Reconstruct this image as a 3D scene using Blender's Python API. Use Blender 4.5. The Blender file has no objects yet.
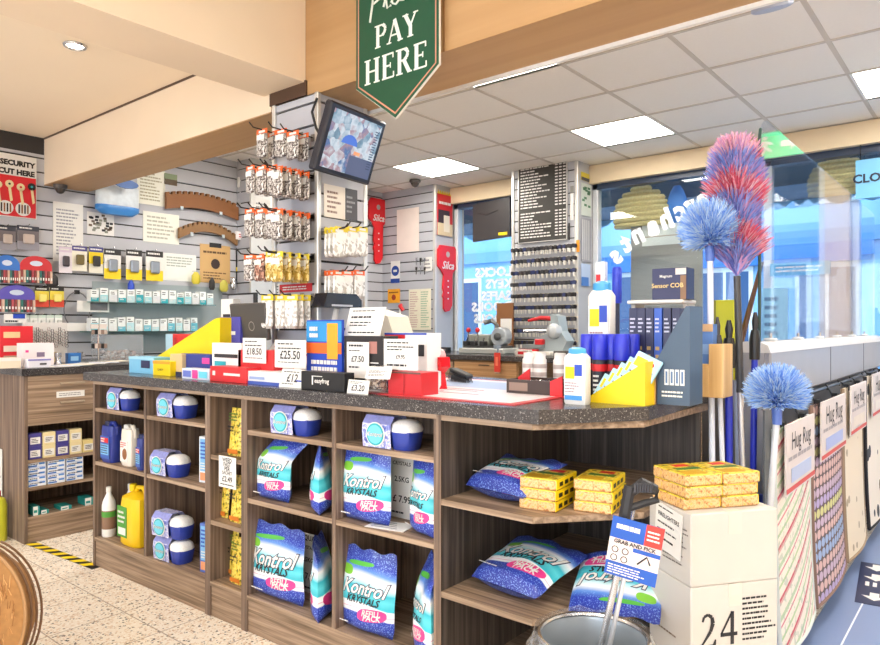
import bpy, bmesh, math, random
from math import sin, cos, pi, radians, sqrt, atan, hypot
from mathutils import Vector, Matrix
R = random.Random(11)
SC = bpy.context.scene
COL = SC.collection
# ---------------------------------------------------------------- camera geometry (880 x 645 frame)
F, CX, CY, H = 690.0, 440.0, 328.0, 1.2
TH = atan(565 / F)
FW = Vector((-sin(TH), cos(TH), 0)); RT = Vector((cos(TH), sin(TH), 0)); UP = Vector((0, 0, 1))
EYE = Vector((0, 0, H))
def ray(px, py): return FW + RT * ((px - CX) / F) + UP * ((CY - py) / F)
def onX(px, py, X): r = ray(px, py); return EYE + r * (X / r.x)
def onY(px, py, Y): r = ray(px, py); return EYE + r * (Y / r.y)
def onZ(px, py, z): r = ray(px, py); return EYE + r * ((z - H) / r.z)
def RX(x0, y0, x1, y1, X):          # a rectangle seen on a wall X = const -> Y centre, width, z bottom, z top
    a = onX(x0, 0, X).y; b = onX(x1, 0, X).y; m = (x0 + x1) / 2
    return (a + b) / 2, abs(b - a), onX(m, y1, X).z, onX(m, y0, X).z
def RY(x0, y0, x1, y1, Y):          # the same on a wall Y = const -> X centre, width, z bottom, z top
    a = onY(x0, 0, Y).x; b = onY(x1, 0, Y).x; m = (x0 + x1) / 2
    return (a + b) / 2, abs(b - a), onY(m, y1, Y).z, onY(m, y0, Y).z
# ---------------------------------------------------------------- materials
def lin(h):
    h = h.lstrip('#'); o = []
    for i in (0, 2, 4):
        c = int(h[i:i + 2], 16) / 255
        o.append(c / 12.92 if c <= .04045 else ((c + .055) / 1.055) ** 2.4)
    return (*o, 1)
MATS = {}
def nt(name):
    m = bpy.data.materials.new(name); m.use_nodes = True
    n = m.node_tree.nodes; l = m.node_tree.links
    return m, n, l, n['Principled BSDF']
def M(hexc, rough=.5, metal=0, emit=0, vary=.06, scale=9, alpha=1):
    k = (hexc, rough, metal, emit, vary, scale)
    if k in MATS: return MATS[k]
    m, n, l, b = nt('mat_' + hexc.strip('#'))
    c = lin(hexc)
    b.inputs['Roughness'].default_value = rough; b.inputs['Metallic'].default_value = metal
    if vary and not emit:
        tc = n.new('ShaderNodeTexCoord'); no = n.new('ShaderNodeTexNoise'); no.inputs['Scale'].default_value = scale
        l.new(tc.outputs['Object'], no.inputs['Vector'])
        mx = n.new('ShaderNodeMix'); mx.data_type = 'RGBA'
        mx.inputs[6].default_value = tuple(x * (1 - vary) for x in c[:3]) + (1,)
        mx.inputs[7].default_value = tuple(min(1, x * (1 + vary)) for x in c[:3]) + (1,)
        l.new(no.outputs['Fac'], mx.inputs[0]); l.new(mx.outputs[2], b.inputs['Base Color'])
    else: b.inputs['Base Color'].default_value = c
    if emit:
        b.inputs['Emission Color'].default_value = c; b.inputs['Emission Strength'].default_value = emit
    MATS[k] = m; return m
def ramp(n, stops, interp='LINEAR'):
    r = n.new('ShaderNodeValToRGB'); r.color_ramp.interpolation = interp
    e = r.color_ramp.elements
    while len(e) > 1: e.remove(e[-1])
    e[0].position = stops[0][0]; e[0].color = stops[0][1]
    for p, c in stops[1:]: k = e.new(p); k.color = c
    return r
def math_(n, l, op, a, b=None, c=None):
    m = n.new('ShaderNodeMath'); m.operation = op
    for i, x in enumerate((a, b, c)):
        if x is None: continue
        if isinstance(x, (int, float)): m.inputs[i].default_value = x
        else: l.new(x, m.inputs[i])
    return m.outputs[0]
def mixc(n, l, fac, a, b):
    m = n.new('ShaderNodeMix'); m.data_type = 'RGBA'
    for s, x in ((0, fac), (6, a), (7, b)):
        if isinstance(x, (int, float)): m.inputs[s].default_value = x
        elif isinstance(x, tuple): m.inputs[s].default_value = x
        else: l.new(x, m.inputs[s])
    return m.outputs[2]
def wood(name, dark, mid, light, axis, rough=.55, k=1.0):
    m, n, l, b = nt(name); b.inputs['Roughness'].default_value = rough
    tc = n.new('ShaderNodeTexCoord'); mp = n.new('ShaderNodeMapping')
    s = [60 * k, 60 * k, 60 * k]; s[axis] = 1.6 * k; mp.inputs['Scale'].default_value = s
    l.new(tc.outputs['Object'], mp.inputs[0])
    no = n.new('ShaderNodeTexNoise'); no.inputs['Scale'].default_value = 1; no.inputs['Detail'].default_value = 5
    no.inputs['Distortion'].default_value = .6
    l.new(mp.outputs[0], no.inputs['Vector'])
    r = ramp(n, [(.3, lin(dark)), (.5, lin(mid)), (.7, lin(light))]); l.new(no.outputs['Fac'], r.inputs[0])
    l.new(r.outputs[0], b.inputs['Base Color']); return m
WV = wood('wood_vertical', '#50423a', '#796455', '#9b8573', 2)
WX = wood('wood_long', '#65523f', '#937b65', '#b59d86', 0)
WY = wood('wood_cross', '#65523f', '#937b65', '#b59d86', 1)
PLY = wood('plywood_beam', '#b0895c', '#b68f62', '#bc9568', 0, .5, .25)
def speckle(name, base, stops, scale, rough=.4):
    m, n, l, b = nt(name); b.inputs['Roughness'].default_value = rough
    tc = n.new('ShaderNodeTexCoord'); v = n.new('ShaderNodeTexVoronoi'); v.inputs['Scale'].default_value = scale
    l.new(tc.outputs['Object'], v.inputs['Vector'])
    w = n.new('ShaderNodeSeparateColor'); l.new(v.outputs['Color'], w.inputs[0])
    r = ramp(n, stops, 'CONSTANT'); l.new(w.outputs[0], r.inputs[0])
    edge = math_(n, l, 'LESS_THAN', v.outputs['Distance'], math_(n, l, 'MULTIPLY_ADD', w.outputs[1], .45, .2))
    col = mixc(n, l, edge, lin(base), r.outputs[0])
    l.new(col, b.inputs['Base Color']); return m, n, l, b, col, tc
WTOP = speckle('worktop_speckle', '#3f3c3d', [(0, lin('#2c2a2c')), (.4, lin('#4a4748')), (.7, lin('#6c6967')), (.9, lin('#8d8a88'))], 260, .22)[0]
_m = speckle('terrazzo', '#ece2d4', [(0, lin('#d9c2a8')), (.3, lin('#f4ede3')), (.56, lin('#dcc3a8')), (.72, lin('#bb9c7e')), (.83, lin('#5d5048')), (.91, lin('#1f1b1a'))], 105, .35)
TERR = _m[0]
def _seams():
    m, n, l, b, col, tc = _m
    sx = n.new('ShaderNodeSeparateXYZ'); l.new(tc.outputs['Object'], sx.inputs[0])
    ms = []
    for ax, off in ((0, 2.88), (1, -1.41)):
        f = math_(n, l, 'FRACT', math_(n, l, 'DIVIDE', math_(n, l, 'ADD', sx.outputs[ax], off + 30.0), .3))
        d = math_(n, l, 'MINIMUM', f, math_(n, l, 'SUBTRACT', 1.0, f)); ms.append(d)
    s = math_(n, l, 'LESS_THAN', math_(n, l, 'MINIMUM', *ms), .009)
    l.new(mixc(n, l, math_(n, l, 'MULTIPLY', s, .75), col, lin('#8c7561')), b.inputs['Base Color'])
_seams()
WHITE = M('#e6e4e0', .5); INK = M('#2b2b30', .6, vary=0); BLACK = M('#1b1b1d', .4); CARD = M('#e8e6e2', .6, vary=.02)
GREY = M('#8f8d90', .5); STEEL = M('#c9cacc', .25, 1); RED = M('#cf2027', .45); BLUE = M('#2146b8', .4); NAVY = M('#252d55', .45)
YEL = M('#f2d20f', .45); TEAL = M('#2fa7b4', .45); ORANGE = M('#ee6a26', .5); CREAM = M('#e9d3b4', .6, scale=3); GREEN = M('#4f9a3a', .5)
SLAT = M('#bbbcc3', .5, scale=4); SLATD = M('#3a3836', .6); ALU = M('#d9d7d3', .35, .6)
PINK = M('#e8489a', .5); CYAN = M('#6fd0e6', .45); LBLUE = M('#7dbbe6', .45); BEIGE = M('#d9bd8c', .6); BROWN = M('#8b5a33', .6)
def glass(name, tint, refl=1.0, haze=0.0, ior=1.5):
    m = bpy.data.materials.new(name); m.use_nodes = True; n = m.node_tree.nodes; l = m.node_tree.links
    n.remove(n['Principled BSDF']); out = n['Material Output']
    t = n.new('ShaderNodeBsdfTransparent'); t.inputs[0].default_value = (*tint, 1)
    g = n.new('ShaderNodeBsdfGlossy'); g.inputs['Roughness'].default_value = 0.02
    fr = n.new('ShaderNodeFresnel'); ge = n.new('ShaderNodeNewGeometry')
    l.new(math_(n, l, 'MULTIPLY_ADD', ge.outputs['Backfacing'], 1 / ior - ior, ior), fr.inputs[0])
    mx = n.new('ShaderNodeMixShader'); l.new(math_(n, l, 'MULTIPLY', fr.outputs[0], refl), mx.inputs[0])
    l.new(t.outputs[0], mx.inputs[1]); l.new(g.outputs[0], mx.inputs[2])
    last = mx.outputs[0]
    if haze:
        d = n.new('ShaderNodeBsdfDiffuse'); d.inputs[0].default_value = (.9, .9, .9, 1)
        m2 = n.new('ShaderNodeMixShader'); m2.inputs[0].default_value = haze
        l.new(last, m2.inputs[1]); l.new(d.outputs[0], m2.inputs[2]); last = m2.outputs[0]
    l.new(last, out.inputs[0]); return m
GLASS = glass('window_glass', (.93, .98, 1.0), 1.0); ACRYL = glass('acrylic', (.95, .97, 1), 1.0); PLASTIC = glass('clear_plastic', (.93, .95, .97), 1.0, .12)
WRAP = glass('bag_film', (.96, .96, .96), 1.0, .12); SHELFG = glass('green_glass', (.72, .9, .87), 1.2)
# ---------------------------------------------------------------- mesh builder
TXT = {}
def text_geo(s, shear=0.0, bold=0.0):
    k = (s, shear, bold)
    if k not in TXT:
        c = bpy.data.curves.new('t', 'FONT'); c.body = s; c.align_x = 'CENTER'; c.align_y = 'CENTER'
        c.resolution_u = 2; c.shear = shear; c.offset = bold; c.fill_mode = 'FRONT'
        o = bpy.data.objects.new('t', c); COL.objects.link(o)
        dg = bpy.context.evaluated_depsgraph_get(); me = o.evaluated_get(dg).to_mesh()
        TXT[k] = ([v.co.copy() for v in me.vertices], [tuple(p.vertices) for p in me.polygons])
        o.evaluated_get(dg).to_mesh_clear(); bpy.data.objects.remove(o); bpy.data.curves.remove(c)
    return TXT[k]
RXM = Matrix.Rotation(pi / 2, 4, 'X')
def T(x=0, y=0, z=0, rz=0, rx=0, ry=0, s=1):
    return Matrix.Translation((x, y, z)) @ Matrix.Rotation(rz, 4, 'Z') @ Matrix.Rotation(ry, 4, 'Y') @ Matrix.Rotation(rx, 4, 'X') @ Matrix.Scale(s, 4)
class MB:
    def __init__(s): s.v = []; s.f = []; s.m = []; s.mats = []; s.uv = None
    def mi(s, mat):
        if mat not in s.mats: s.mats.append(mat)
        return s.mats.index(mat)
    def add(s, vs, fs, mat, tr=None):
        o = len(s.v); i = s.mi(mat)
        s.v += [(tr @ Vector(v)) if tr else Vector(v) for v in vs]
        s.f += [tuple(x + o for x in f) for f in fs]; s.m += [i] * len(fs); return s
    def box(s, c, d, mat, tr=None, bev=0, seg=1):
        x, y, z = (q / 2 for q in d)
        vs = [Vector(c) + Vector((a * x, b * y, e * z)) for a in (-1, 1) for b in (-1, 1) for e in (-1, 1)]
        fs = [(0, 1, 3, 2), (4, 6, 7, 5), (0, 4, 5, 1), (2, 3, 7, 6), (0, 2, 6, 4), (1, 5, 7, 3)]
        if bev:
            bm = bmesh.new(); bv = [bm.verts.new(v) for v in vs]
            for f in fs: bm.faces.new([bv[i] for i in f])
            bmesh.ops.bevel(bm, geom=bm.edges[:], offset=bev, segments=seg, affect='EDGES', profile=.5)
            bm.verts.index_update(); vs = [v.co.copy() for v in bm.verts]; fs = [tuple(v.index for v in f.verts) for f in bm.faces]; bm.free()
        return s.add(vs, fs, mat, tr)
    def b0(s, x0, x1, y0, y1, z0, z1, mat, tr=None, bev=0):
        return s.box(((x0 + x1) / 2, (y0 + y1) / 2, (z0 + z1) / 2), (abs(x1 - x0), abs(y1 - y0), abs(z1 - z0)), mat, tr, bev)
    def quad(s, x0, x1, z0, z1, y, mat, tr=None):        # faces -Y
        return s.add([(x0, y, z0), (x1, y, z0), (x1, y, z1), (x0, y, z1)], [(0, 1, 2, 3)], mat, tr)
    def tube(s, pts, r, mat, n=6, tr=None, caps=True):
        pts = [Vector(p) for p in pts]; rr = r if isinstance(r, (list, tuple)) else [r] * len(pts)
        vs = []; fs = []; ref = None
        for i, p in enumerate(pts):
            d = (pts[min(i + 1, len(pts) - 1)] - pts[max(i - 1, 0)]).normalized()
            if ref is None: ref = Vector((0, 0, 1)) if abs(d.z) < .9 else Vector((1, 0, 0))
            a = d.cross(ref).normalized(); b = d.cross(a).normalized(); ref = -b if abs(d.dot(b)) < .5 and False else ref
            for k in range(n):
                t = 2 * pi * k / n; vs.append(p + (a * cos(t) + b * sin(t)) * rr[i])
        for i in range(len(pts) - 1):
            for k in range(n):
                k2 = (k + 1) % n; fs.append((i * n + k, i * n + k2, (i + 1) * n + k2, (i + 1) * n + k))
        if caps: fs.append(tuple(range(n))[::-1]); fs.append(tuple((len(pts) - 1) * n + k for k in range(n)))
        return s.add(vs, fs, mat, tr)
    def lathe(s, prof, mat, n=18, tr=None, sq=0, sx=1, sy=1):   # prof [(r,z)], sq>0 squares the section
        vs = []; fs = []
        for r, z in prof:
            for k in range(n):
                t = 2 * pi * k / n; c, q = cos(t), sin(t)
                e = 1.0 if not sq else 1 / (abs(c) ** sq + abs(q) ** sq) ** (1 / sq)
                vs.append((r * c * e * sx, r * q * e * sy, z))
        for i in range(len(prof) - 1):
            for k in range(n):
                k2 = (k + 1) % n; fs.append((i * n + k, i * n + k2, (i + 1) * n + k2, (i + 1) * n + k))
        fs.append(tuple(range(n))[::-1]); fs.append(tuple((len(prof) - 1) * n + k for k in range(n)))
        return s.add(vs, fs, mat, tr)
    def prism(s, poly, z0, z1, mat, tr=None):             # polygon in XY, extruded along Z
        n = len(poly); vs = [(x, y, z0) for x, y in poly] + [(x, y, z1) for x, y in poly]
        a = sum(poly[i][0] * poly[(i + 1) % n][1] - poly[(i + 1) % n][0] * poly[i][1] for i in range(n))
        fs = [tuple(range(n))[::-1], tuple(range(n, 2 * n))] + [(i, (i + 1) % n, n + (i + 1) % n, n + i) for i in range(n)]
        if a < 0: fs = [f[::-1] for f in fs]
        return s.add(vs, fs, mat, tr)
    def plate(s, poly, y0, y1, mat, tr=None):             # polygon in XZ (seen from -Y), extruded along Y
        t = Matrix(((1, 0, 0, 0), (0, 0, -1, 0), (0, 1, 0, 0), (0, 0, 0, 1)))
        return s.prism(poly, -y1, -y0, mat, (tr @ t) if tr else t)
    def text(s, body, size, mat, tr, shear=0.0, bold=0.0, sx=1):   # on a face that looks along -Y
        v, f = text_geo(body, shear, bold); m = tr @ RXM @ Matrix.Diagonal((size * sx, size, size, 1))
        return s.add(v, f, mat, m)
    def lines(s, x0, x1, z0, z1, n, mat, y, tr=None, fill=.45, rag=.5):   # rows of small print
        dz = (z1 - z0) / n
        for i in range(n):
            z = z1 - dz * (i + .5); x = x0
            e = x0 + (x1 - x0) * (1 - rag * R.random())
            while x < e:
                w = min(e - x, (x1 - x0) * R.uniform(.06, .2)); s.quad(x, x + w * .85, z - dz * fill / 2, z + dz * fill / 2, y, mat, tr); x += w
        return s
    def build(s, name, parent=None, loc=(0, 0, 0), rz=0, smooth=False, label=None, cat=None, group=None, kind=None, rot=None):
        me = bpy.data.meshes.new(name); me.from_pydata([tuple(v) for v in s.v], [], s.f)
        for m in s.mats: me.materials.append(m)
        me.polygons.foreach_set('material_index', s.m)
        if smooth: me.polygons.foreach_set('use_smooth', [True] * len(s.f))
        if s.uv:
            u = me.uv_layers.new(name='uv'); li = 0
            for p in me.polygons:
                for q in p.vertices: u.data[li].uv = s.uv.get(q, (0, 0)); li += 1
        me.update()
        if smooth and smooth != 2: 
            try: me.set_sharp_from_angle(angle=radians(40))
            except Exception: pass
        o = bpy.data.objects.new(name, me); COL.objects.link(o); o.location = loc
        o.rotation_euler = rot if rot else (0, 0, rz)
        if parent: o.parent = parent
        tag(o, label, cat, group, kind); return o
def tag(o, label=None, cat=None, group=None, kind=None):
    if label: o['label'] = label
    if cat: o['category'] = cat
    if group: o['group'] = group
    if kind: o['kind'] = kind
    return o
def thing(name, label, cat, loc=(0, 0, 0), rz=0, group=None, rot=None):
    o = bpy.data.objects.new(name, None); COL.objects.link(o); o.empty_display_size = .05
    o.location = loc; o.rotation_euler = rot if rot else (0, 0, rz); return tag(o, label, cat, group)
def dup(o, loc, rz=None, label=None, group=None, rot=None, scale=None):
    def cp(a, p):
        c = a.copy(); COL.objects.link(c)
        if p: c.parent = p
        for ch in list(a.children): cp(ch, c)
        return c
    c = cp(o, None); c.location = loc
    if rz is not None: c.rotation_euler = (0, 0, rz)
    if rot: c.rotation_euler = rot
    if scale: c.scale = scale
    return tag(c, label, None, group)
def struct(mb, name, **k): return mb.build(name, kind='structure', **k)
# ================================================================ SETTING
XL, YW, ZC = -5.25, 5.72, 2.67           # left wall, window wall, suspended ceiling
b = MB(); b.b0(-5.4, 3.2, -3.2, 5.9, -.06, 0, TERR); struct(b, 'floor')
# suspended ceiling with its grid of tee bars
TILE = M('#fbf6ef', .8, vary=.02, scale=60); TEE = M('#d2c9be', .6)
b = MB()
LX = [-.70 - .605 * k for k in range(-5, 10)]; LY = [2.81 + .59 * k for k in range(-10, 6)]
PANELS = {(-2.515, 2.81), (-2.515, 4.58), (-4.33, 4.58), (-4.33, 2.81), (-.70, 4.58), (-.70, 2.81), (1.115, 2.81), (1.115, 4.58),
          (-.70, .45), (1.115, .45), (-.70, -1.91), (1.115, -1.91)}
for i in range(len(LX) - 1):
    for j in range(len(LY) - 1):
        x1, x0 = LX[i], LX[i + 1]; y0, y1 = LY[j], LY[j + 1]
        if x0 < -2.6 and y0 < 2.2: continue
        if any(abs(x0 - p) < .02 and abs(y0 - q) < .02 for p, q in PANELS): continue
        if y0 < 2.0 and x0 < -2.41: x0 = -2.41
        b.b0(max(x0, XL), x1, max(y0, -3.2), min(y1, 5.75), ZC, ZC + .02, TILE)
for x in LX: b.b0(x - .012, x + .012, 2.0 if x < -2.3 else -3.2, 5.75, ZC - .004, ZC + .001, TEE)
for y in LY: b.b0(XL if y > 2 else -2.42, 3.0, y - .012, y + .012, ZC - .005, ZC + .001, TEE)
b.b0(XL, 3.0, 5.69, 5.72, ZC - .012, ZC, TEE)
struct(b, 'ceiling')
b = MB(); b.b0(-5.4, -2.66, -3.2, 2.02, 2.54, 2.62, M('#fbe9d0', .7, vary=.03, scale=2)); struct(b, 'ceiling_left')
LAMP = M('#fff8ec', .5, emit=24); FRM = M('#f4f2ee', .5)
for k, (x, y) in enumerate(sorted(PANELS)):
    t = thing('ceiling_light', ['square recessed ceiling light panel nearest the column with red key signs', 'square recessed ceiling light panel half hidden above the long beam',
        'square recessed ceiling light panel in front of the black price board column'][k] if k < 0 else '', 'light', (x + .3025, y + .295, ZC))
    lab = {(-4.33, 2.81): 'square recessed ceiling light panel hidden behind the pillar and the side beam', (-4.33, 4.58): 'square recessed ceiling light panel above the dome camera by the red key signs', (-2.515, 4.58): 'square recessed ceiling light panel in front of the column with the black price board',
           (-2.515, 2.81): 'recessed ceiling light panel seen as a thin strip behind the long beam'}.get((x, y), 'square recessed ceiling light panel outside the view, in the grid of ceiling tiles')
    t['label'] = lab
    if 'outside' in lab: t['group'] = 'ceiling light panels outside the view'
    m = MB()
    for sx in (-1, 1): m.box((sx * .293, 0, .006), (.016, .595, .022), FRM); m.box((0, sx * .29, .006), (.57, .014, .022), FRM)
    m.build('frame', t)
    m = MB(); m.box((0, 0, .006), (.57, .566, .008), LAMP); m.build('diffuser', t)
# left slat wall: planks on a dark backing, 100 mm pitch
def slats(b, X0, X1, Y0, Y1, Z0, Z1, face, mat=SLAT, pitch=.1, back=SLATD):
    # face: '+x' (planks look to +X at X1) or '-y' (planks look to -Y at Y0)
    if face == '+x': b.b0(X0, X1 - .012, Y0, Y1, Z0, Z1, back)
    else: b.b0(X0, X1, Y0 + .012, Y1, Z0, Z1, back)
    z = Z0
    while z < Z1 - .01:
        e = min(z + pitch - .011, Z1)
        if face == '+x': b.b0(X1 - .012, X1, Y0, Y1, z, e, mat)
        else: b.b0(X0, X1, Y0, Y0 + .012, z, e, mat)
        z += pitch
b = MB(); slats(b, XL - .12, XL, -3.2, 5.9, .0, 2.42, '+x'); b.b0(XL - .12, XL - .004, -3.2, 2.0, 2.42, 2.56, M('#2d2b2c', .6))
slats(b, XL - .12, XL, 2.0, 5.9, 2.42, 2.67, '+x'); struct(b, 'wall_left')
# boxed beams
b = MB(); b.b0(-2.66, 3.0, 2.0, 2.32, 2.23, 2.67, PLY)
for x in (-1.62 + .0, -.45): b.b0(x, x + .004, 1.9985, 2.001, 2.23, 2.67, M('#8a5d31', .6))
b.b0(-2.40, 3.0, 2.32, 2.335, 2.215, 2.235, WHITE); struct(b, 'trim_1')
b = MB(); b.b0(-2.71, -2.41, -3.2, 1.998, 2.293, 2.75, M('#ecd8be', .6, scale=3)); struct(b, 'trim_2')
b = MB(); b.b0(XL, -2.66, 2.0, 2.3, 2.21, 2.67, M('#edd9bf', .6, scale=3)); b.b0(XL, -2.66, 1.998, 2.3, 2.206, 2.212, PLY)
b.b0(XL, -2.71, 1.994, 2.0, 2.53, 2.54, M('#5b4636', .7)); struct(b, 'trim_3')
# pillar standing through the counter, slatwall faces with metal corner trims
b = MB(); b.b0(-2.63 + .013, -2.33 - .013, 2.013, 2.3, 0, 2.235, SLATD)
z = 0
while z < 2.23:
    e = min(z + .089, 2.235); b.b0(-2.63, -2.343, 2.0, 2.013, z, e, SLAT); b.b0(-2.343, -2.33, 2.013, 2.3, z, e, SLAT); z += .1
for x, y in ((-2.63, 2.0), (-2.333, 2.003), (-2.335, 2.29)): b.b0(x - .012, x + .012, y - .012, y + .012, 0, 2.235, ALU, bev=.004)
b.b0(-2.66, -2.40, 1.99, 2.0, 2.235, 2.3, M('#4c3423', .6)); struct(b, 'wall_pillar')
# column beside the left wall, the column of red keys, the column of the price board
b = MB(); slats(b, XL, -5.05, 3.58, 4.2, 0, ZC, '-y'); b.b0(-5.05, -5.03, 3.57, 4.2, 0, ZC, ALU); struct(b, 'wall_return')
b = MB(); slats(b, XL, -4.515, 5.42, 5.75, 0, ZC, '-y'); b.b0(-4.53, -4.5, 5.415, 5.75, 0, ZC, SLAT); b.b0(-4.53, -4.497, 5.412, 5.44, 0, ZC, ALU, bev=.004); struct(b, 'wall_column')
b = MB(); slats(b, -3.59, -2.915, 5.45, 5.75, 0, ZC, '-y'); b.b0(-2.93, -2.9, 5.445, 5.75, 0, ZC, SLAT)
b.b0(-2.93, -2.897, 5.442, 5.47, 0, ZC, ALU, bev=.004); b.b0(-3.59, -3.56, 5.44, 5.455, 0, ZC, ALU, bev=.003); struct(b, 'wall_column.001')
# window wall: sill wall, head trim, frames, glass
SILL = .82; HEAD = 2.5
TRIMW = M('#e3cfae', .6, scale=5)
b = MB(); b.b0(-5.4, 3.2, 5.72, 5.9, 0, SILL, M('#cfc5b6', .7)); b.b0(-5.4, 3.2, 5.72, 5.9, HEAD + .08, 2.8, TRIMW)
b.b0(-.52, -.36, 5.66, 5.9, 0, 2.67, CREAM); b.b0(2.0, 3.2, 5.66, 5.9, 0, 2.67, CREAM); b.b0(-5.4, -4.5, 5.72, 5.9, 0, 2.67, CREAM); b.b0(-3.59, -2.9, 5.73, 5.9, 0, 2.67, CREAM); struct(b, 'wall_window_side')
b = MB(); b.b0(-4.5, -3.59, 5.66, 5.72, HEAD, ZC - .01, TRIMW); b.b0(-2.9, -.52, 5.66, 5.72, HEAD, ZC - .01, TRIMW); struct(b, 'trim_4')
WF = M('#dfe3e6', .4, .3); WFB = M('#2c3a52', .4)
def window(name, x0, x1, mull):
    b = MB()
    for x in (x0 + .025, x1 - .025): b.box((x, 5.77, (SILL + HEAD) / 2), (.05, .08, HEAD - SILL), WF, bev=.004)
    b.b0(x0, x1, 5.73, 5.81, SILL, SILL + .05, WF); b.b0(x0, x1, 5.73, 5.81, HEAD - .05, HEAD, WFB)
    for x in mull: b.box((x, 5.77, (SILL + HEAD) / 2), (.06, .08, HEAD - SILL), WF, bev=.004)
    o = struct(b, name)
    g = MB(); xs = [x0 + .05] + [q for m in mull for q in (m - .03, m + .03)] + [x1 - .05]
    for i in range(0, len(xs), 2): g.b0(xs[i], xs[i + 1], 5.768, 5.774, SILL + .05, HEAD - .05, GLASS)
    g.build('window_pane', o, kind='structure'); return o
window('window_1', -4.5, -3.59, []); window('window_2', -2.9, -.52, [-1.42]); window('window_4', -.36, 2.0, [.8])
# the rest of the shop behind the camera, so the light and the reflections are those of a room
b = MB(); b.b0(3.0, 3.2, -3.2, 5.9, 0, 2.8, CREAM); struct(b, 'wall_right')
b = MB(); b.b0(-5.4, 3.2, -3.3, -3.1, 0, .6, CREAM); b.b0(-5.4, 3.2, -3.3, -3.1, 2.45, 2.8, CREAM); b.b0(-5.4, -4.6, -3.3, -3.1, .6, 2.45, CREAM); b.b0(2.4, 3.2, -3.3, -3.1, .6, 2.45, CREAM); struct(b, 'wall_front')
b = MB()
for x in (-4.58, -2.25, .05, 2.38): b.box((x, -3.2, 1.525), (.06, .08, 1.85), WF)
o = struct(b, 'window_added')  # unseen window frame added to go with the front fill light
# street outside
b = MB(); b.b0(-30, 20, 5.9, 30, -.25, -.15, M('#b9c2cc', .8)); struct(b, 'street_ground')
FAC = M('#86b4da', .7); FACD = M('#6f9cc6', .6); PANE = M('#35537a', .2)
def house(name, lab, x0, x1, y, h, nw, fac, shop=None):
    t = thing(name, lab, 'building', ((x0 + x1) / 2, y, -.15)); w = x1 - x0
    m = MB(); m.b0(-w / 2, w / 2, 0, 4, 0, h, fac); m.b0(-w / 2, w / 2, -.12, 0, h - .3, h, FACD); m.b0(-w / 2, w / 2, -.1, 0, 2.9, 3.15, FACD); m.build('wall', t)
    for r in range(2):
        for k in range(nw):
            x = -w / 2 + w * (k + .5) / nw; z = (.95, 3.7)[r]; ww = w / nw * .5
            m = MB(); m.b0(x - ww / 2 - .08, x + ww / 2 + .08, -.05, .02, z - .08, z + 1.6, WHITE); f = m.build('window_frame', t)
            m = MB(); m.b0(x - ww / 2, x - .03, -.07, -.03, z, z + 1.5, PANE); m.b0(x + .03, x + ww / 2, -.07, -.03, z, z + 1.5, PANE); m.build('pane', f)
    if shop:
        m = MB(); m.b0(-w / 2 + .2, w / 2 - .2, -.16, -.08, 2.55, 2.9, shop); m.build('fascia', t)
house('building', 'pale rendered shop building seen through the window left of the price board', -13.5, -7.2, 13.5, 7.2, 3, FAC)
house('building', 'pale blue building across the street behind the feather dusters', -7.0, -1.6, 14.2, 7.6, 3, M('#94bfe2', .7), M('#2f6fb8', .5))
house('building', 'whitish building across the street seen through the clear screen', -1.4, 5, 13.2, 7.0, 3, M('#b4d2e8', .7), M('#3f86c8', .5))
# ================================================================ MAIN COUNTER (frame turned 1.5 degrees about its right end)
CA = .027; CO = Vector((-1.352, 1.65, 0)); cu = Vector((cos(CA), sin(CA), 0)); cv = Vector((-sin(CA), cos(CA), 0))
WZ = .975
def onC(px, py, ly=0):
    r = ray(px, py); t = (ly - (EYE - CO).dot(cv)) / r.dot(cv); p = EYE + r * t - CO
    return p.dot(cu), p.z
def CW(lx, ly, z=0): p = CO + cu * lx + cv * ly; return (p.x, p.y, z)
def cbuild(b, name, x, y, z, **k): return b.build(name, loc=CW(x, y, z), rz=CA, **k)
XA, XB, XC, XD, XE = onC(93, 500)[0], onC(207.5, 500)[0], onC(244, 500)[0], onC(443, 500)[0], 0
XD = -.006
DP = .38; TOPZ = .935; BASE = .145
def cabinet(name, label, x0, x1, divs, shelves, kick=True):
    t = thing(name, label, 'shelving cabinet', CW(x0, 0), CA); w = x1 - x0
    m = MB(); m.b0(0, .018, 0, DP, 0, TOPZ - .018, WV); m.build('side_panel', t)
    m = MB(); m.b0(w - .018, w, 0, DP, 0, TOPZ - .018, WV); m.build('side_panel', t)
    m = MB(); m.b0(.018, w - .018, DP - .012, DP, BASE, TOPZ - .018, WV); m.build('back_panel', t)
    m = MB(); m.b0(.018, w - .018, .006, .024, 0, BASE - .018, WX); m.build('plinth', t)
    m = MB(); m.b0(0, w, 0, DP, TOPZ - .018, TOPZ, WX); m.build('top_board', t)
    m = MB(); m.b0(.018, w - .018, 0, DP - .012, BASE - .018, BASE, WX); m.build('bottom_board', t)
    xs = [.018] + [q for d in divs for q in (d - .009, d + .009)] + [w - .018]
    for d in divs: m = MB(); m.b0(d - .009, d + .009, 0, DP - .012, BASE, TOPZ - .018, WV); m.build('divider', t)
    for i in range(0, len(xs), 2):
        for z in shelves[i // 2]: m = MB(); m.b0(xs[i], xs[i + 1], 0.003, DP - .012, z - .018, z, WX); m.build('shelf', t)
    return t
S1, S2 = .797, .528
d1 = onC(145, 450)[0]; d2 = onC(333.5, 480)[0]
cabinet('display_cabinet', 'leftmost cabinet under the long counter, holding jugs and white tubs', XA, XB, [d1 - XA], [[S1, S2]] * 2)
SN = (.672, .40)
cabinet('display_cabinet', 'narrow cabinet under the counter with hanging yellow sachets', XB + .001, XC, [], [SN])
cabinet('display_cabinet', 'wide cabinet under the counter full of upright blue refill bags', XC + .001, XD, [d2 - XC], [[S1, S2]] * 2)
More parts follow.
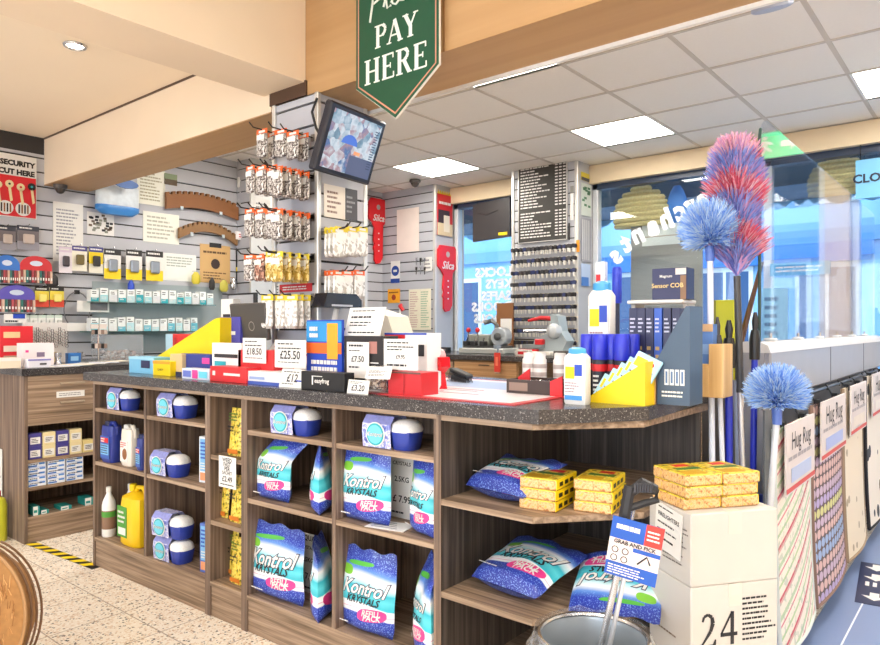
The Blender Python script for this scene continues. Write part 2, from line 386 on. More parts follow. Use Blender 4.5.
# open corner unit at the right end of the counter
t = thing('corner_shelf_unit', 'dark wooden open corner shelf unit at the right end of the counter', 'shelf unit', (-1.35, 1.65, 0))
UX, UY = .55, .80
def upoly(s=0): return [(.004, 0 + s), (.33 - s * .4, 0 + s), (UX - s, .25 + s * .4), (UX - s, UY), (.004, UY)]
DK = wood('wood_dark_vertical', '#302a27', '#4b433e', '#685e57', 2)
m = MB(); m.b0(-.014, .004, 0, UY, 0, TOPZ, DK); m.b0(-.014, .004, -.002, .004, 0, TOPZ, WV); m.build('side_panel', t)
m = MB(); m.b0(.004, UX - .03, UY, UY + .018, 0, TOPZ, DK); m.build('back_panel', t)
for z in (.672, .387, .10): m = MB(); m.prism(upoly(), z - .018, z, WX); m.build('shelf', t)
m = MB(); m.prism(upoly(.03), 0, .08, WX); m.build('plinth', t)
m = MB(); m.prism([(.004, .0), (.33, .0), (UX, .25), (UX, UY), (.004, UY)], TOPZ - .02, TOPZ, WX); m.build('top_board', t)
# worktop
LXW = onC(83.5, 374, -.02)[0]
p0 = CW(LXW, -.022); p1 = CW(LXW, DP)
wp = [(p0[0], p0[1]), (CW(.0, -.022)[0], 1.628), (-1.005, 1.632), (-.99, 1.637), (-.80, 1.89), (-.79, 1.91), (-.82, 2.55), (-2.30, 2.57), (-2.30, 1.975), (p1[0], 1.975)]
m = MB(); m.prism(wp, TOPZ, WZ, WTOP); m.build('worktop', label='dark speckled worktop running along the whole front counter', cat='worktop')
# ---------------------------------------------------------------- goods
def kontrol_art():
    m, n, l, b = nt('refill_bag_print'); b.inputs['Roughness'].default_value = .28
    u = n.new('ShaderNodeUVMap'); sp = n.new('ShaderNodeSeparateXYZ'); l.new(u.outputs[0], sp.inputs[0]); U, V = sp.outputs[0], sp.outputs[1]
    c = math_(n, l, 'SUBTRACT', U, .35); v2 = math_(n, l, 'MULTIPLY_ADD', math_(n, l, 'MULTIPLY', c, c), .22, math_(n, l, 'MULTIPLY_ADD', U, -.05, V))
    A = lin('#2a3fae'); W = lin('#f4f7fa'); Tq = lin('#35b9cc'); L = lin('#b9e6ee'); D = lin('#27368f'); P = lin('#5f8fd8')
    r = ramp(n, [(0, D), (.235, A), (.25, W), (.285, W), (.292, lin('#e387b4')), (.30, W), (.36, W), (.375, Tq), (.47, lin('#5fd0dd')), (.55, Tq), (.60, L), (.68, W), (.75, P), (.83, A), (1, D)])
    l.new(v2, r.inputs[0])
    tc = n.new('ShaderNodeTexCoord'); no = n.new('ShaderNodeTexNoise'); no.inputs['Scale'].default_value = 230; l.new(tc.outputs['Object'], no.inputs['Vector'])
    spk = math_(n, l, 'GREATER_THAN', no.outputs['Fac'], .585)
    rm = ramp(n, [(0, (.75,) * 3 + (1,)), (.24, (.75,) * 3 + (1,)), (.25, (0, 0, 0, 1)), (.72, (0, 0, 0, 1)), (.8, (.75,) * 3 + (1,)), (1, (.75,) * 3 + (1,))]); l.new(v2, rm.inputs[0])
    col = mixc(n, l, math_(n, l, 'MULTIPLY', spk, rm.outputs[0]), r.outputs[0], lin('#86a6e6'))
    def ell(col, cx, cy, rx, ry, tilt, c):
        x = math_(n, l, 'SUBTRACT', U, cx); y = math_(n, l, 'SUBTRACT', V, cy); y = math_(n, l, 'MULTIPLY_ADD', x, -tilt, y)
        q = math_(n, l, 'ADD', math_(n, l, 'POWER', math_(n, l, 'ABSOLUTE', math_(n, l, 'DIVIDE', x, rx)), 2.6), math_(n, l, 'POWER', math_(n, l, 'ABSOLUTE', math_(n, l, 'DIVIDE', y, ry)), 2.6))
        return mixc(n, l, math_(n, l, 'LESS_THAN', q, 1.0), col, c)
    col = ell(col, .68, .262, .25, .078, .10, lin('#e5408f')); col = ell(col, .16, .72, .11, .06, 0, lin('#7cc23e')); col = ell(col, .42, .83, .25, .028, .08, lin('#57b447'))
    l.new(col, b.inputs['Base Color'])
    bp = n.new('ShaderNodeBump'); bp.inputs['Strength'].default_value = .25; bp.inputs['Distance'].default_value = .01
    n2 = n.new('ShaderNodeTexNoise'); n2.inputs['Scale'].default_value = 28; l.new(tc.outputs['Object'], n2.inputs['Vector']); l.new(n2.outputs['Fac'], bp.inputs['Height']); l.new(bp.outputs[0], b.inputs['Normal'])
    return m
KART = kontrol_art()
def kbag(label, x, y, z, w=.19, h=.255, th=.075, rz=CA, flop=0, lean=0, rot=None, seed=0, title='Kontrol', twist=0):
    h0 = h; rr = random.Random(seed); ph = [rr.uniform(0, 6) for _ in range(6)]
    def S(u, v, side):          # u -1..1, v 0..1 ; front side = -1
        e = max(0.0, 1 - abs(u) ** 2.2) ** .55
        f = min(1, (v / .10)) ** .5 * (1 - max(0, (v - .35) / .65) ** 1.6) + .03
        d = th / 2 * e * f * (1 + .10 * sin(5 * u + ph[0]) * sin(7 * v + ph[1]))
        ww = w / 2 * (1 - .05 * sin(pi * min(1, v * 1.1)) + .03 * sin(6 * v + ph[2])) * (1 - .10 * max(0, .12 - v) / .12)
        k = max(0, v - .62); off = side * d + flop * k * k * 3.2 * h + .006 * sin(4 * v + 3 * u + ph[3]) * v
        return Vector((u * ww + lean * v * h + twist * k * h, off, v * h * (1 - .10 * abs(flop) * k) - .006 * (v > .9) * sin(9 * u + ph[4])))
    nu, nv = 16, 20; b = MB(); b.uv = {}
    for side in (-1, 1):
        vs = []
        for j in range(nv + 1):
            for i in range(nu + 1):
                u = -1 + 2 * i / nu; v = j / nv; b.uv[len(b.v) + len(vs)] = ((u + 1) / 2, v); vs.append(S(u, v, side))
        fs = []
        for j in range(nv):
            for i in range(nu):
                q = j * (nu + 1) + i; f = (q, q + 1, q + nu + 2, q + nu + 1); fs.append(f if side < 0 else f[::-1])
        b.add(vs, fs, KART)
    def put(body, u0, v0, size, mat, shear=0, bold=0, tilt=0, sx=1):
        vs, fs = text_geo(body, shear, bold); out = []
        for p in vs:
            u = u0 + p.x * size * sx * 2 / w; v = v0 + (p.y * size + tilt * p.x * size) / h
            q = S(max(-.97, min(.97, u)), max(.02, min(.98, v)), -1); q.y -= .003 if mat is not NAVY else .002; out.append(q)
        b.add(out, fs, mat)
    put(title, .0, .55, w * .25, NAVY, .35, .055, .06); put(title, .0, .55, w * .25, WHITE, .35, .02, .06)
    put('KRYSTALS', .02, .415, w * .135, INK, .35, .025, .05)
    put('REFILL', .36, .285, w * .115, WHITE, .2, .02, .1); put('PACK', .38, .232, w * .115, WHITE, .2, .02, .1)
    b.lines(-.38 * w, -.1 * w, .1 * h, .13 * h, 1, WHITE, -th / 2 - .004, fill=.5)
    b.v = [Vector((p.x, p.y, p.z)) for p in b.v]
    return b.build('refill_bag', loc=(x, y, z), rz=rz, smooth=2, label=label, cat='refill bag', rot=rot)
def bag_at(label, px0, px1, ybot, shelfz, ly, **k):      # upright bag standing on a shelf
    a = onC(px0, ybot, ly)[0]; c = onC(px1, ybot, ly)[0]
    return kbag(label, *CW((a + c) / 2, ly, shelfz), w=k.pop('w', abs(c - a)), **k)
bag_at('blue refill bag leaning on the middle shelf, under the left tub pack', 253, 297, 500, S2, .055, h=.25, flop=.25, seed=1, twist=.9, lean=.0, w=.20)
bag_at('slim turned blue refill bag beside the middle divider, middle shelf', 309, 335, 500, S2, .06, w=.17, h=.245, rz=CA - .85, seed=2)
bag_at('large blue refill bag on the bottom shelf, left of a price card and the divider', 251, 305, 590, BASE, .06, h=.285, seed=3, lean=.0)
bag_at('slim folded blue refill bag on the bottom shelf against the middle divider', 312, 333, 605, BASE, .055, w=.17, h=.285, rz=CA - .95, seed=4, flop=-.2)
bag_at('blue refill bag right of the middle divider, middle shelf, with green corner spot', 344, 392, 510, S2, .055, h=.26, seed=5)
bag_at('blue refill bag on the middle shelf pressed against the right end panel', 409, 442, 520, S2, .065, w=.17, h=.245, rz=CA - .4, seed=6, lean=-.02)
bag_at('large blue refill bag on the bottom shelf right of the middle divider', 342, 396, 625, BASE, .06, h=.285, seed=7, twist=-.05, lean=.02)
bag_at('narrow tapering blue refill bag at the bottom right by the end panel', 412, 441, 640, BASE, .065, w=.19, h=.30, rz=CA - .75, seed=8, flop=.25, lean=.03)
# refill bags lying on the corner unit
kbag('blue refill bag lying on the upper corner shelf beside yellow firelighters', -1.20, 1.72, .672 + .034, w=.25, h=.22, th=.075, rot=(-1.25, 0, -.12), seed=9)
kbag('left one of two blue refill bags lying on the middle corner shelf', -1.165, 1.715, .387 + .038, w=.28, h=.26, th=.08, rot=(-1.27, 0, -.12), seed=10)
kbag('right one of two blue refill bags on the middle corner shelf, printed upside down', -.93, 2.03, .387 + .095, w=.25, h=.28, th=.07, rot=(-1.85, 0, pi + .35), seed=12)
# twin packs of white and blue tubs
def sleeve_mat():
    m, n, l, b = nt('sleeve_print'); b.inputs['Roughness'].default_value = .35; tc = n.new('ShaderNodeTexCoord'); no = n.new('ShaderNodeTexNoise'); no.inputs['Scale'].default_value = 42; no.inputs['Distortion'].default_value = 1.2; l.new(tc.outputs['Object'], no.inputs['Vector'])
    r = ramp(n, [(.3, lin('#4b55ae')), (.42, lin('#8f98d8')), (.5, lin('#e6e9f6')), (.58, lin('#b9a9dc')), (.68, lin('#7fb4e0'))]); l.new(no.outputs[0], r.inputs[0]); l.new(r.outputs[0], b.inputs['Base Color']); return m
SLEEVE = sleeve_mat()
DOME = M('#eef0f4', .5, vary=.2, scale=160); TUBB = M('#2b3f9e', .35)
def tubs(label, px, ybot, shelfz, ly, w=.205, rz=CA + .04):
    lx = onC(px, ybot, ly)[0]; x, y, z = CW(lx, ly, shelfz)
    t = thing('tub_twin_pack', label, 'tub pack', (x, y, z), rz, 'twin packs of white topped blue tubs')
    r = w / 4
    for s in (-1, 1):
        m = MB(); m.lathe([(r * .72, 0), (r * .78, .004), (r * .92, .056), (r * .92, .062)], TUBB, 16, T(s * r * .97, 0, 0), sq=3.2); tb = m.build('tub', t, smooth=True)
        m = MB(); m.lathe([(r * .94, .060), (r * .96, .066), (r * .86, .084), (r * .55, .096), (r * .15, .10)], DOME, 16, T(s * r * .97, 0, 0), sq=2.8); m.build('lid', tb, smooth=True)
    m = MB(); x0, x1 = -w * .49, w * .10; yy = -r * .97
    prof = [(yy * .9, .002), (yy, .055), (yy * .95, .082), (yy * .55, .108), (-yy * .55, .108), (-yy * .95, .082), (-yy, .055), (-yy * .9, .002)]
    SL = SLEEVE
    for i in range(len(prof) - 1):
        a, c = prof[i], prof[i + 1]; m.add([(x0, a[0], a[1]), (x1, a[0], a[1]), (x1, c[0], c[1]), (x0, c[0], c[1])], [(0, 1, 2, 3)], SL if i != 2 else M('#8d92cf', .4, vary=.3, scale=60))
    cx, cz = (x0 + x1) / 2, .048
    for q, (rad, mt) in enumerate(((.041, WHITE), (.037, TEAL), (.031, CYAN))):
        m.plate([(cx + rad * cos(k * pi / 12), cz + rad * sin(k * pi / 12)) for k in range(24)], yy - .004 - q * .0012, yy - .002 - q * .0012, mt)
    m.text('Kontrol', .021, NAVY, T(cx, yy - .0085, cz), .3, .03); m.text('Kontrol', .021, WHITE, T(cx, yy - .009, cz), .3, .01); m.build('sleeve', t)
    return t
tubs('twin pack of blue tubs on the top left shelf, above the jugs', 125, 412, S1, .055, .185)
tubs('twin pack of blue tubs on the top shelf, second bay from the left', 179, 418, S1, .06, .205)
tubs('twin pack of blue tubs alone on the middle shelf of the second bay', 172, 476, S2, .06, .205)
tb = tubs('lower of two stacked twin packs of blue tubs in the second bay', 175.5, 562, BASE, .06, .205)
c = dup(tb, (tb.location.x - .008, tb.location.y, BASE + .107), CA + .10, 'upper of two stacked twin packs of blue tubs in the second bay')
tubs('twin pack of blue tubs on the top shelf above the leaning refill bag', 298, 436, S1, .06, .205)
tubs('twin pack of blue tubs on the top shelf nearest the right end panel', 395, 446, S1, .06, .21)
# jugs and bottles in the first bay
def jug(name, label, lx, ly, z, w, d, h, body, capm, lab=None, hand=True, rz=CA, big=.76):
    x, y, zz = CW(lx, ly, z); t = thing(name, label, 'bottle', (x, y, zz), rz)
    m = MB(); sh = h * big
    m.lathe([(.44, 0), (.5, .012), (.5, sh), (.46, sh + .03 * h / .2), (.30, h * .86), (.16, h * .90)], body, 20, Matrix.Diagonal((w, d, 1, 1)), sq=4); m.build('body', t, smooth=True)
    m = MB(); m.lathe([(.016, h * .885), (.018, h * .89), (.018, h), (.014, h + .002)], capm, 14, T(-w * .26 if hand else 0, 0, 0)); m.build('cap', t, smooth=True)
    if hand:
        m = MB(); m.tube([(-w * .12, 0, h * .84), (0, 0, h * .97), (w * .25, 0, h * .98), (w * .43, 0, h * .88), (w * .44, 0, h * .70)], .011, body, 8); m.build('handle', t, smooth=True)
    if lab:
        m = MB(); lab(m, w, d, h); m.build('label_sticker', t)
    return t
def lab1(m, w, d, h):
    y = -d / 2 - .002; m.b0(-w * .38, w * .38, y, y + .004, h * .1, h * .66, M('#3b5fb0', .4)); m.quad(-w * .32, w * .32, h * .5, h * .62, y - .001, RED); m.quad(-w * .34, w * .34, h * .2, h * .46, y - .001, LBLUE)
    m.lines(-w * .3, w * .3, h * .5, h * .62, 2, WHITE, y - .002); m.lines(-w * .3, w * .3, h * .22, h * .45, 4, NAVY, y - .002, rag=.1)
def lab2(m, w, d, h):
    y = -d / 2 - .002; m.b0(-w * .38, w * .3, y, y + .004, h * .1, h * .62, CARD); m.plate([(w * .2 * cos(k * pi / 6) + w * .05, h * .3 + h * .14 * sin(k * pi / 6)) for k in range(12)], y - .002, y, BROWN); m.lines(-w * .33, w * .25, h * .45, h * .6, 3, RED, y - .001)
def lab3(m, w, d, h):
    y = -d / 2 - .002; m.b0(-w * .46, w * .02, y, y + .004, h * .14, h * .66, GREEN); m.lines(-w * .42, -.02 * w, h * .36, h * .6, 3, WHITE, y - .001); m.b0(-w * .40, -w * .04, y - .001, y, h * .18, h * .3, WHITE)
lx = onC(105, 466, .015)[0]; jug('bottle', 'blue handled jug with a red and pale label on the left middle shelf', lx, .05, S2, .115, .07, .20, M('#2c3a8e', .3), NAVY, lab1)
lx = onC(124.5, 470, .03)[0]; jug('bottle', 'white handled jug with a brown picture label between two blue jugs', lx, .06, S2, .10, .06, .195, M('#ebe4d8', .35), WHITE, lab2)
lx = onC(138, 472, .015)[0]; jug('bottle', 'dark blue jug at the right end of the left middle shelf, beside the divider', lx, .045, S2, .05, .06, .165, M('#303c86', .3), NAVY, lab1)
def bottle(label, lx, ly, z, r, h, body, capm, lc, name='bottle'):
    t = thing(name, label, 'bottle', CW(lx, ly, z), CA)
    m = MB(); m.lathe([(r * .9, 0), (r, .006), (r, h * .62), (r * .9, h * .70), (r * .36, h * .86), (r * .34, h * .9)], body, 18); m.build('body', t, smooth=True)
    m = MB(); m.lathe([(r * .42, h * .89), (r * .42, h * .99), (r * .3, h)], capm, 12); m.build('cap', t, smooth=True)
    m = MB(); m.lathe([(r * 1.01, h * .16), (r * 1.015, h * .165), (r * 1.015, h * .52), (r * 1.01, h * .53)], lc[0], 18); m.lathe([(r * 1.02, h * .40), (r * 1.025, h * .41), (r * 1.025, h * .5), (r * 1.02, h * .51)], lc[1], 18); m.build('label_sticker', t, smooth=True)
    return t
lx = onC(102, 538, .02)[0]; bottle('white bottle with a green and brown label left of the yellow jerrycan', lx, .055, BASE, .033, .25, M('#eef0ee', .3), WHITE, (M('#8a6a55', .5), GREEN))
lx = XA + .07; bottle('white bottle half hidden behind the yellow jerrycan', lx, .16, BASE, .034, .25, M('#eef0ee', .3), WHITE, (CARD, GREEN))
lx = onC(126.5, 545, .02)[0]; jug('jerrycan', 'yellow plastic jerrycan with a green label on the bottom left shelf', lx, .08, BASE, .185, .12, .285, M('#f3c81a', .35, scale=4), YEL, lab3, big=.66)['category'] = 'jerrycan'
def carton(name, label, cat, loc, w, d, h, mats, rz=0, art=None, group=None, bev=.001):   # cardboard carton: body with printed faces
    m = MB(); m.b0(-w / 2, w / 2, -d / 2, d / 2, 0, h, mats, bev=bev)
    if art: art(m, w, d, h)
    return m.build(name, loc=loc, rz=rz, label=label, cat=cat, group=group)
def art_leaf(m, w, d, h):
    y = -d / 2 - .001; m.quad(-w * .4, w * .4, h * .25, h * .95, y, LBLUE); m.quad(-w * .4, w * .4, h * .05, h * .22, y, M('#e39b6d', .5)); m.lines(-w * .35, w * .35, h * .5, h * .9, 5, BLUE, y - .001); m.lines(-w * .35, w * .35, h * .28, h * .45, 3, WHITE, y - .001)
lx = onC(198, 485, .03)[0]; carton('pouch', 'tall slim white and blue pouch beside the tubs on the second bay middle shelf', 'pouch', CW(lx + .01, .07, S2), .07, .03, .2, M('#e6ecf4', .4), CA + .15, art_leaf)
lx = onC(200, 575, .03)[0]; carton('pouch', 'tall slim blue pouch beside the stacked tubs at the bottom of the second bay', 'pouch', CW(lx + .01, .06, BASE), .06, .03, .21, M('#5876c8', .4), CA + .15, art_leaf)
# yellow sachets in the narrow cabinet
def noise_print(name, sc, stops):
    m, n, l, b = nt(name); b.inputs['Roughness'].default_value = .3; tc = n.new('ShaderNodeTexCoord'); no = n.new('ShaderNodeTexNoise'); no.inputs['Scale'].default_value = sc; l.new(tc.outputs['Object'], no.inputs['Vector'])
    r = ramp(n, stops); l.new(no.outputs[0], r.inputs[0]); l.new(r.outputs[0], b.inputs['Base Color']); return m
SACH = noise_print('sachet_print', 75, [(.36, lin('#5d6a22')), (.44, lin('#c9a524')), (.5, lin('#ecd04a')), (.62, lin('#f0dc70')), (.7, lin('#d98f2a'))])

def sachet(label, px, ly, z, w, h, tilt=0):
    lx = onC(px, 500, ly)[0]; m = MB()
    th = .022; nx, nz = 6, 8
    for s in (-1, 1):
        vs = []; fs = []
        for j in range(nz + 1):
            for i in range(nx + 1):
                u = -1 + 2 * i / nx; v = j / nz; vs.append((u * w / 2, s * th / 2 * (1 - u * u) ** .5 * (sin(pi * (.06 + .9 * v))) ** .5 + (v * .02), v * h))
        for j in range(nz):
            for i in range(nx):
                q = j * (nx + 1) + i; f = (q, q + 1, q + nx + 2, q + nx + 1); fs.append(f if s < 0 else f[::-1])
        m.add(vs, fs, SACH)
    y = -.0135
    m.lines(-w * .4, w * .4, h * .72, h * .92, 3, M('#5a7a2a', .5), y + .012); m.quad(-w * .4, w * .4, h * .05, h * .14, y + .003, M('#d77a1f', .5)); m.lines(-w * .34, w * .34, h * .5, h * .66, 2, BLACK, y)
    return m.build('sachet', loc=CW(lx, ly, z), rz=CA, smooth=False, label=label, cat='sachet', rot=(0, tilt, CA))
sachet('yellow sachet on the top shelf of the narrow cabinet', 234.5, .05, SN[0], .085, .195)
sachet('left yellow sachet on the middle shelf of the narrow cabinet, below the price tag', 223, .06, SN[1], .07, .20)
sachet('right yellow sachet on the middle shelf of the narrow cabinet', 236, .045, SN[1], .08, .19)
sachet('left yellow sachet at the bottom of the narrow cabinet, half in shadow', 231, .10, BASE, .06, .19)
sachet('right yellow sachet at the bottom of the narrow cabinet', 236.5, .05, BASE, .08, .185)
def pricecard(name, label, loc, w, h, texts, rz=0, mat=None, rot=None, cat='price card', group=None, extra=None, stand=False):
    m = MB(); m.b0(-w / 2, w / 2, -.001, .001, 0, h, mat or CARD)
    for body, zf, size in texts:
        if body is None: m.lines(-w * .4, w * .4, h * (zf - size / 2), h * (zf + size / 2), max(1, int(size * 12)), INK, -.0016)
        else: m.text(body, size * w, INK, T(0, -.0016, h * zf), 0, .02)
    if stand: m.b0(-w * .3, w * .3, 0, .03, 0, .002, mat or CARD)
    if extra: extra(m, w, h)
    return m.build(name, loc=loc, rz=rz, label=label, cat=cat, rot=rot, group=group)
a = onC(219, 455, -.004); b_ = onC(236, 490, -.004); lx = (a[0] + b_[0]) / 2
pricecard('price_tag', 'white paper price tag hanging at the front of the narrow cabinet', CW(lx, -.004, b_[1]), b_[0] - a[0], a[1] - b_[1], [('WEED', .88, .2), ('FAST', .74, .2), ('PER', .6, .2), ('SACHET', .47, .16), ('£2.49', .27, .27), (None, .1, .08)], CA, cat='price tag')
lx = onC(308, 600, .17)[0]; pricecard('price_card', 'white price card standing on the bottom shelf between two refill bags', CW(lx, .17, BASE), .13, .235, [('AQUA', .92, .22), ('CRYSTALS', .76, .14), ('2.5KG', .55, .2), ('£ 7.99', .27, .26), (None, .08, .06)], CA)
lx = onC(402, 520, .16)[0]; pricecard('price_card', 'white price card standing on the middle shelf behind the right refill bag', CW(lx, .16, S2), .13, .235, [('CRYSTALS', .82, .14), ('2.5KG', .58, .2), ('£ 7.99', .28, .26), (None, .08, .06)], CA)
lx = onC(392, 525, .07)[0]; m = MB(); m.b0(-.075, .075, -.045, .045, 0, .002, CARD)
for k in range(4): m.b0(-.06, .04 - .01 * k, -.03 + k * .018, -.024 + k * .018, .002, .0024, GREY)
m.build('paper_slip', loc=CW(lx, .062, S2), rz=CA + .2, label='white printed slip lying flat on the middle shelf before the price card', cat='paper')
# firelighter packs
FTOP = noise_print('firelighter_top', 60, [(.33, lin('#5c5a1e')), (.41, lin('#d3a32a')), (.48, lin('#e6cf3c')), (.6, lin('#ecd95a')), (.68, lin('#6f9038')), (.74, lin('#d8842e'))])
FSIDE = noise_print('firelighter_side', 90, [(.32, lin('#a8683a')), (.42, lin('#d9a46a')), (.52, lin('#e8c594')), (.62, lin('#dba766')), (.72, lin('#e6cf4a'))])
def firelighter(label, x, y, z, rz, w=.125, d=.17, h=.03, group=None):
    t = thing('firelighter_pack', label, 'firelighter pack', (x, y, z), rz, group)
    m = MB(); m.b0(-w / 2, w / 2, -d / 2, d / 2, 0, h, FSIDE, bev=.004)
    k = -w / 2
    m.build('block', t)
    m = MB(); m.b0(-w / 2 + .002, w / 2 - .002, -d / 2 + .002, d / 2 - .002, h - .003, h + .001, FTOP, bev=.001); m.b0(w / 2 - .002, w / 2 + .001, -d / 2 + .003, d / 2 - .003, .003, h, YEL)
    m.b0(-w * .42, w * .2, -d * .42, -d * .15, h + .001, h + .0014, M('#c99b1d', .5)); m.b0(-w * .3, w * .4, -d * .05, d * .1, h + .001, h + .0014, M('#356b2a', .5)); m.b0(-w * .1, w * .3, d * .2, d * .38, h + .001, h + .0014, RED)
    for q in range(3): m.b0(w / 2 + .001, w / 2 + .0016, -d * .36 + q * d * .25, -d * .2 + q * d * .25, h * .3, h * .7, BLACK)
    m.build('wrapper', t)
    return t
PL = ('bottom', 'middle', 'top')
for k in range(3):
    firelighter(f'{PL[k]} firelighter pack of the left stack on the upper corner shelf', -1.055 + R.uniform(-.003, .003), 1.80, .672 + k * .0315, .12 + R.uniform(-.03, .03), w=.115, d=.16)
    firelighter(f'{PL[k]} firelighter pack of the right stack on the upper corner shelf', -.925 + R.uniform(-.003, .003), 1.875, .672 + k * .0315, .20 + R.uniform(-.03, .03), w=.11, d=.16)
# ================================================================ THINGS ON THE FRONT COUNTER
def fit(x0, x1, ytop, Y, z0=WZ):
    c, w, _, zt = RY(x0, ytop, x1, ytop, Y); return c, w, zt - z0
def boxat(name, label, cat, x0, x1, ytop, Y, d, mat, art=None, rz=0, z0=WZ, group=None, bev=.0015):
    c, w, h = fit(x0, x1, ytop, Y, z0); return carton(name, label, cat, (c, Y + d / 2, z0), w, d, h, mat, rz, art, group, bev)
def panel_art(bg, bands, txt=None):     # bands: (x0,x1,z0,z1,mat) fractions ; txt: (string,x,z,size,mat)
    def f(m, w, d, h):
        y = -d / 2 - .001
        if bg: m.quad(-w * .48, w * .48, h * .03, h * .97, y, bg)
        for k, (a, b_, c, e, mt) in enumerate(bands): m.quad((a - .5) * w, (b_ - .5) * w, c * h, e * h, y - .0006 * (k + 1), mt)
        for s, x, z, size, mt in (txt or []): m.text(s, size * h, mt, T((x - .5) * w, y - .0045, z * h), 0, .02)
    return f
def cardat(label, x0, y0, x1, y1, Y, texts, name='price_card', cat='price card', lean=0, mat=None, rz=0, z0=WZ, group=None):
    c, w, zb, zt = RY(x0, y0, x1, y1, Y); zb = max(zb, z0)
    return pricecard(name, label, (c, Y, zb), w, zt - zb, texts, rz, mat, rot=(lean, 0, rz), cat=cat, group=group)
PR = lambda p: [(None, .86, .1), (None, .70, .1), (p, .45, .24), (None, .2, .06)]
boxat('box', 'light blue carton at the left end of the counter, beside a yellow box', 'box', 129, 154, 357, 1.70, .09, M('#7cc0e4', .4), panel_art(None, [(.5, .85, .35, .8, NAVY), (.0, 1, .85, 1, M('#a8d8ee', .4))], []))
boxat('box', 'small yellow carton standing beside the light blue carton', 'box', 153, 170, 361, 1.69, .07, YEL, panel_art(None, [(0, 1, .8, 1, M('#e7a12a', .4))], [('CLARITY', .5, .4, .2, BLACK)]))
boxat('box', 'pale cardboard carton between the yellow carton and dark blue carton', 'box', 170, 182, 354, 1.72, .06, BEIGE, panel_art(None, [(0, 1, 0, .2, NAVY)]))
boxat('box', 'dark blue carton standing upright behind the patterned small box', 'box', 181, 210, 354, 1.74, .07, M('#34408f', .4), panel_art(None, [(.1, .6, .3, .4, LBLUE), (.3, .9, .2, .28, WHITE), (.75, 1, .6, .85, PINK)], []))
boxat('box', 'small white and blue patterned box in front of the dark blue carton', 'box', 182, 209, 369, 1.655, .06, M('#dfe5f3', .4), panel_art(None, [(.05, .35, .2, .8, M('#6f7fd0', .4)), (.4, .6, .1, .9, PINK), (.65, .95, .2, .8, CYAN)]))
boxat('box', 'long red box with a white logo at the counter edge', 'box', 210, 246, 367, 1.655, .07, M('#d62a30', .4), panel_art(None, [(.08, .16, .4, .7, WHITE), (.4, .85, .44, .6, WHITE)], []))
# yellow wedge shaped display tray with a red box on it
c, w, h = fit(156, 220, 318, 1.80)
t = thing('display_tray', 'big yellow wedge shaped cardboard display tray near the left end of the counter', 'display tray', (c, 1.80, WZ))
for s in (0, .09): m = MB(); m.plate([(-w / 2, 0), (w / 2, 0), (w / 2, h), (w / 2 - .04, h * .98), (-w / 2, h * .28)], s, s + .004, YEL); m.build('side_panel', t)
m = MB(); m.b0(-w / 2, w / 2, .004, .09, 0, .004, YEL); m.b0(w / 2 - .004, w / 2, .004, .09, .004, h, YEL); m.build('tray_back', t)
for k in range(3):
    m = MB(); m.b0(-.02, .02, -.012, .012, 0, .09, (WHITE, BEIGE, M('#efe6a0', .5))[k]); m.quad(-.016, .016, .02, .07, -.0126, (RED, GREEN, BLUE)[k])
    m.build('sachet', loc=(c + w / 2 - .045 - k * .055, 1.85, WZ + .004), label=f'small upright {("white", "beige", "pale yellow")[k]} packet inside the yellow display tray', cat='packet')
boxat('box', 'red cardboard display box behind the yellow wedge tray', 'box', 166, 190, 334, 1.915, .05, M('#cf2b2b', .45), panel_art(None, [(0, .3, 0, 1, M('#a8c8d8', .4)), (.35, .45, .1, .9, M('#b31f22', .4))]))
boxat('box', 'purple and white upright card display behind the price cards near the yellow tray', 'display box', 219, 240, 317, 1.86, .04, M('#4a49a8', .4), panel_art(None, [(0, 1, 0, .3, CARD), (.15, .8, .7, .76, WHITE), (.1, .9, .45, .5, LBLUE)], []))
boxat('box', 'tall narrow white carton behind the purple card display', 'box', 221, 233, 299, 1.92, .04, CARD, panel_art(None, [(.2, .8, .5, .55, GREY), (.2, .8, .75, .8, INK)]))
boxat('leaflet_holder', 'white leaflet holder with picture leaflets beside the red box on the counter', 'leaflet holder', 212, 241, 343, 1.73, .04, M('#f2f0ee', .4), panel_art(None, [(.1, .5, .1, .5, TEAL), (.55, .9, .1, .4, RED), (.1, .9, .6, .7, INK)]))
boxat('box', 'red upright display carton holding a large price card', 'display box', 238, 273, 350, 1.73, .05, M('#d92f33', .45))
cardat('price card reading cash price on the red upright display carton', 243, 338, 266, 363, 1.722, PR('£18.50'), z0=WZ + .03)
cardat('larger price card right of the red upright display carton', 275, 340, 306, 368, 1.72, PR('£25.50'), z0=WZ)
# electronic till screens
def screen(label, x0, y0, x1, y1, Y, tilt, logo=True, col=M('#4b4743', .35)):
    c, w, zb, zt = RY(x0, y0, x1, y1, Y)
    t = thing('till_screen', label, 'screen', (c, Y, WZ)); hh = zt - WZ
    m = MB(); m.b0(-w * .35, w * .35, -.06, .08, 0, .012, BLACK, bev=.003); m.build('stand_base', t)
    m = MB(); m.tube([(0, .03, .01), (0, .035, hh * .6)], .018, BLACK, 8); m.build('neck', t)
    m = MB(); tr = T(0, 0, hh - (zt - zb) / 2, 0, tilt); m.box((0, 0, 0), (w, .025, zt - zb), col, tr, bev=.005)
    if logo:
        for k in range(14): a = k * pi / 7; a2 = (k + 1) * pi / 7; m.add([(.022 * cos(a) + w * .1, -.0135, .022 * sin(a) - .02), (.022 * cos(a2) + w * .1, -.0135, .022 * sin(a2) - .02), (.018 * cos(a2) + w * .1, -.0135, .018 * sin(a2) - .02), (.018 * cos(a) + w * .1, -.0135, .018 * sin(a) - .02)], [(0, 1, 2, 3)], M('#9a9590', .3, .4), tr)
    m.build('screen_housing', t); return t
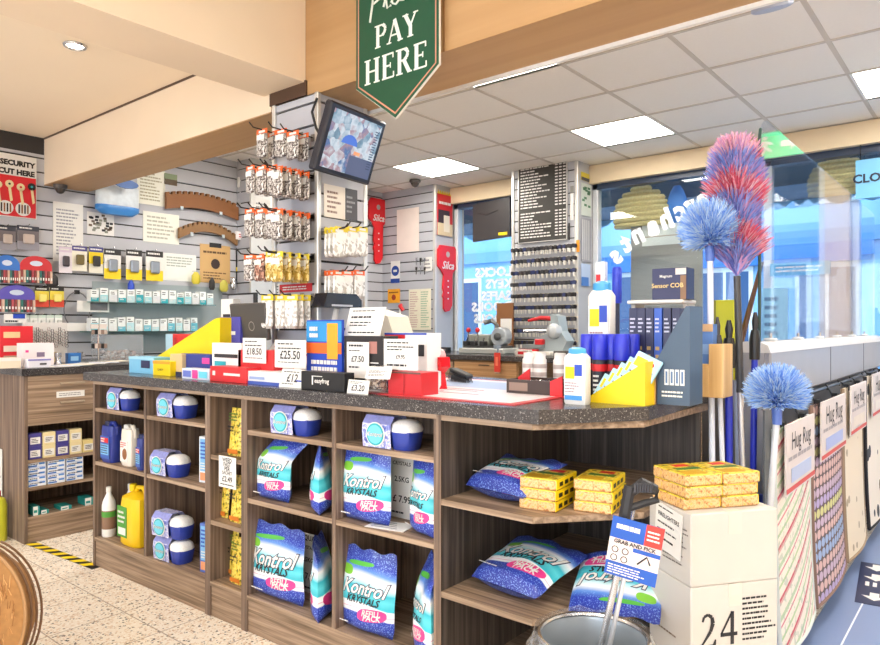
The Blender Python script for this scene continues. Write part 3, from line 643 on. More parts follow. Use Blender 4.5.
screen('dark grey till screen seen from behind with a round emblem, left of the pillar', 233, 303, 268, 340, 1.88, .12)
t = thing('till_screen', 'slim dark framed screen standing behind the dark till screen', 'screen', (onY(250, 300, 2.3).x, 2.25, WZ)); 
c, w, zb, zt = RY(235, 295, 263, 308, 2.3)
m = MB(); m.box((0, 0, zb - WZ + .02), (w, .02, .12), BLACK, bev=.003); m.quad(-w * .44, w * .44, zb - WZ - .02, zb - WZ + .07, -.011, M('#a9acb0', .2)); m.build('screen_housing', t)
m = MB(); m.tube([(0, .02, -.0), (0, .02, zb - WZ)], .015, BLACK, 8); m.b0(-.06, .06, -.04, .06, 0, .01, BLACK); m.build('stand', t)
# small till shelf the pillar side screen stands on
m = MB(); m.b0(-3.45, -2.70, 2.0, 2.50, WZ - .04, WZ, WTOP); m.b0(-3.43, -2.72, 2.02, 2.48, 0, WZ - .04, WX); m.build('till_table', label='dark topped till table behind the counter, left of the pillar', cat='table')
# magazine fan
m = MB(); c, w, h = fit(262, 310, 325, 1.86)
for k in range(5):
    tr = T(0, .0, .0, .12 * (k - 2), -.9); m.box((0, 0, .085 + .0), (w * .8, .004, .17), (WHITE, M('#d8cdc6', .5), RED, WHITE, M('#c9c2c0', .5))[k], T(0, k * .006, .012 * k) @ tr); 
m.lines(-w * .3, w * .3, .02, .14, 4, RED, -.004, T(0, .024, .06, .24, -.9))
m.build('leaflet_pile', loc=(c, 1.80, WZ + .004), label='fanned pile of red and white leaflets in front of the pillar', cat='leaflets')
boxat('box', 'flat white and blue box lying at the counter edge beside the long red box', 'box', 246, 285, 372, 1.665, .1, M('#e8e9ee', .4), panel_art(None, [(0, 1, 0, .25, M('#4b62b8', .4)), (.1, .5, .4, .6, M('#9db0dd', .4))]))
cardat('slanted price card leaning on the flat white and blue box', 279, 369, 303, 390, 1.655, [(None, .85, .12), ('£12', .5, .3), (None, .2, .1)], lean=-.25)
m = MB(); m.b0(-.02, .02, -.02, .02, 0, .03, BLUE, bev=.002); m.build('box', loc=(onY(301, 380, 1.67).x, 1.68, WZ), label='tiny blue box beside the black box with white lettering', cat='box')
for k, (px, nm, mt) in enumerate(((288, 'green', M('#2f9d57', .4)), (298, 'teal', M('#35a5a2', .4)), (305, 'red', RED), (312, 'orange', ORANGE), (322, 'blue', BLUE), (333, 'pale blue', LBLUE))):
    m = MB(); m.tube([(-.03, 0, .008), (.018, 0, .008)], .008, mt, 8); m.tube([(.018, 0, .008), (.034, 0, .008)], [.0065, .003], WHITE, 8)
    p = onY(px, 370, 1.70 + .012 * (k % 2)); m.build('glue_tube', loc=(p.x, 1.70 + .016 * (k % 2), WZ + .048 + .0), rz=.1 * k, label=f'small {nm} tube lying in the row on top of the black box tray', cat='tube')
m = MB(); a, b_ = onY(284, 0, 1.66).x, onY(338, 0, 1.66).x; m.b0(a, b_, 1.68, 1.74, WZ, WZ + .048, M('#caa98a', .5)); m.build('tube_tray', label='pale low tray holding a row of coloured tubes', cat='tray')
# blue glue display stand
c, w, zb, zt = RY(308, 320, 343, 372, 1.76)
t = thing('glue_display', 'blue and orange card display of glue in front of the pillar', 'display stand', (c, 1.76, WZ)); h = zt - WZ
m = MB(); m.box((0, 0, h / 2), (w, .012, h), BLUE); y = -.0075
m.quad(-w / 2, w / 2, h * .68, h * .98, y, M('#2f8fd0', .4)); m.quad(-w * .5, w * .5, h * .5, h * .66, y - .0005, ORANGE); m.quad(w * .1, w * .4, h * .42, h * .95, y - .001, M('#f2a32c', .4)); m.lines(-w * .4, w * .0, h * .72, h * .92, 2, WHITE, y - .002, fill=.6); m.lines(-w * .35, w * .4, h * .22, h * .42, 2, WHITE, y - .002, fill=.6, rag=.1); m.build('header_board', t)
m = MB(); m.b0(-w * .45, w * .45, -.05, -.008, 0, h * .2, WHITE); m.quad(-w * .42, w * .42, h * .03, h * .17, -.051, YEL); m.lines(-w * .3, w * .3, h * .06, h * .14, 2, RED, -.053, rag=.1); m.build('pocket', t)
# black box with white lettering
boxat('box', 'black box with white lettering at the counter edge', 'box', 301, 344, 372, 1.64, .05, BLACK, panel_art(None, [(.27, .3, .3, .75, WHITE), (.27, .52, .74, .78, WHITE)], [('easyfrog', .52, .52, .34, WHITE)]))
# notice on its holder, black box of boxed goods with price cards, dried flower bag
cardat('white notice with lines of black print leaning above the black carton', 344, 306, 380, 336, 1.79, [(None, .88, .08), (None, .66, .16), (None, .42, .2), (None, .12, .1)], name='notice', cat='notice', lean=-.3, z0=WZ + .13)
boxat('box', 'black carton with a round red emblem carrying a price card', 'box', 344, 383, 336, 1.76, .08, M('#2a2627', .4), panel_art(None, [(.66, .86, .68, .9, M('#b07b72', .4)), (.7, .9, .5, .52, WHITE), (.7, .95, .28, .36, WHITE)], [('59', .84, .3, .14, WHITE)]))
cardat('price card on the front of the black carton', 347, 342, 369, 378, 1.752, [(None, .9, .12), (None, .76, .06), ('£7.50', .52, .26), (None, .3, .1)])
cardat('small price card standing at the counter edge before the potpourri bag', 347, 380, 368, 396, 1.645, [(None, .8, .2), ('£3.20', .4, .28)], lean=-.2)
def crinkle(name, label, cat, loc, r, h, mat, inner=None, seed=3):
    rr = random.Random(seed); m = MB(); prof = [(.7, 0), (1, .15), (1.05, .45), (.8, .72), (.35, .86), (.55, 1.0)]
    m.lathe([(r * a, h * q) for a, q in prof], mat, 14); m.v = [v * (1 + rr.uniform(-.1, .1)) if v.z > .01 else v for v in m.v]
    t = thing(name, label, cat, loc); m.build('film', t)
    if inner:
        g = MB()
        for k in range(60): a = rr.uniform(0, 6.28); q = r * .8 * sqrt(rr.random()); z = rr.uniform(.02, h * .55); g.box((0, 0, 0), (.018, .012, .008), inner[k % len(inner)], T(q * cos(a), q * sin(a), z, rr.uniform(0, 3), rr.uniform(0, 3)))
        tag(g.build('filling', t), kind='stuff')
    return t
crinkle('gift_bag', 'clear bag of brown and white potpourri between two price cards', 'bag', (onY(377, 0, 1.70).x, 1.70, WZ), .042, .09, WRAP, [M('#6b4a34', .6), M('#c9b29b', .6), M('#3b2a22', .6), M('#e8ded2', .6)])
cardat('tilted white label on the potpourri bag', 367, 366, 388, 379, 1.65, [(None, .6, .3), (None, .3, .2)], lean=-.4, z0=WZ + .03, rz=.2, cat='label', name='label_card')
boxat('box', 'red open display box under the white price notice on the counter', 'display box', 388, 421, 372, 1.70, .09, M('#c5282f', .4), panel_art(None, [(.49, .51, 0, 1, M('#8f1a20', .4)), (0, 1, .93, 1, M('#5d4a44', .5))]))
cardat('white price notice standing in the red open display box', 384, 339, 418, 370, 1.712, [(None, .88, .1), (None, .7, .18), ('£9.95', .42, .12), (None, .15, .14)], z0=WZ + .045)
boxat('box', 'white carton with a blue base and red corner behind the price notice', 'box', 385, 427, 333, 1.86, .08, M('#eef0f2', .4), panel_art(None, [(0, 1, 0, .3, M('#3558c0', .4)), (0, .5, .9, 1, RED), (0, 1, .97, 1, BLUE), (.8, .95, .6, .8, INK)]))
# cream card printer
c, w, h = fit(378, 412, 309, 2.02)
m = MB(); m.plate([(-w / 2, 0), (w / 2, 0), (w / 2, h * .3), (w * .1, h * .9), (-w / 2, h)], -.06, .06, M('#d9d3c4', .4)); m.b0(-w * .45, w * .1, -.062, -.06, h * .5, h * .55, GREY); m.build('card_printer', loc=(c, 2.02, WZ), label='cream wedge shaped machine behind the white carton on the counter', cat='machine')
# red hand labeller
t = thing('tape_dispenser', 'red plastic hand tape dispenser standing beside the white carton', 'tape dispenser', (onY(437, 380, 1.95).x, 1.95, WZ), -.3)
RP = M('#d3121d', .25)
m = MB(); m.plate([(-.035, 0), (.035, 0), (.02, .06), (.055, .085), (.05, .12), (-.005, .12), (-.055, .085), (-.04, .06)], -.022, .022, RP); m.build('body', t)
m = MB(); m.lathe([(.03, -.02), (.034, -.018), (.034, .018), (.03, .02)], M('#e7a0a4', .3), 16, T(-.0, 0, .115, 0, pi / 2)); m.build('tape_roll', t, smooth=True)
m = MB(); m.tube([(-.05, 0, .07), (-.075, 0, .055), (-.08, 0, .03)], [.012, .012, .009], RP, 8); m.build('handle', t, smooth=True)
# black brush
t = thing('hand_brush', 'black bristle hand brush lying behind the red tape dispenser', 'brush', (onY(460, 374, 2.25).x, 2.25, WZ), -.3)
m = MB(); m.box((0, 0, .04), (.12, .04, .018), BLACK, T(0, 0, 0, 0, 0, .2), bev=.004); m.build('brush_block', t)
m = MB()
for i in range(14):
    for j in range(3): x = -.055 + i * .0085; m.tube([(x, -.012 + j * .012, .036 - x * .2), (x * 1.15, -.02 + j * .02, .0)], .002, M('#3a393b', .6), 4)
m.build('bristles', t)
# printed counter mat
m = MB(); a = onZ(420, 394, WZ); poly = [(onZ(x, y, WZ).x, onZ(x, y, WZ).y) for x, y in ((419, 396), (553, 404), (572, 392), (470, 376), (428, 380))]
y0, y1 = 1.68, 2.42; x0, x1 = -1.95, -1.10
m.b0(x0, x1, y0, y1, WZ, WZ + .003, M('#c8393c', .35)); m.b0(x0 + .03, x1 - .03, y0 + .03, y1 - .03, WZ + .003, WZ + .0034, M('#e9e2e6', .3)); m.b0(x0 + .10, x1 - .14, y0 + .38, y1 - .1, WZ + .0034, WZ + .0038, M('#aebfe0', .3))
for k in range(6): m.b0(x0 + .08, x0 + .08 + R.uniform(.3, .6), y0 + .08 + k * .045, y0 + .092 + k * .045, WZ + .0034, WZ + .0037, (M('#7a5560', .5), RED)[k % 2])
m.build('counter_mat', label='red edged printed counter mat lying on the worktop', cat='mat')
# black tray of key rings with jars
c, w, _ = fit(513, 567, 380, 2.02)
t = thing('key_ring_tray', 'black wooden tray of key rings with red ends on the counter', 'tray', (c, 2.05, WZ))
TB = M('#3d2f2b', .5)
m = MB(); m.b0(-w / 2, w / 2, -.07, -.062, 0, .05, TB); m.b0(-w / 2, w / 2, .062, .07, 0, .05, TB); m.b0(-w / 2, w / 2, -.062, .062, 0, .008, TB); m.b0(-w / 2, -w / 2 + .008, -.062, .062, .008, .05, TB); m.b0(w / 2 - .008, w / 2, -.062, .062, .008, .05, TB); m.quad(-w * .45, -w * .1, .012, .04, -.0706, M('#8b7468', .5)); m.build('tray_body', t)
m = MB(); m.plate([(-w / 2 - .004, 0), (-w / 2 + .055, .0), (-w / 2 + .055, .085), (-w / 2 - .004, .045)], -.01, -.004, RED); m.build('divider_flap', t)
m = MB(); m.plate([(w / 2 - .035, 0), (w / 2 + .01, 0), (w / 2 + .01, .07), (w / 2 - .035, .05)], -.08, -.074, RED); m.build('divider_flap', t)
for k in range(16):
    m = MB(); r = .013; pts = [(r * cos(q * pi / 6), 0, r * sin(q * pi / 6) + r) for q in range(13)]; m.tube(pts, .0016, STEEL, 5); m.b0(-.008, .008, -.001, .001, -.012, .002, (RED, BLACK, M('#c9a94a', .3, 1), STEEL)[k % 4])
    m.build('key_ring', loc=(c - w * .38 + w * .76 * (k % 8) / 7, 2.02 + .04 * (k // 8) + R.uniform(-.01, .01), WZ + .021), rz=R.uniform(0, 3), label='small metal key ring lying in the black wooden tray', cat='key ring', group='key rings in the black tray')
for k, px in enumerate((529, 540, 560)):
    m = MB(); m.lathe([(.022, 0), (.024, .004), (.024, .11), (.02, .116), (.02, .135)], M('#e8e3df', .3), 14)
    for z in (.02, .05, .08): m.lathe([(.0243, z), (.0246, z + .001), (.0246, z + .014), (.0243, z + .015)], M('#b6a9a4', .4), 14)
    m.build('jar', loc=(onY(px, 370, 2.17).x, 2.17, WZ), smooth=True, label=('white cylinder jar behind the key ring tray, leftmost of three', 'white cylinder jar behind the key ring tray, middle of three', 'white cylinder jar behind the key ring tray, nearest the spray bottle')[k], cat='jar')
# white bottles with blue caps
def whitebottle(label, x0, x1, ytop, Y, z0=WZ):
    c, w, h = fit(x0, x1, ytop, Y, z0); t = thing('cleaner_bottle', label, 'bottle', (c, Y, z0)); r = w / 2
    m = MB(); m.lathe([(r * .92, 0), (r, .006), (r, h * .82), (r * .75, h * .88), (r * .6, h * .9)], WHITE, 18, sq=4, sy=.6); m.build('body', t, smooth=True)
    m = MB(); m.lathe([(r * .7, h * .88), (r * .74, h * .89), (r * .7, h * .97), (r * .3, h)], M('#4aa3e0', .35), 14, sy=.7); m.build('cap', t, smooth=True)
    m = MB(); y = -r * .6 - .002; m.b0(-r * .8, r * .8, y, y + .003, h * .08, h * .7, M('#e8eef2', .4)); m.quad(-r * .7, r * .1, h * .45, h * .66, y - .001, YEL); m.quad(r * .1, r * .75, h * .5, h * .7, y - .001, BLUE); m.lines(-r * .7, r * .7, h * .2, h * .4, 4, M('#a98b92', .5), y - .001); m.quad(-r * .75, r * .75, h * .08, h * .16, y - .001, M('#3f8fd8', .4)); m.build('label_sticker', t)
whitebottle('white bottle with a blue cap left of the yellow display tray', 566, 589, 347, 1.84)
m = MB(); c, w, h = fit(588, 618, 331, 2.28); m.b0(-w / 2, w / 2, -.03, .03, 0, .0975, M('#d4d0ca', .5)); m.build('box', loc=(c, 2.28, WZ), label='pale box under the tall white bottle behind the blue capped cans', cat='box')
whitebottle('tall white bottle with a blue cap standing behind the blue capped cans', 590, 614, 281, 2.28, WZ + .0975)
def can(label, px, ytop, Y, r=.0245):
    x = onY(px, ytop, Y).x; h = onY(px, ytop, Y).z - WZ; t = thing('spray_can', label, 'spray can', (x, Y, WZ), 0, 'blue capped spray cans')
    m = MB(); m.lathe([(r * .95, 0), (r, .004), (r, h * .58), (r * .9, h * .62)], M('#2d2a33', .3, .3), 16); m.lathe([(r * 1.01, h * .42), (r * 1.015, h * .43), (r * 1.015, h * .52), (r * 1.01, h * .53)], RED, 16); m.lines(-r * .5, r * .5, h * .1, h * .38, 4, WHITE, -r * 1.01); m.build('body', t, smooth=True)
    m = MB(); m.lathe([(r * 1.02, h * .6), (r * 1.04, h * .62), (r * 1.0, h * .98), (r * .9, h)], M('#2a35c4', .3), 20); m.build('cap', t, smooth=True)
for k, (px, Y, w_) in enumerate(((588, 2.10, 'leftmost in the back row'), (600, 2.05, 'second from the left'), (612, 2.08, 'third from the left'), (622, 2.04, 'fourth from the left'), (632, 2.10, 'rightmost, beside the navy boxes'))):
    can(f'dark spray can with a blue cap, {w_}', px, 334, Y)
# yellow wedge tray of light blue sachets
c, w, h = fit(584, 645, 361, 1.91)
t = thing('display_tray', 'yellow wedge shaped display tray of light blue sachets near the right end', 'display tray', (c, 1.91, WZ))
m = MB(); m.plate([(-w / 2, 0), (w / 2, 0), (w / 2, h), (-w / 2, h * .05)], 0, .004, YEL); m.build('side_panel', t)
m = MB(); m.plate([(-w / 2, 0), (w / 2, 0), (w / 2, h), (-w / 2, h * .05)], .09, .094, YEL); m.build('side_panel', t)
m = MB(); m.b0(-w / 2, w / 2, .004, .09, 0, .003, YEL); m.b0(w / 2 - .004, w / 2, .004, .09, .003, h, YEL); m.build('tray_back', t)
SB = M('#a9d7ec', .4)
for k in range(5):
    m = MB(); m.b0(-.04, .04, -.006, .006, 0, .075, SB, bev=.002); m.quad(-.034, .0, .03, .06, -.0068, YEL); m.quad(.005, .03, .015, .03, -.0068, BLUE); m.plate([(.015 + .008 * cos(q * pi / 4), .05 + .008 * sin(q * pi / 4)) for q in range(8)], -.008, -.006, RED)
    m.lines(-.034, .03, .005, .014, 1, NAVY, -.007)
    m.build('sachet', loc=(c - w * .25 + k * w * .14, 1.905 + .045, WZ + .004 + k * .018), rot=(-.35, .45, .15), label=('light blue sachet lowest at the front of the yellow tray', 'second light blue sachet up the yellow tray', 'third light blue sachet, at the middle of the yellow tray', 'fourth light blue sachet up the yellow tray', 'light blue sachet topmost at the back of the yellow tray')[k], cat='sachet')
# navy bulb boxes and the dark triangular stand
t = thing('shelf_riser', 'white display riser carrying a navy bulb box behind the grey wedge stand', 'display stand', (-1.0, 2.33, WZ))
c1 = onY(628, 0, 2.30).x; c2 = onY(684, 0, 2.30).x; zr = onY(656, 300, 2.30).z
m = MB(); m.b0(c1 + 1.0, c2 + 1.0, -.04, .09, zr - WZ - .012, zr - WZ, WHITE, bev=.003); m.build('top_shelf', t)
for x in (c1 + .008, c2 - .008): m = MB(); m.b0(x - .006 + 1.0, x + .006 + 1.0, .0, .08, 0, zr - WZ - .012, M('#b9b2aa', .5)); m.build('leg', t)
boxat('box', 'navy bulb box with gold and white lettering standing on the white riser', 'bulb box', 652, 687, 268, 2.30, .07, M('#2d2f58', .4), panel_art(None, [(.68, .98, .78, .98, M('#d9d2cc', .5)), (.82, .98, .0, .75, M('#8c6b4f', .5))], [('Magnum', .42, .74, .12, WHITE), ('Sensor COB', .46, .44, .20, M('#e6c98a', .4))]), z0=zr)
for k, px in enumerate((633, 641, 649.5, 658, 667, 676)):
    c, w, h = fit(px - 4, px + 4, 308, 2.13)
    m = MB(); m.b0(-w / 2, w / 2, 0, .05, 0, h, M('#2b2d50', .4) if k != 3 else M('#2f57b5', .4), bev=.001); m.lines(-w * .35, w * .35, h * .72, h * .9, 4, M('#c9cbe0', .5), -.001); m.lines(-w * .3, w * .3, h * .42, h * .6, 2, M('#c6a15a', .5), -.001); m.b0(-w * .25, w * .25, -.002, 0, h * .05, h * .35, M('#d8c08a', .4))
    m.build('bulb_box', loc=(c, 2.13, WZ), label='tall narrow navy bulb box in the row behind the wedge stand, ' + ('leftmost', 'second from left', 'third from left', 'fourth and brighter blue', 'fifth from left', 'rightmost')[k], cat='bulb box')
c, w, _ = fit(655, 690, 310, 1.99); h = onY(690, 306, 1.99).z - WZ
t = thing('wedge_stand', 'dark blue grey wedge shaped display stand at the right end of the counter', 'display stand', (c, 1.99, WZ))
DB = M('#3f5268', .4)
m = MB(); m.plate([(-w / 2, 0), (w / 2, 0), (w / 2, h), (w / 2 - .012, h), (-w / 2, h * .42)], 0, .006, DB)
for k in range(4): m.quad(-w * .22 + k * w * .15, -w * .22 + k * w * .15 + w * .12, h * .2, h * .36, -.001, M('#d8dce0', .4)); m.quad(-w * .19 + k * w * .15, -w * .19 + k * w * .15 + w * .06, h * .22, h * .34, -.0016, M('#56739b', .4))
m.lines(-w * .3, w * .35, h * .07, h * .15, 2, WHITE, -.001, rag=.1); m.build('side_panel', t)
m = MB(); m.plate([(-w / 2, 0), (w / 2, 0), (w / 2, h), (w / 2 - .012, h), (-w / 2, h * .42)], .10, .106, DB); m.build('side_panel', t)
m = MB(); m.b0(-w / 2, w / 2, .006, .10, 0, .006, DB); m.b0(w / 2 - .006, w / 2, .006, .10, .006, h, DB); m.build('back_panel', t)
boxat('box', 'small dark box with tan side between the yellow tray and the wedge stand', 'box', 643, 656, 366, 1.98, .06, M('#3a2f2a', .5), panel_art(None, [(.6, 1, 0, 1, M('#a8834f', .5)), (.15, .4, .3, .5, M('#c9b38d', .5))]))
# cardboard trays and the small boxes at the right end
t = thing('wooden_block', 'pale plywood display block at the right corner of the counter', 'block', (onY(707, 0, 2.28).x, 2.28, WZ))
c, w, h = fit(691, 723, 344, 2.28); WB = wood('pale_ply', '#c99a5c', '#dcb479', '#e9c995', 2, .5, .5)
m = MB(); m.b0(-w / 2, w * .05, 0, .1, 0, h * .62, WB, bev=.002); m.build('low_block', t)
m = MB(); m.b0(w * .05, w / 2, 0, .1, 0, h, WB, bev=.002); m.build('high_block', t)
boxat('box', 'small blue striped box on the pale plywood block', 'box', 688, 713, 324, 2.31, .05, M('#5f86c8', .4), panel_art(None, [(0, 1, .85, 1, M('#c9a57e', .5)), (0, 1, .0, .15, WHITE), (.3, .9, .4, .6, M('#8fb0e0', .4))]), z0=WZ + .0725 + h * .0)

m = MB(); c, w, h = fit(597, 606, 262, 2.40); m.b0(-w / 2, w / 2, -.015, .015, 0, h, M('#e3e8ee', .4), bev=.002); m.quad(-w * .4, w * .4, h * .3, h * .7, -.0156, M('#8fb4e0', .4)); m.quad(-w * .4, w * .1, h * .75, h * .9, -.0156, RED)
m.build('box', loc=(c, 2.40, WZ), label='slim tall white and blue carton behind the tall white bottle', cat='box')
t = thing('brush_handle', 'tall dark tube with a blue top standing behind the tall white bottle', 'tube', (onY(617, 300, 2.42).x, 2.42, WZ)); h = onY(617, 267, 2.42).z - WZ
m = MB(); m.tube([(0, 0, 0), (0, 0, h * .85)], .010, M('#3a3f52', .4), 10); m.build('tube_body', t, smooth=True); m = MB(); m.lathe([(.016, h * .7), (.018, h * .71), (.018, h * .98), (.014, h)], M('#2a3fc4', .35), 14); m.build('cap', t, smooth=True)
# ================================================================ LEFT COUNTER
LCX = -4.2; LY0 = 1.497; LY1 = 4.55
def LB(y): return y
t = thing('drawer_cabinet', 'dark wood cabinet with one drawer front above three open shelves, at the left', 'cabinet', (LCX, LY0, 0), pi / 2)   # local x = +Y, front faces +X
W_ = .62; zd = .655; zs = (.463, .31, .145)
m = MB(); m.b0(0, .018, 0, .6, 0, TOPZ, WV); m.build('side_panel', t)
m = MB(); m.b0(W_ - .018, W_, 0, .6, 0, TOPZ, WV); m.build('side_panel', t)
m = MB(); m.b0(.018, W_ - .018, .40, .412, 0, TOPZ, WV); m.build('back_panel', t)
m = MB(); m.b0(.018, W_ - .018, 0, .02, zd, TOPZ - .004, WX); f = m.build('drawer', t)
for z in (TOPZ - .06, TOPZ - .17): m = MB(); m.b0(W_ * .30, W_ * .52, -.012, 0, z, z + .012, M('#a8957f', .4), bev=.003); m.build('handle', f)
m = MB(); m.b0(W_ * .27, W_ * .52, -.002, 0, TOPZ - .135, TOPZ - .1, CARD); m.lines(W_ * .29, W_ * .5, TOPZ - .128, TOPZ - .107, 2, GREY, -.0026, rag=.1); m.build('drawer_label', f)
for z in zs: m = MB(); m.b0(.018, W_ - .018, .004, .40, z - .018, z, WX); m.build('shelf', t)
m = MB(); m.b0(.018, W_ - .018, .006, .024, 0, zs[2] - .018, WX); m.build('plinth', t)
t = thing('drawer_cabinet', 'plain dark wood cabinet further along the left counter, hidden behind the main counter', 'cabinet', (LCX, LY0 + W_ + .002, 0), pi / 2)
m = MB(); m.b0(0, LY1 - LY0 - W_ - .01, .006, .6, 0, TOPZ, WX); m.build('carcass', t)
for k in range(4): m = MB(); m.b0(.02 + k * .6, .59 + k * .6, 0, .006, .1, TOPZ - .02, WX); m.build('door', t)
m = MB(); m.b0(XL, LCX + .02, LY0 - .02, LY1, TOPZ, WZ, WTOP); m.build('worktop', label='dark speckled worktop of the left counter along the slatted wall', cat='worktop')
def LP(ly, dx): return (LCX - dx, LY0 + ly)
# cartons on its shelves
PURP = M('#4b4590', .4); CRM = M('#e9d9a6', .5)
n = 0
cols = [(PURP, 'purple'), (CRM, 'cream'), (PURP, 'purple'), (CRM, 'cream'), (M('#e4cf8c', .5), 'yellowish')]
for c in range(5):
    for r in range(2 if c < 4 else 1):
        m = MB(); m.b0(-.034, .034, -.03, .03, 0, .072, cols[c][0], bev=.002); m.quad(-.026, .026, .012, .05, -.0306, CARD); m.lines(-.02, .02, .018, .044, 3, INK, -.0312)
        m.build('box', loc=(LCX - .045, LY0 + .062 + c * .073, zs[0] + r * .0725), rz=pi / 2, label=f'small {cols[c][1]} carton, {("lower", "upper")[r]} in {("first", "second", "third", "fourth", "fifth")[c]} column of the cabinet top shelf', cat='box')
ORD = ('bottom', 'second', 'third', 'fourth', 'top')
for c in range(3):
    for r in range(5):
        m = MB(); m.b0(-.046, .046, -.04, .04, 0, .0262, M('#eef2f8', .4), bev=.001); m.quad(-.046, .0, .004, .012, -.0405, M('#2f6fc0', .4)); m.quad(.01, .04, .014, .024, -.0405, M('#4a86d0', .4)); m.b0(-.046, .046, -.04, .04, .0262, .0264, M('#3d7ac8', .4)); m.lines(-.04, .03, .013, .023, 1, INK, -.041)
        m.build('box', loc=(LCX - .055 + R.uniform(-.004, .004), LY0 + .072 + c * .102, zs[1] + r * .0265), rz=pi / 2, label=f'flat white and blue carton, {ORD[r]} of the {("left", "middle", "right")[c]} stack on the cabinet middle shelf', cat='box')
TL = M('#1f8f8a', .4)
for k, (y, h, w, lab) in enumerate(((.04, .05, .035, 'upright white and teal carton at the left of the cabinet bottom shelf'), (.085, .022, .04, 'small flat teal carton beside the upright one on the bottom shelf'), (.20, .022, .06, 'flat teal carton in the middle of the cabinet bottom shelf'), (.33, .045, .05, 'teal carton toward the right of the cabinet bottom shelf'))):
    m = MB(); m.b0(-w / 2, w / 2, -.05, .05, 0, h, TL, bev=.001); m.quad(-w * .5, w * .2, 0, h, -.0506, CARD); m.quad(-w * .4, w * .1, h * .3, h * .6, -.0512, TL)
    m.build('box', loc=(LCX - .07, LY0 + .03 + y, zs[2]), rz=pi / 2, label=lab, cat='box')
# bottle and notice at the very left
m = MB()
t = thing('bottle', 'yellow green plastic bottle with a red cap on the floor by the left cabinet', 'bottle', (*onZ(-4, 541, 0).to_2d(), 0))
m.lathe([(.05, 0), (.055, .01), (.055, .2), (.045, .235), (.02, .25)], M('#cfd23a', .3), 18); m.build('body', t, smooth=True)
m = MB(); m.lathe([(.024, .25), (.024, .28), (.018, .285)], RED, 12); m.build('cap', t, smooth=True)
p = onY(-2, 480, 1.485); pricecard('notice', 'white notice with black print fixed to the end of the left cabinet', (p.x - .02, 1.49, onY(2, 497, 1.48).z), .14, .27, [(None, .8, .3), (None, .35, .4)], cat='notice', mat=CARD)
# hazard tape on the floor
m = MB(); a = onZ(30, 543, 0); b_ = onZ(92, 566, 0); d = (b_ - a); L = d.length; ang = math.atan2(d.y, d.x); k = 0; x = 0
m.b0(0, L + .05, -.026, .026, 0, .001, BLACK)
while x < L: m.add([(x, -.026, .0014), (x + .05, -.026, .0014), (x + .09, .026, .0014), (x + .04, .026, .0014)], [(0, 1, 2, 3)], YEL); x += .095
m.build('floor_tape', loc=a, rz=ang, label='yellow and black hazard tape on the floor between the two counters', cat='tape')
# ---------------------------------------------------------------- things on the left counter
def onwall(x0, y0, x1, y1, dx=0): return RX(x0, y0, x1, y1, XL + dx)
def lbox(name, label, cat, x0, x1, ytop, X, d, mat, art=None, z0=WZ, ybot=None):
    c, w, zb, zt = RX(x0, ytop, x1, ybot or 400, X); 
    if ybot: z0 = max(zb, WZ)
    return carton(name, label, cat, (X - d / 2, c, z0), w, d, zt - z0, mat, pi / 2, art)
lbox('box', 'red blister pack carton at the far left of the left counter', 'box', 0, 33, 326, -4.62, .06, M('#d32530', .4), panel_art(None, [(.1, .6, .7, .85, BEIGE), (.1, .6, .35, .5, M('#e0d0c0', .4)), (.1, .9, .05, .25, M('#b9a08c', .4))]))
lbox('box', 'pale pink white carton in front of the red blister pack carton', 'box', 22, 54, 343, -4.42, .08, M('#f0e4e6', .4), panel_art(None, [(.45, .7, .4, .6, M('#7d6c86', .5)), (.1, .2, .6, .7, PINK)]))
lbox('box', 'white and purple flat box at the left counter edge', 'box', 28, 51, 359, -4.27, .07, M('#ece9f2', .4), panel_art(None, [(0, 1, .8, 1, M('#8a84c4', .4)), (.5, .8, .3, .5, INK)]))
lbox('box', 'long cream and white carton at the left end of the left counter', 'box', -6, 21, 358, -4.30, .1, M('#e8d7c2', .5), panel_art(None, [(0, 1, .7, 1, WHITE)]))
lbox('box', 'small blue picture box among the tools on the left counter', 'box', 68, 81, 353, -4.5, .04, M('#2f6fb8', .4), panel_art(None, [(.2, .8, .3, .7, M('#8fc0e8', .4))]))
t = thing('chain_rack', 'rack of hanging steel chains and fittings at the left counter back', 'rack', (-4.75, RX(32, 0, 62, 0, -4.75)[0], WZ), pi / 2)
m = MB(); m.b0(-.13, .13, .02, .03, 0, .26, M('#d9d5d2', .5)); m.build('board', t)
for k in range(12):
    m = MB(); x = -.12 + k * .022; z = .22 - .012 * (k % 3)
    for q in range(6): m.tube([(x + .008 * cos(j * pi / 4), .008 - .004 * (q % 2), z - q * .018 + .010 * sin(j * pi / 4)) for j in range(9)], .0022, (STEEL, M('#5a5656', .3, .8))[k % 2], 4)
    m.build('chain', t)
t = thing('display_case', 'clear plastic display case of small parts standing on the left counter', 'display case', (-4.6, RX(98, 0, 136, 0, -4.6)[0], WZ), pi / 2)
c, w, zb, zt = RX(98, 335, 136, 372, -4.6); h = zt - WZ
m = MB(); m.b0(-w / 2, w / 2, -.1, -.097, 0, h, PLASTIC); m.b0(-w / 2, w / 2, .097, .1, 0, h, PLASTIC); m.b0(-w / 2, -w / 2 + .003, -.097, .097, 0, h, PLASTIC); m.b0(w / 2 - .003, w / 2, -.097, .097, 0, h, PLASTIC); m.b0(-w / 2, w / 2, -.1, .1, h, h + .003, PLASTIC); m.build('case', t)
m = MB()
for k in range(120): m.box((0, 0, 0), (.022, .014, .012), (WHITE, M('#cbb3a6', .5), M('#9d8a84', .5), M('#e8ddd6', .5))[k % 4], T(R.uniform(-w * .42, w * .42), R.uniform(-.08, .08), R.uniform(.01, h * .4), R.uniform(0, 3), R.uniform(0, 3)))
tag(m.build('contents', t), kind='stuff')
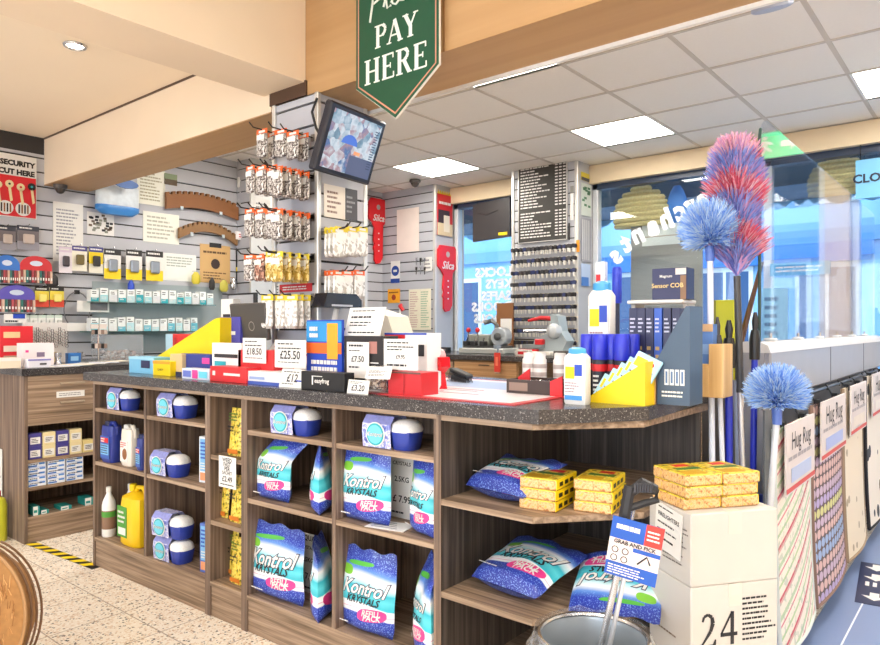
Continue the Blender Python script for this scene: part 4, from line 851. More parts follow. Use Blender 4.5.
t = thing('key_stand', 'clear key ring stand with small hanging fobs beside the clear display case', 'display stand', (-4.5, RX(91, 0, 106, 0, -4.5)[0], WZ), pi / 2)
m = MB(); m.b0(-.035, .035, -.035, .035, 0, .01, M('#d8d4d2', .4)); m.tube([(0, 0, .01), (0, 0, .25)], .006, STEEL, 8); m.b0(-.05, .05, -.004, .004, .22, .25, M('#d9cfc8', .4)); m.build('stand', t)
for k in range(10): m = MB(); m.b0(-.009, .009, -.003, .003, -.03, 0, (M('#8a7468', .5), M('#c9b8ac', .5), BLACK)[k % 3]); m.build('key_fob', t, loc=((-.04, .04, -.02, .02, 0)[k % 5], -.012, .215 - .09 * (k // 5)))
for k, (px, yt, mt, nm) in enumerate(((58, 344, STEEL, 'steel'), (85, 346, M('#8e8a88', .4, .6), 'grey'), (64, 349, M('#c7b48d', .4, .4), 'brassy'))):
    m = MB(); y = onX(px, 0, -4.45).y; m.lathe([(.02, 0), (.022, .01), (.012, .03), (.018, .06), (.018, .075)], mt, 14); m.b0(-.03, .03, -.008, .008, .05, .062, mt); m.build('tap_fitting', loc=(-4.45 - .07 * k, y, WZ), rz=k, smooth=True, label=f'small {nm} metal fitting standing on the left counter', cat='fitting')
for k in range(6):
    m = MB(); m.b0(-.1 + .01 * k, .1, -.07, .07, 0, .003, (WHITE, M('#d8dce8', .5), M('#e9e0cf', .5))[k % 3])
    m.lines(-.08, .08, -.05, .05, 3, GREY, -.0, T(0, 0, .0034, 0, -pi / 2)); m.build('paper_sheet', loc=(-4.30, onX(60 + 10 * k, 0, -4.3).y + .0, WZ + .0035 * k), rz=.3 * k, label=f'printed sheet on the left counter edge, {("lowest", "second", "third", "fourth", "fifth", "topmost")[k]} of a loose pile', cat='paper')
# ---------------------------------------------------------------- left slat wall
def wcard(name, label, cat, x0, y0, x1, y1, mat=CARD, art=None, th=.004, dx=.003):
    c, w, zb, zt = onwall(x0, y0, x1, y1, dx); m = MB(); m.b0(-w / 2, w / 2, -th, 0, 0, zt - zb, mat)
    if art: art(m, w, zt - zb, -th - .0006)
    return m.build(name, loc=(XL + dx - .002, c, zb), rz=pi / 2, label=label, cat=cat)
def print_art(n=8, mat=GREY, x0=.1, x1=.9, z0=.1, z1=.9):
    return lambda m, w, h, y: m.lines((x0 - .5) * w, (x1 - .5) * w, z0 * h, z1 * h, n, mat, y, rag=.4)
# red key cutting sign
c, w, zb, zt = onwall(-28, 153, 36, 216, .003); h = zt - zb
t = thing('sign', 'red and white key cutting sign with pictures of keys at the far left', 'sign', (XL, c, zb), pi / 2)
m = MB(); m.b0(-w / 2, w / 2, -.012, 0, 0, h, WHITE); m.quad(-w * .49, w * .49, h * .01, h * .66, -.0125, M('#d3202a', .4)); m.build('sign_board', t)
m = MB(); m.text('HIGH SECURITY', w * .125, BLACK, T(w * .02, -.0135, h * .86), 0, .055); m.build('lettering', t); m = MB(); m.text('KEYS CUT HERE', w * .125, BLACK, T(w * .02, -.0135, h * .72), 0, .055); m.build('lettering', t)
KM = M('#e8d9a8', .4)
for k in range(5):
    m = MB(); x = w * (-.3 + .18 * k); z = h * (.52 - .03 * (k % 2)); m.plate([(x + .026 * cos(q * pi / 6), z + .026 * sin(q * pi / 6)) for q in range(12)], -.016, -.0126, KM if k in (0, 1, 2) else (BLACK if k == 4 else KM)); m.plate([(x - .008, z - .02), (x + .008, z - .02), (x + .02, z - .11), (x + .005, z - .12)], -.016, -.0126, KM); m.plate([(x + .008 * cos(q * pi / 4), z + .008 * sin(q * pi / 4)) for q in range(8)], -.0165, -.016, (RED, TEAL, BLACK)[k % 3]); m.build('key_picture', t)
for k, x in enumerate((-.28, .0, .28)):
    m = MB(); x *= w; z = h * .14; m.plate([(x + w * .125 * cos(q * pi / 10), z + h * .11 * sin(q * pi / 10)) for q in range(20)], -.014, -.0126, WHITE)
    for q in range(4): m.quad(x - .03 + q * .018, x - .02 + q * .018, z - .03, z + .03, -.0146, (BLACK, BROWN)[q % 2])
    m.build('key_picture', t)
wcard('notice', 'white printed notice on the slatted wall below the dome camera', 'notice', 53, 203, 83, 262, CARD, print_art(14, M('#9a9aa2', .5)))
def dome(label, x, y, z, r=.05):
    t = thing('security_camera', label, 'camera', (x, y, z), 0)
    m = MB(); m.lathe([(r, 0), (r, -.02), (r * .8, -.03)][::-1], M('#5b5450', .4), 18); m.build('base', t, smooth=True)
    m = MB(); m.lathe([(r * .12, -.03 - r * .75), (r * .45, -.03 - r * .62), (r * .7, -.03 - r * .25), (r * .76, -.028)], M('#3a3230', .15), 16); m.build('dome', t, smooth=True)
p = onZ(55, 184, 2.206); dome('dark dome camera under the left end of the beam', p.x, 2.06, 2.206, .045)
p = onZ(415, 180, ZC - .006); dome('grey dome camera on the ceiling before the red key column', p.x, p.y, ZC - .006, .055)
# blue and white plastic wrapped pack
c, w, zb, zt = onwall(96, 182, 138, 215, .06)
t = thing('plastic_pack', 'blue and white plastic wrapped pack hanging high on the slatted wall', 'pack', (XL, c, zb), pi / 2); h = zt - zb
m = MB(); m.lathe([(w * .36, 0), (w * .5, h * .12), (w * .5, h * .85), (w * .38, h)], M('#d9e2ea', .3, vary=.2, scale=20), 20, T(0, -.06, 0), sq=3, sy=.3); m.build('pack_body', t, smooth=True)
m = MB(); m.lathe([(w * .365, -.001), (w * .51, h * .12), (w * .515, h * .24), (w * .5, h * .26)], M('#3f86cf', .3), 20, T(0, -.06, 0), sq=3, sy=.31); m.plate([(w * .28 * cos(q * pi / 6), h * .86 + h * .13 * sin(q * pi / 6)) for q in range(12)], -.21, -.19, M('#2f5fa8', .4)); m.build('pack_print', t, smooth=True); m = MB(); m.tube([(0, -.06, h), (0, -.03, h + .02), (0, 0, h + .03)], .004, STEEL, 6); m.build('hook', t, smooth=True)
wcard('notice', 'dark speckled picture card below the blue and white pack', 'picture card', 87, 213, 114, 235, CARD, lambda m, w, h, y: [m.box((R.uniform(-.4, .4) * w, y, R.uniform(.1, .9) * h), (w * .12, .001, h * .1), (INK, M('#6a5a4a', .5), M('#8d8d80', .5))[k % 3]) for k in range(30)])
wcard('certificate', 'cream certificate high on the wall beside the wrapped pack', 'certificate', 137, 169, 165, 205, M('#f0efe2', .5), print_art(9, M('#b0a98f', .5)))
wcard('certificate', 'cream certificate left of the lower arched brown strip', 'certificate', 143, 213, 179, 243, M('#efefe4', .5), print_art(6, M('#b8b7a8', .5)))
wcard('certificate', 'pale certificate beside the brown circle card', 'certificate', 163, 254, 196, 281, M('#eef0ec', .5), print_art(4, M('#a8b0a8', .5), z0=.5))
wcard('picture_card', 'small dark green and brown card near the top of the slatted wall', 'picture card', 164, 174, 177, 185, M('#5d4a34', .5), lambda m, w, h, y: m.quad(-w * .5, w * .5, h * .5, h, y, M('#7f9070', .5)))
wcard('advert_card', 'tan hanging card with a dark circle below the arched strips', 'advert card', 200, 245, 230, 283, M('#d2ab72', .5), lambda m, w, h, y: (m.plate([(w * .15 * cos(q * pi / 6), h * .5 + w * .15 * sin(q * pi / 6)) for q in range(12)], y - .001, y, M('#3a2a26', .5)), m.lines(-w * .4, w * .4, h * .74, h * .86, 1, M('#5d4020', .5), y, rag=.1), m.lines(-w * .4, w * .4, h * .08, h * .3, 3, M('#7a5a34', .5), y), m.quad(-w * .2, w * .2, h * .93, h * 1.05, y, BLACK)))
wcard('packet', 'tall black hanging packet at the right end of the slatted wall', 'packet', 236, 249, 249, 288, BLACK, lambda m, w, h, y: (m.lines(-w * .4, w * .4, h * .6, h * .9, 5, WHITE, y), m.quad(-w * .5, w * .5, h * .42, h * .52, y, YEL), m.lines(-w * .4, w * .4, h * .05, h * .38, 6, WHITE, y)))
# arched notched brown strips
def arch(label, x0, x1, y0, y1, ymid, k):
    c, w, zb, zt = onwall(x0, y0, x1, y1, .04); t = thing('notched_strip', label, 'strip', (XL, c, 0), pi / 2)
    zl = onX(x0, y0, XL + .04).z; zr = onX(x1, y1, XL + .04).z; zm = onX((x0 + x1) / 2, ymid, XL + .04).z
    top = []; n = 26
    for i in range(n + 1):
        u = i / n; x = -w / 2 + w * u; z = zl * (1 - u) * (1 - 2 * u) + 4 * u * (1 - u) * zm + zr * u * (2 * u - 1) if False else (2 * (u - .5) * (u - 1)) * zl + 4 * u * (1 - u) * zm + 2 * u * (u - .5) * zr
        top.append((x, z))
    m = MB()
    for i in range(n):
        (xa, za), (xb, zb_) = top[i], top[i + 1]; hh = k
        m.plate([(xa, za - hh), (xb, zb_ - hh), (xb, zb_ - (.022 if i % 2 else 0)), (xa, za - (.022 if i % 2 else 0))], -.05, -.02, BROWN if k > .1 else M('#8f6a44', .6))
    m.build('strip_body', t)
    for u in (.2, .75): m = MB(); i = int(u * n); m.tube([(top[i][0], 0, top[i][1] - k - .0), (top[i][0], -.055, top[i][1] - k - .008)], .006, STEEL, 6); m.b0(top[i][0] - .012, top[i][0] + .012, -.06, -.052, top[i][1] - k - .02, top[i][1] - k + .01, M('#c9d4dc', .3)); m.build('hook', t)
arch('upper arched brown strip with a notched top edge on the slatted wall', 166, 238, 192, 205, 193, .135)
arch('lower arched brown strip with a notched top edge, shorter and paler', 179, 237, 228, 236, 222, .085)
# white cords hanging at the corner
t = thing('power_cord', 'white cord and label hanging at the corner right of the arched strips', 'cord', (0, 0, 0)); P_ = lambda px, py: onX(px, py, XL + .03)
m = MB(); m.tube([P_(242, 180), P_(240, 200), P_(243, 225), P_(241, 240)], .012, WHITE, 6); m.build('cord', t)
m = MB(); m.tube([P_(243, 185), P_(247, 205), P_(247, 222), P_(241, 230)], .009, WHITE, 6); m.build('cord', t)
a = onX(242, 183, XL + .03); m = MB(); m.box((0, 0, 0), (.03, .09, .09), WHITE, bev=.006); m.build('plug', t, loc=a)
a = onX(242, 236, XL + .05); m = MB(); m.box((0, 0, 0), (.02, .13, .07), M('#f3ecec', .5)); m.lines(-.04, .04, -.02, .02, 2, RED, 0, T(.0115, 0, 0, pi / 2)); m.build('label_card', t, loc=a)
# blister packs hanging on the wall
def blister(label, x0, y0, x1, y1, top, body, obj_c, low=None, dx=.06, group=None, header=.2):
    c, w, zb, zt = onwall(x0, y0, x1, y1, dx); h = zt - zb; t = thing('blister_pack', label, 'blister pack', (XL + dx, c, zb), pi / 2, group)
    m = MB(); m.b0(-w / 2, w / 2, 0, .002, 0, h, body); m.quad(-w * .5, w * .5, h * (1 - header), h, -.0006, top)
    if low: m.quad(-w * .5, w * .5, 0, h * .35, -.0006, low)
    m.lines(-w * .4, w * .4, h * (1 - header * .8), h * .97, 1, WHITE, -.001); m.build('backing_card', t)
    m = MB(); m.box((0, -.012, h * .45), (w * .5, .024, h * .4), obj_c, bev=.006); m.build('product', t)
    m = MB(); m.tube([(0, dx, h + .006), (0, -.01, h + .004), (0, -.03, h + .01)], .0025, STEEL, 5); m.build('hook', t)
Bk = M('#2a2626', .5)
blister('yellow and white blister pack with a purple top, left of the row below the notices', 72, 246, 87, 271, M('#4a3f86', .4), M('#f0ead8', .4), M('#6b5a20', .4), None)
blister('purple topped white blister pack with a dark tool beside the white notice', 59, 247, 72, 273, M('#d8c6d8', .4), M('#e7dfe6', .4), M('#40363c', .4), None)
blister('yellow and white blister pack with a black tool, second in the row', 89, 247, 103, 273, M('#3d3f8a', .4), YEL, Bk, M('#f0ead8', .4))
for k, (x0, x1) in enumerate(((104, 121), (126, 142), (146, 163))):
    blister(f'black topped white and yellow padlock pack, {("first", "second", "third")[k]} of three from the left', x0, 249 + k, x1, 279 + k, Bk, M('#eceae6', .4), M('#8b8f96', .3, .5), YEL)
for k, (x0, x1) in enumerate(((-2, 16), (17, 39))):
    blister(f'{("left", "right")[k]} one of two dark picture packs below the red key sign', x0, 226, x1, 250, M('#2b2c3a', .4), M('#6a6266', .4), M('#b9a9a0', .4), M('#8f8d97', .4))
def fan(label, x0, y0, x1, y1, mat, small, dx=.07):     # card with an arched top and dozens of small hanging pieces
    c, w, zb, zt = onwall(x0, y0, x1, y1, dx); h = zt - zb; t = thing('display_card', label, 'display card', (XL + dx, c, zb), pi / 2)
    m = MB(); m.plate([(-w / 2, h * .42)] + [(-w / 2 * cos(q * pi / 12), h * .62 + h * .38 * sin(q * pi / 12)) for q in range(13)] + [(w / 2, h * .42)], 0, .004, mat); m.plate([(w * .2 * cos(q * pi / 6), h * .72 + h * .1 * sin(q * pi / 6)) for q in range(12)], -.001, 0, M('#c9d4e8', .4)); m.build('header_card', t)
    for k in range(12):
        m = MB(); x = -w * .46 + w * .92 * k / 11; m.b0(x - w * .032, x + w * .032, -.012, -.002, 0, h * .46, small[k % len(small)]); m.b0(x - w * .02, x + w * .02, -.013, -.012, h * .1, h * .2, WHITE); m.build('hanging_piece', t)
mix = [M('#8e3f3a', .5), M('#d8b7a0', .5), M('#2f6f68', .5), M('#3a3236', .5), M('#b34a52', .5)]
fan('blue arched display card of small coloured pieces at the far left', -6, 255, 20, 283, M('#2f6fc4', .4), mix)
fan('red display card of small coloured pieces beside the blue arched one', 20, 256, 52, 283, M('#c9242c', .4), mix)
fan('purple arched display card of coloured pieces, below the blue and red cards', -2, 285, 35, 312, M('#5a4fb0', .4), mix)
for k, (x0, x1) in enumerate(((35, 49), (50, 64))):
    blister(f'yellow round {("left", "right")[k]} disc pack beside the purple arched card', x0, 287, x1, 307, Bk, M('#e8d24a', .4), M('#f3e27a', .4), M('#d8452c', .4), .05)
for k in range(5):
    x0 = 22 + k * 8.2; blister(f'small white pack with green print, {("leftmost", "second", "middle", "fourth", "rightmost")[k]} of five above the chains', x0, 315, x0 + 7.4, 328, M('#cfe3d6', .4), M('#eceeea', .4), M('#d8d8d4', .4), None, .05)
lbl = wcard('shelf_label', 'blue and white shelf label strip above the red blister pack carton', 'label', 4, 314, 26, 323, CARD, lambda m, w, h, y: (m.quad(-w * .1, w * .45, h * .5, h, y, BLUE), m.lines(-w * .45, w * .4, 0, h * .4, 1, INK, y)), dx=.1)
t = thing('wire_loop', 'round loop of thin wire hanging on the grey wall', 'wire loop', (0, 0, 0)); c0 = onX(77, 310, XL + .03)
m = MB(); m.tube([(c0.x, c0.y + .09 * cos(q * pi / 12), c0.z + .13 * sin(q * pi / 12)) for q in range(25)], .004, M('#8c8c90', .4, .6), 5); m.build('loop', t)
m = MB(); m.box((c0.x, c0.y, c0.z + .13), (.02, .03, .03), BLACK); m.build('clip', t)
wcard('picture_card', 'white card with a grey tool picture under the glass shelves end', 'picture card', 77, 301, 109, 312, CARD, lambda m, w, h, y: m.quad(-w * .1, w * .45, h * .15, h * .85, y, M('#77777b', .4)), dx=.12)
wcard('notice', 'wide blank white label on the wall above the small blue picture box', 'label', 65, 323, 93, 331, CARD, None, dx=.1)
for k, (px, py, mt, nm) in enumerate(((131, 287, BLUE, 'blue'), (196, 278, M('#cdbd3a', .4), 'yellow'), (212, 284, Bk, 'black'), (224, 286, M('#bfb64a', .4), 'yellow green'), (234, 284, STEEL, 'steel'), (52, 280, Bk, 'black and grey'))):
    p = onX(px, py, XL + .06); t = thing('hanging_tool', f'small {nm} gadget hanging on the slatted wall' if k != 5 else 'black pen shaped gadget hanging beside the red display card', 'gadget', p, pi / 2)
    m = MB(); m.lathe([(.02, -.05), (.03, -.03), (.028, .02), (.012, .05)], mt, 12, Matrix.Diagonal((1.4 if k % 2 else .9, .6, 1, 1))); m.build('gadget_body', t, smooth=True)
    m = MB(); m.tube([(0, .06, .06), (0, -.01, .055)], .003, STEEL, 5); m.build('hook', t)
# glass shelves with small boxes
def gshelf(label, x0, x1, yshelf, n, hpx, cols_, nm, dx=.2):
    a = onX(x0, yshelf, XL + dx); b_ = onX(x1, yshelf, XL + dx); z = (a.z + b_.z) / 2; z = onX((x0 + x1) / 2, yshelf, XL + dx).z
    m = MB(); m.b0(XL + .002, XL + dx, a.y, b_.y, z - .008, z, SHELFG); m.build('glass_shelf', label=label, cat='shelf')
    step = (b_.y - a.y) / n
    for k in range(n):
        w = step * .84; h = .10 * hpx * R.uniform(.85, 1.08); c1 = cols_[k % len(cols_)]
        m = MB(); m.b0(-w / 2, w / 2, 0, .07, 0, h, M('#eef3f2', .4), bev=.001); m.quad(-w * .5, w * .5, 0, h * R.choice((.35, .5, .6)), -.0006, c1[0]); m.lines(-w * .35, w * .35, h * .6, h * .9, 2, INK, -.0008); m.lines(-w * .35, w * .35, h * .15, h * .4, 2, WHITE, -.0012)
        t = m.build('box', loc=(XL + dx - .03, a.y + step * (k + .5), z), rz=pi / 2, label=f'small white and {c1[1]} carton on the {nm} glass shelf', cat='box', group=f'small {c1[1]} cartons on the {nm} glass shelf')
tl = [(TEAL, 'teal'), (M('#9fd4dc', .4), 'pale blue'), (M('#d9dde0', .4), 'grey'), (TEAL, 'teal'), (M('#bcd9de', .4), 'pale blue')]
gshelf('upper glass shelf of small white and teal cartons on the slatted wall', 92, 216, 303, 15, 1.0, tl, 'upper')
gshelf('lower glass shelf of small white and blue cartons on the slatted wall', 92, 200, 331, 13, 1.0, [(M('#6fc3d6', .4), 'light blue'), (M('#b9e0e6', .4), 'pale blue'), (M('#e8ecec', .4), 'plain white')], 'lower')
p0_ = onX(150, 310, XL + .02)
m = MB(); m.b0(XL + .001, XL + .004, onX(92, 0, XL).y, onX(222, 0, XL).y, onX(150, 352, XL).z, onX(150, 284, XL).z, M('#9aa5a8', .35)); m.build('back_board', label='grey green back board behind the two glass shelves', cat='board')
# ---------------------------------------------------------------- pillar: hanging bags
def hangbag(w, h, head, fill, th=.02):
    b = MB(); b.b0(-w / 2, w / 2, -.001, .001, h * .82, h, head); b.quad(-w * .3, w * .3, h * .87, h * .95, -.0016, WHITE)
    b.lathe([(w * .30, 0), (w * .47, h * .08), (w * .48, h * .5), (w * .44, h * .82)], fill, 10, Matrix.Diagonal((1, th / w, 1, 1)), sq=3); b.quad(-w * .35, w * .35, h * .6, h * .78, -th * .5 - .001, M('#efece6', .5)); return b
FB = M('#b9aca4', .35, vary=.55, scale=150); FBR = M('#b98a78', .35, vary=.4, scale=120); FGO = M('#d4b96a', .35, vary=.4, scale=120); FWH = M('#e3dfd8', .35, vary=.25, scale=90)
OH = M('#e8641f', .5); YH = M('#e9d235', .5)
def hookrow(face, xs, ytop, ybot, heads, fills, nper, lab, grp, dep=.24):
    # hooks on the pillar face ('f' looks to -Y at Y=2.0, 's' looks to +X at X=-2.33); bags one behind the other along each hook
    for i, px in enumerate(xs):
        if face == 'f': a = onY(px, ytop, 2.0 - dep / 2); zb = onY(px, ybot, 2.0 - dep / 2).z; a = Vector((min(-2.36, max(-2.60, a.x)), 2.0, a.z))
        else: a = onX(px, ytop, -2.33 + dep / 2); zb = onX(px, ybot, -2.33 + dep / 2).z; a = Vector((-2.33, max(2.03, min(2.27, a.y)), a.z))
        zt = a.z; rz = 0 if face == 'f' else pi / 2; n = Vector((0, -1, 0)) if face == 'f' else Vector((1, 0, 0))
        m = MB(); m.tube([(0, 0, 0), (0, -dep, .004), (0, -dep - .02, .022)], .003, M('#332f2e', .4, .5), 6); m.b0(-.01, .01, -.006, 0, -.015, .015, M('#8a8684', .4, .5))
        m.build('display_hook', loc=(a.x, a.y, zt), rz=rz, label=f'wire hook holding the {grp}', cat='hook', group='wire hooks of the ' + grp)
        for k in range(nper):
            w = .072; h = zt - zb; b = hangbag(w, h, heads[i % len(heads)], fills[i % len(fills)], .018); q = a + n * (.03 + (dep - .05) * (k + .5) / nper)
            b.build('hardware_bag', loc=(q.x, q.y, zt - h + .006), rz=rz + R.uniform(-.16, .16), label=lab, cat='bag', group=grp)
def bagmat(name, stops, sc):
    m, n, l, b = nt(name); b.inputs['Roughness'].default_value = .25; tc = n.new('ShaderNodeTexCoord'); v = n.new('ShaderNodeTexVoronoi'); v.inputs['Scale'].default_value = sc; l.new(tc.outputs['Object'], v.inputs['Vector'])
    sp = n.new('ShaderNodeSeparateColor'); l.new(v.outputs['Color'], sp.inputs[0]); r = ramp(n, stops, 'CONSTANT'); l.new(sp.outputs[0], r.inputs[0]); l.new(r.outputs[0], b.inputs['Base Color']); return m
FB = bagmat('bag_of_fixings', [(0, lin('#5d5350')), (.22, lin('#958c87')), (.5, lin('#c9c3bd')), (.72, lin('#7d7470')), (.88, lin('#efece8'))], 170)
FBR = bagmat('bag_of_copper', [(0, lin('#6a4a40')), (.3, lin('#c08f7a')), (.6, lin('#e0cabd')), (.85, lin('#8a5f4e'))], 95)
FGO = bagmat('bag_of_brass', [(0, lin('#a5873a')), (.3, lin('#dcc27a')), (.6, lin('#f0e4bd')), (.85, lin('#c2a04c'))], 95)
FWH = bagmat('bag_of_white_parts', [(0, lin('#c2bcb4')), (.3, lin('#eeece8')), (.7, lin('#d8d3cc')), (.85, lin('#f6f4f0'))], 80)
hookrow('f', (268, 287, 306), 132, 160, [OH], [FB], 2, 'clear bag of hardware with orange header, pillar front top row', 'top row of bags on the pillar front', .16)
hookrow('f', (265, 276, 287, 297, 307), 170, 197, [OH], [FB], 4, 'clear bag of hardware with orange header, pillar front second row', 'second row of bags on the pillar front')
hookrow('f', (264, 275, 286, 297, 307), 212, 240, [OH], [FB], 4, 'clear bag of hardware with orange header, pillar front third row', 'third row of bags on the pillar front')
hookrow('f', (264, 274), 257, 283, [OH], [FB, FBR], 4, 'clear bag with orange header at the left of the fourth row', 'fourth row orange headed bags')
hookrow('f', (285, 296, 307), 254, 283, [YH], [FGO], 4, 'clear bag of brass pieces with yellow header, fourth row', 'fourth row yellow headed bags')
hookrow('f', (275, 288, 302), 296, 330, [YH], [FWH], 3, 'clear bag of white pieces with yellow header, pillar front lowest row', 'lowest row of bags on the pillar front', .16)
def pcard(name, label, cat, x0, y0, x1, y1, mat, art=None, face='f', off=.004):
    if face == 'f': c, w, zb, zt = RY(x0, y0, x1, y1, 2.0 - off); loc = (c, 2.0 - off, zb); rz = 0
    else: c, w, zb, zt = RX(x0, y0, x1, y1, -2.33 + off); loc = (-2.33 + off, c, zb); rz = pi / 2
    m = MB(); m.b0(-w / 2, w / 2, -.002, .001, 0, zt - zb, mat)
    if art: art(m, w, zt - zb, -.0026)
    return m.build(name, loc=loc, rz=rz, label=label, cat=cat)
pcard('sign', 'red sign strip under the fourth row of bags on the pillar front', 'sign', 280, 284, 312, 292, M('#c4202b', .45), lambda m, w, h, y: m.lines(-w * .4, w * .4, h * .2, h * .8, 2, WHITE, y, rag=.1))
pcard('shelf_label', 'white label with dark print left of the red sign strip on the pillar', 'label', 277, 284, 279.6, 295, CARD, print_art(3, INK))
hookrow('s', (325, 336, 347, 357), 229, 258, [YH], [FWH], 3, 'clear bag of white pieces with yellow header on the pillar side', 'yellow headed bags on the pillar side', .14)
hookrow('s', (330, 342, 354), 272, 300, [OH], [FWH], 3, 'clear bag of white pieces with orange header on the pillar side', 'orange headed bags on the pillar side', .14)
pcard('poster', 'white poster with a dark right half under the monitor on the pillar side', 'poster', 324, 187, 357, 219, M('#e8dfd3', .5), lambda m, w, h, y: (m.quad(w * .12, w * .5, 0, h, y, M('#4d4d52', .5)), m.lines(-w * .42, w * .05, h * .1, h * .85, 5, M('#8b6f66', .5), y), m.lines(w * .16, w * .46, h * .2, h * .8, 4, M('#8d8f92', .5), y - .001)), 's')
c, w, zb, zt = RX(319, 297, 357, 308, -2.24)
m = MB(); m.plate([(-w * .5, 0), (w * .5, 0), (w * .5, .035), (w * .36, .062), (-w * .4, .062)], -.04, .04, M('#20222b', .2)); m.b0(-w * .3, w * .25, -.0405, -.04, .006, .014, M('#b9bcc4', .3)); m.tube([(0, 0, .0), (0, .02, -.06), (0, .02, -(zb - WZ))], .012, M('#d8d4ce', .4), 8); m.b0(-.05, .05, -.04, .06, -(zb - WZ), -(zb - WZ) + .01, M('#d8d4ce', .4))
m.build('card_reader', loc=(-2.25, c, zb), rz=pi / 2, label='black glossy reader on a pale stalk beside the pillar', cat='reader')
# monitor on the pillar
t = thing('monitor', 'black framed monitor tilted down from the pillar, showing camera pictures', 'monitor', (-2.16, 2.044, 1.98), rot=(0, 0, 0))
mw, mh = .36, .288; RM = Matrix(((-.1035, -.9314, .3489), (.9946, -.0931, .0465), (-.0108, .3518, .936))).to_4x4()
t.rotation_euler = RM.to_euler()
m = MB(); m.box((0, .02, 0), (mw, .04, mh), M('#20222e', .3), bev=.008); m.build('housing', t)
def screen_mat():
    m, n, l, b = nt('camera_picture'); tc = n.new('ShaderNodeTexCoord'); v = n.new('ShaderNodeTexVoronoi'); v.inputs['Scale'].default_value = 28; l.new(tc.outputs['Object'], v.inputs['Vector'])
    no = n.new('ShaderNodeTexNoise'); no.inputs['Scale'].default_value = 14; no.inputs['Detail'].default_value = 6; l.new(tc.outputs['Object'], no.inputs['Vector'])
    sp = n.new('ShaderNodeSeparateColor'); l.new(v.outputs['Color'], sp.inputs[0])
    r = ramp(n, [(.0, lin('#39435e')), (.25, lin('#7f9fb4')), (.45, lin('#d9e2ea')), (.6, lin('#b08f98')), (.75, lin('#4f74a8')), (.9, lin('#e7eef4'))]); l.new(math_(n, l, 'MULTIPLY_ADD', no.outputs['Fac'], .9, math_(n, l, 'MULTIPLY_ADD', sp.outputs[0], .5, -.22)), r.inputs[0])
    b.inputs['Base Color'].default_value = (.01, .01, .012, 1); b.inputs['Roughness'].default_value = .2; l.new(r.outputs[0], b.inputs['Emission Color']); b.inputs['Emission Strength'].default_value = .95; return m
m = MB(); y = -.0012; SM = screen_mat(); m.quad(-mw * .43, mw * .43, -mh * .42, mh * .42, y, SM)
m.quad(mw * .0, mw * .43, -mh * .42, -mh * .14, y - .0004, M('#4a5370', .3, emit=.6)); m.plate([(-.02 + .05 * cos(q * pi / 8), .0 + .04 * sin(q * pi / 8)) for q in range(9)], y - .0008, y - .0004, M('#3f62b4', .3, emit=.7)); m.quad(.02, .06, -.035, -.02, y - .0006, M('#c98a62', .3, emit=.7))
for k in range(16): m.quad(mw * .33, mw * .40, mh * .3 - k * .011, mh * .3 - k * .011 + .004, y - .0008, M('#2f3a58', .3, emit=.5))
m.build('screen', t)
m = MB(); m.tube([(0, .04, 0), (.0, .10, .02)], .02, BLACK, 8); m.build('bracket', t)
m = MB(); q = [onY(317, 98, 1.985), onY(312, 112, 1.97), onY(316, 128, 1.98), onY(323, 140, 1.985)]; m.tube(q, .006, BLACK, 6); m.build('cable', label='thin black cable hanging from the beam beside the monitor', cat='cable')
# leaflets pinned behind the bags
wc = onY(262, 210, 2.9)
m = MB(); c, w, zb, zt = RX(254, 197, 270, 232, -5.03); m.b0(-w / 2, w / 2, -.003, 0, 0, zt - zb, CARD); m.lines(-w * .4, w * .4, .05, zt - zb - .05, 7, GREY, -.0036); m.build('notice', loc=(-5.0285, c, zb), rz=pi / 2, label='white printed sheet on the wall return left of the pillar bags', cat='notice')
# ---------------------------------------------------------------- red key column and window one
def keysign(label, x0, y0, x1, y1, X, wall):
    c, w, zb, zt = RX(x0, y0, x1, y1, X); h = zt - zb; t = thing('key_sign', label, 'sign', (X, c, zb), pi / 2, None); m = MB()
    hd = h * .40; s = w * .46
    hole = [(.10 * w * cos(q * pi / 8), h * .87 + .10 * w * sin(q * pi / 8)) for q in range(17)]
    top = [(-w * .5, h * .93), (-w * .38, h), (w * .38, h), (w * .5, h * .93), (w * .5, h * .68), (w * .28, h * .60), (w * .26, h * .55)]
    bit = [(w * .24, h * .1), (w * .1, h * .02), (-w * .1, 0), (-w * .2, h * .05), (-w * .2, h * .2), (-w * .25, h * .24), (-w * .19, h * .3), (-w * .25, h * .36), (-w * .2, h * .55), (-w * .28, h * .60), (-w * .5, h * .68)]
    m.plate(top + bit, -.02, 0, M('#df1f28', .35)); m.build('key_board', t)
    m = MB(); m.plate(hole[:-1], -.022, -.0195, M('#b9a7a2', .5)); m.build('key_hole', t)
    m = MB(); m.text('Silca', w * .36, WHITE, T(0, -.0215, h * .70), .3, .02)
    m.build('lettering', t); m = MB()
    for q in range(4): m.quad(-w * .02, w * .05, h * (.46 - .09 * q), h * (.48 - .09 * q), -.0206, WHITE)
    m.build('white_marks', t)
keysign('red key shaped sign on the left wall, partly behind the pillar', 368, 199, 386, 264, XL + .02, 1)
keysign('red key shaped sign on the side of the column beside the window', 437, 246, 455.5, 312, -4.497 + .002, 1)
def ycard(name, label, cat, x0, y0, x1, y1, Y, mat, art=None):
    c, w, zb, zt = RY(x0, y0, x1, y1, Y); m = MB(); m.b0(-w / 2, w / 2, -.003, .001, 0, zt - zb, mat)
    if art: art(m, w, zt - zb, -.0036)
    return m.build(name, loc=(c, Y, zb), label=label, cat=cat)
YC = 5.414
ycard('notice', 'blank cream paper notice on the column between the red keys', 'notice', 397, 208.5, 419, 252, YC, M('#f3e3da', .5))
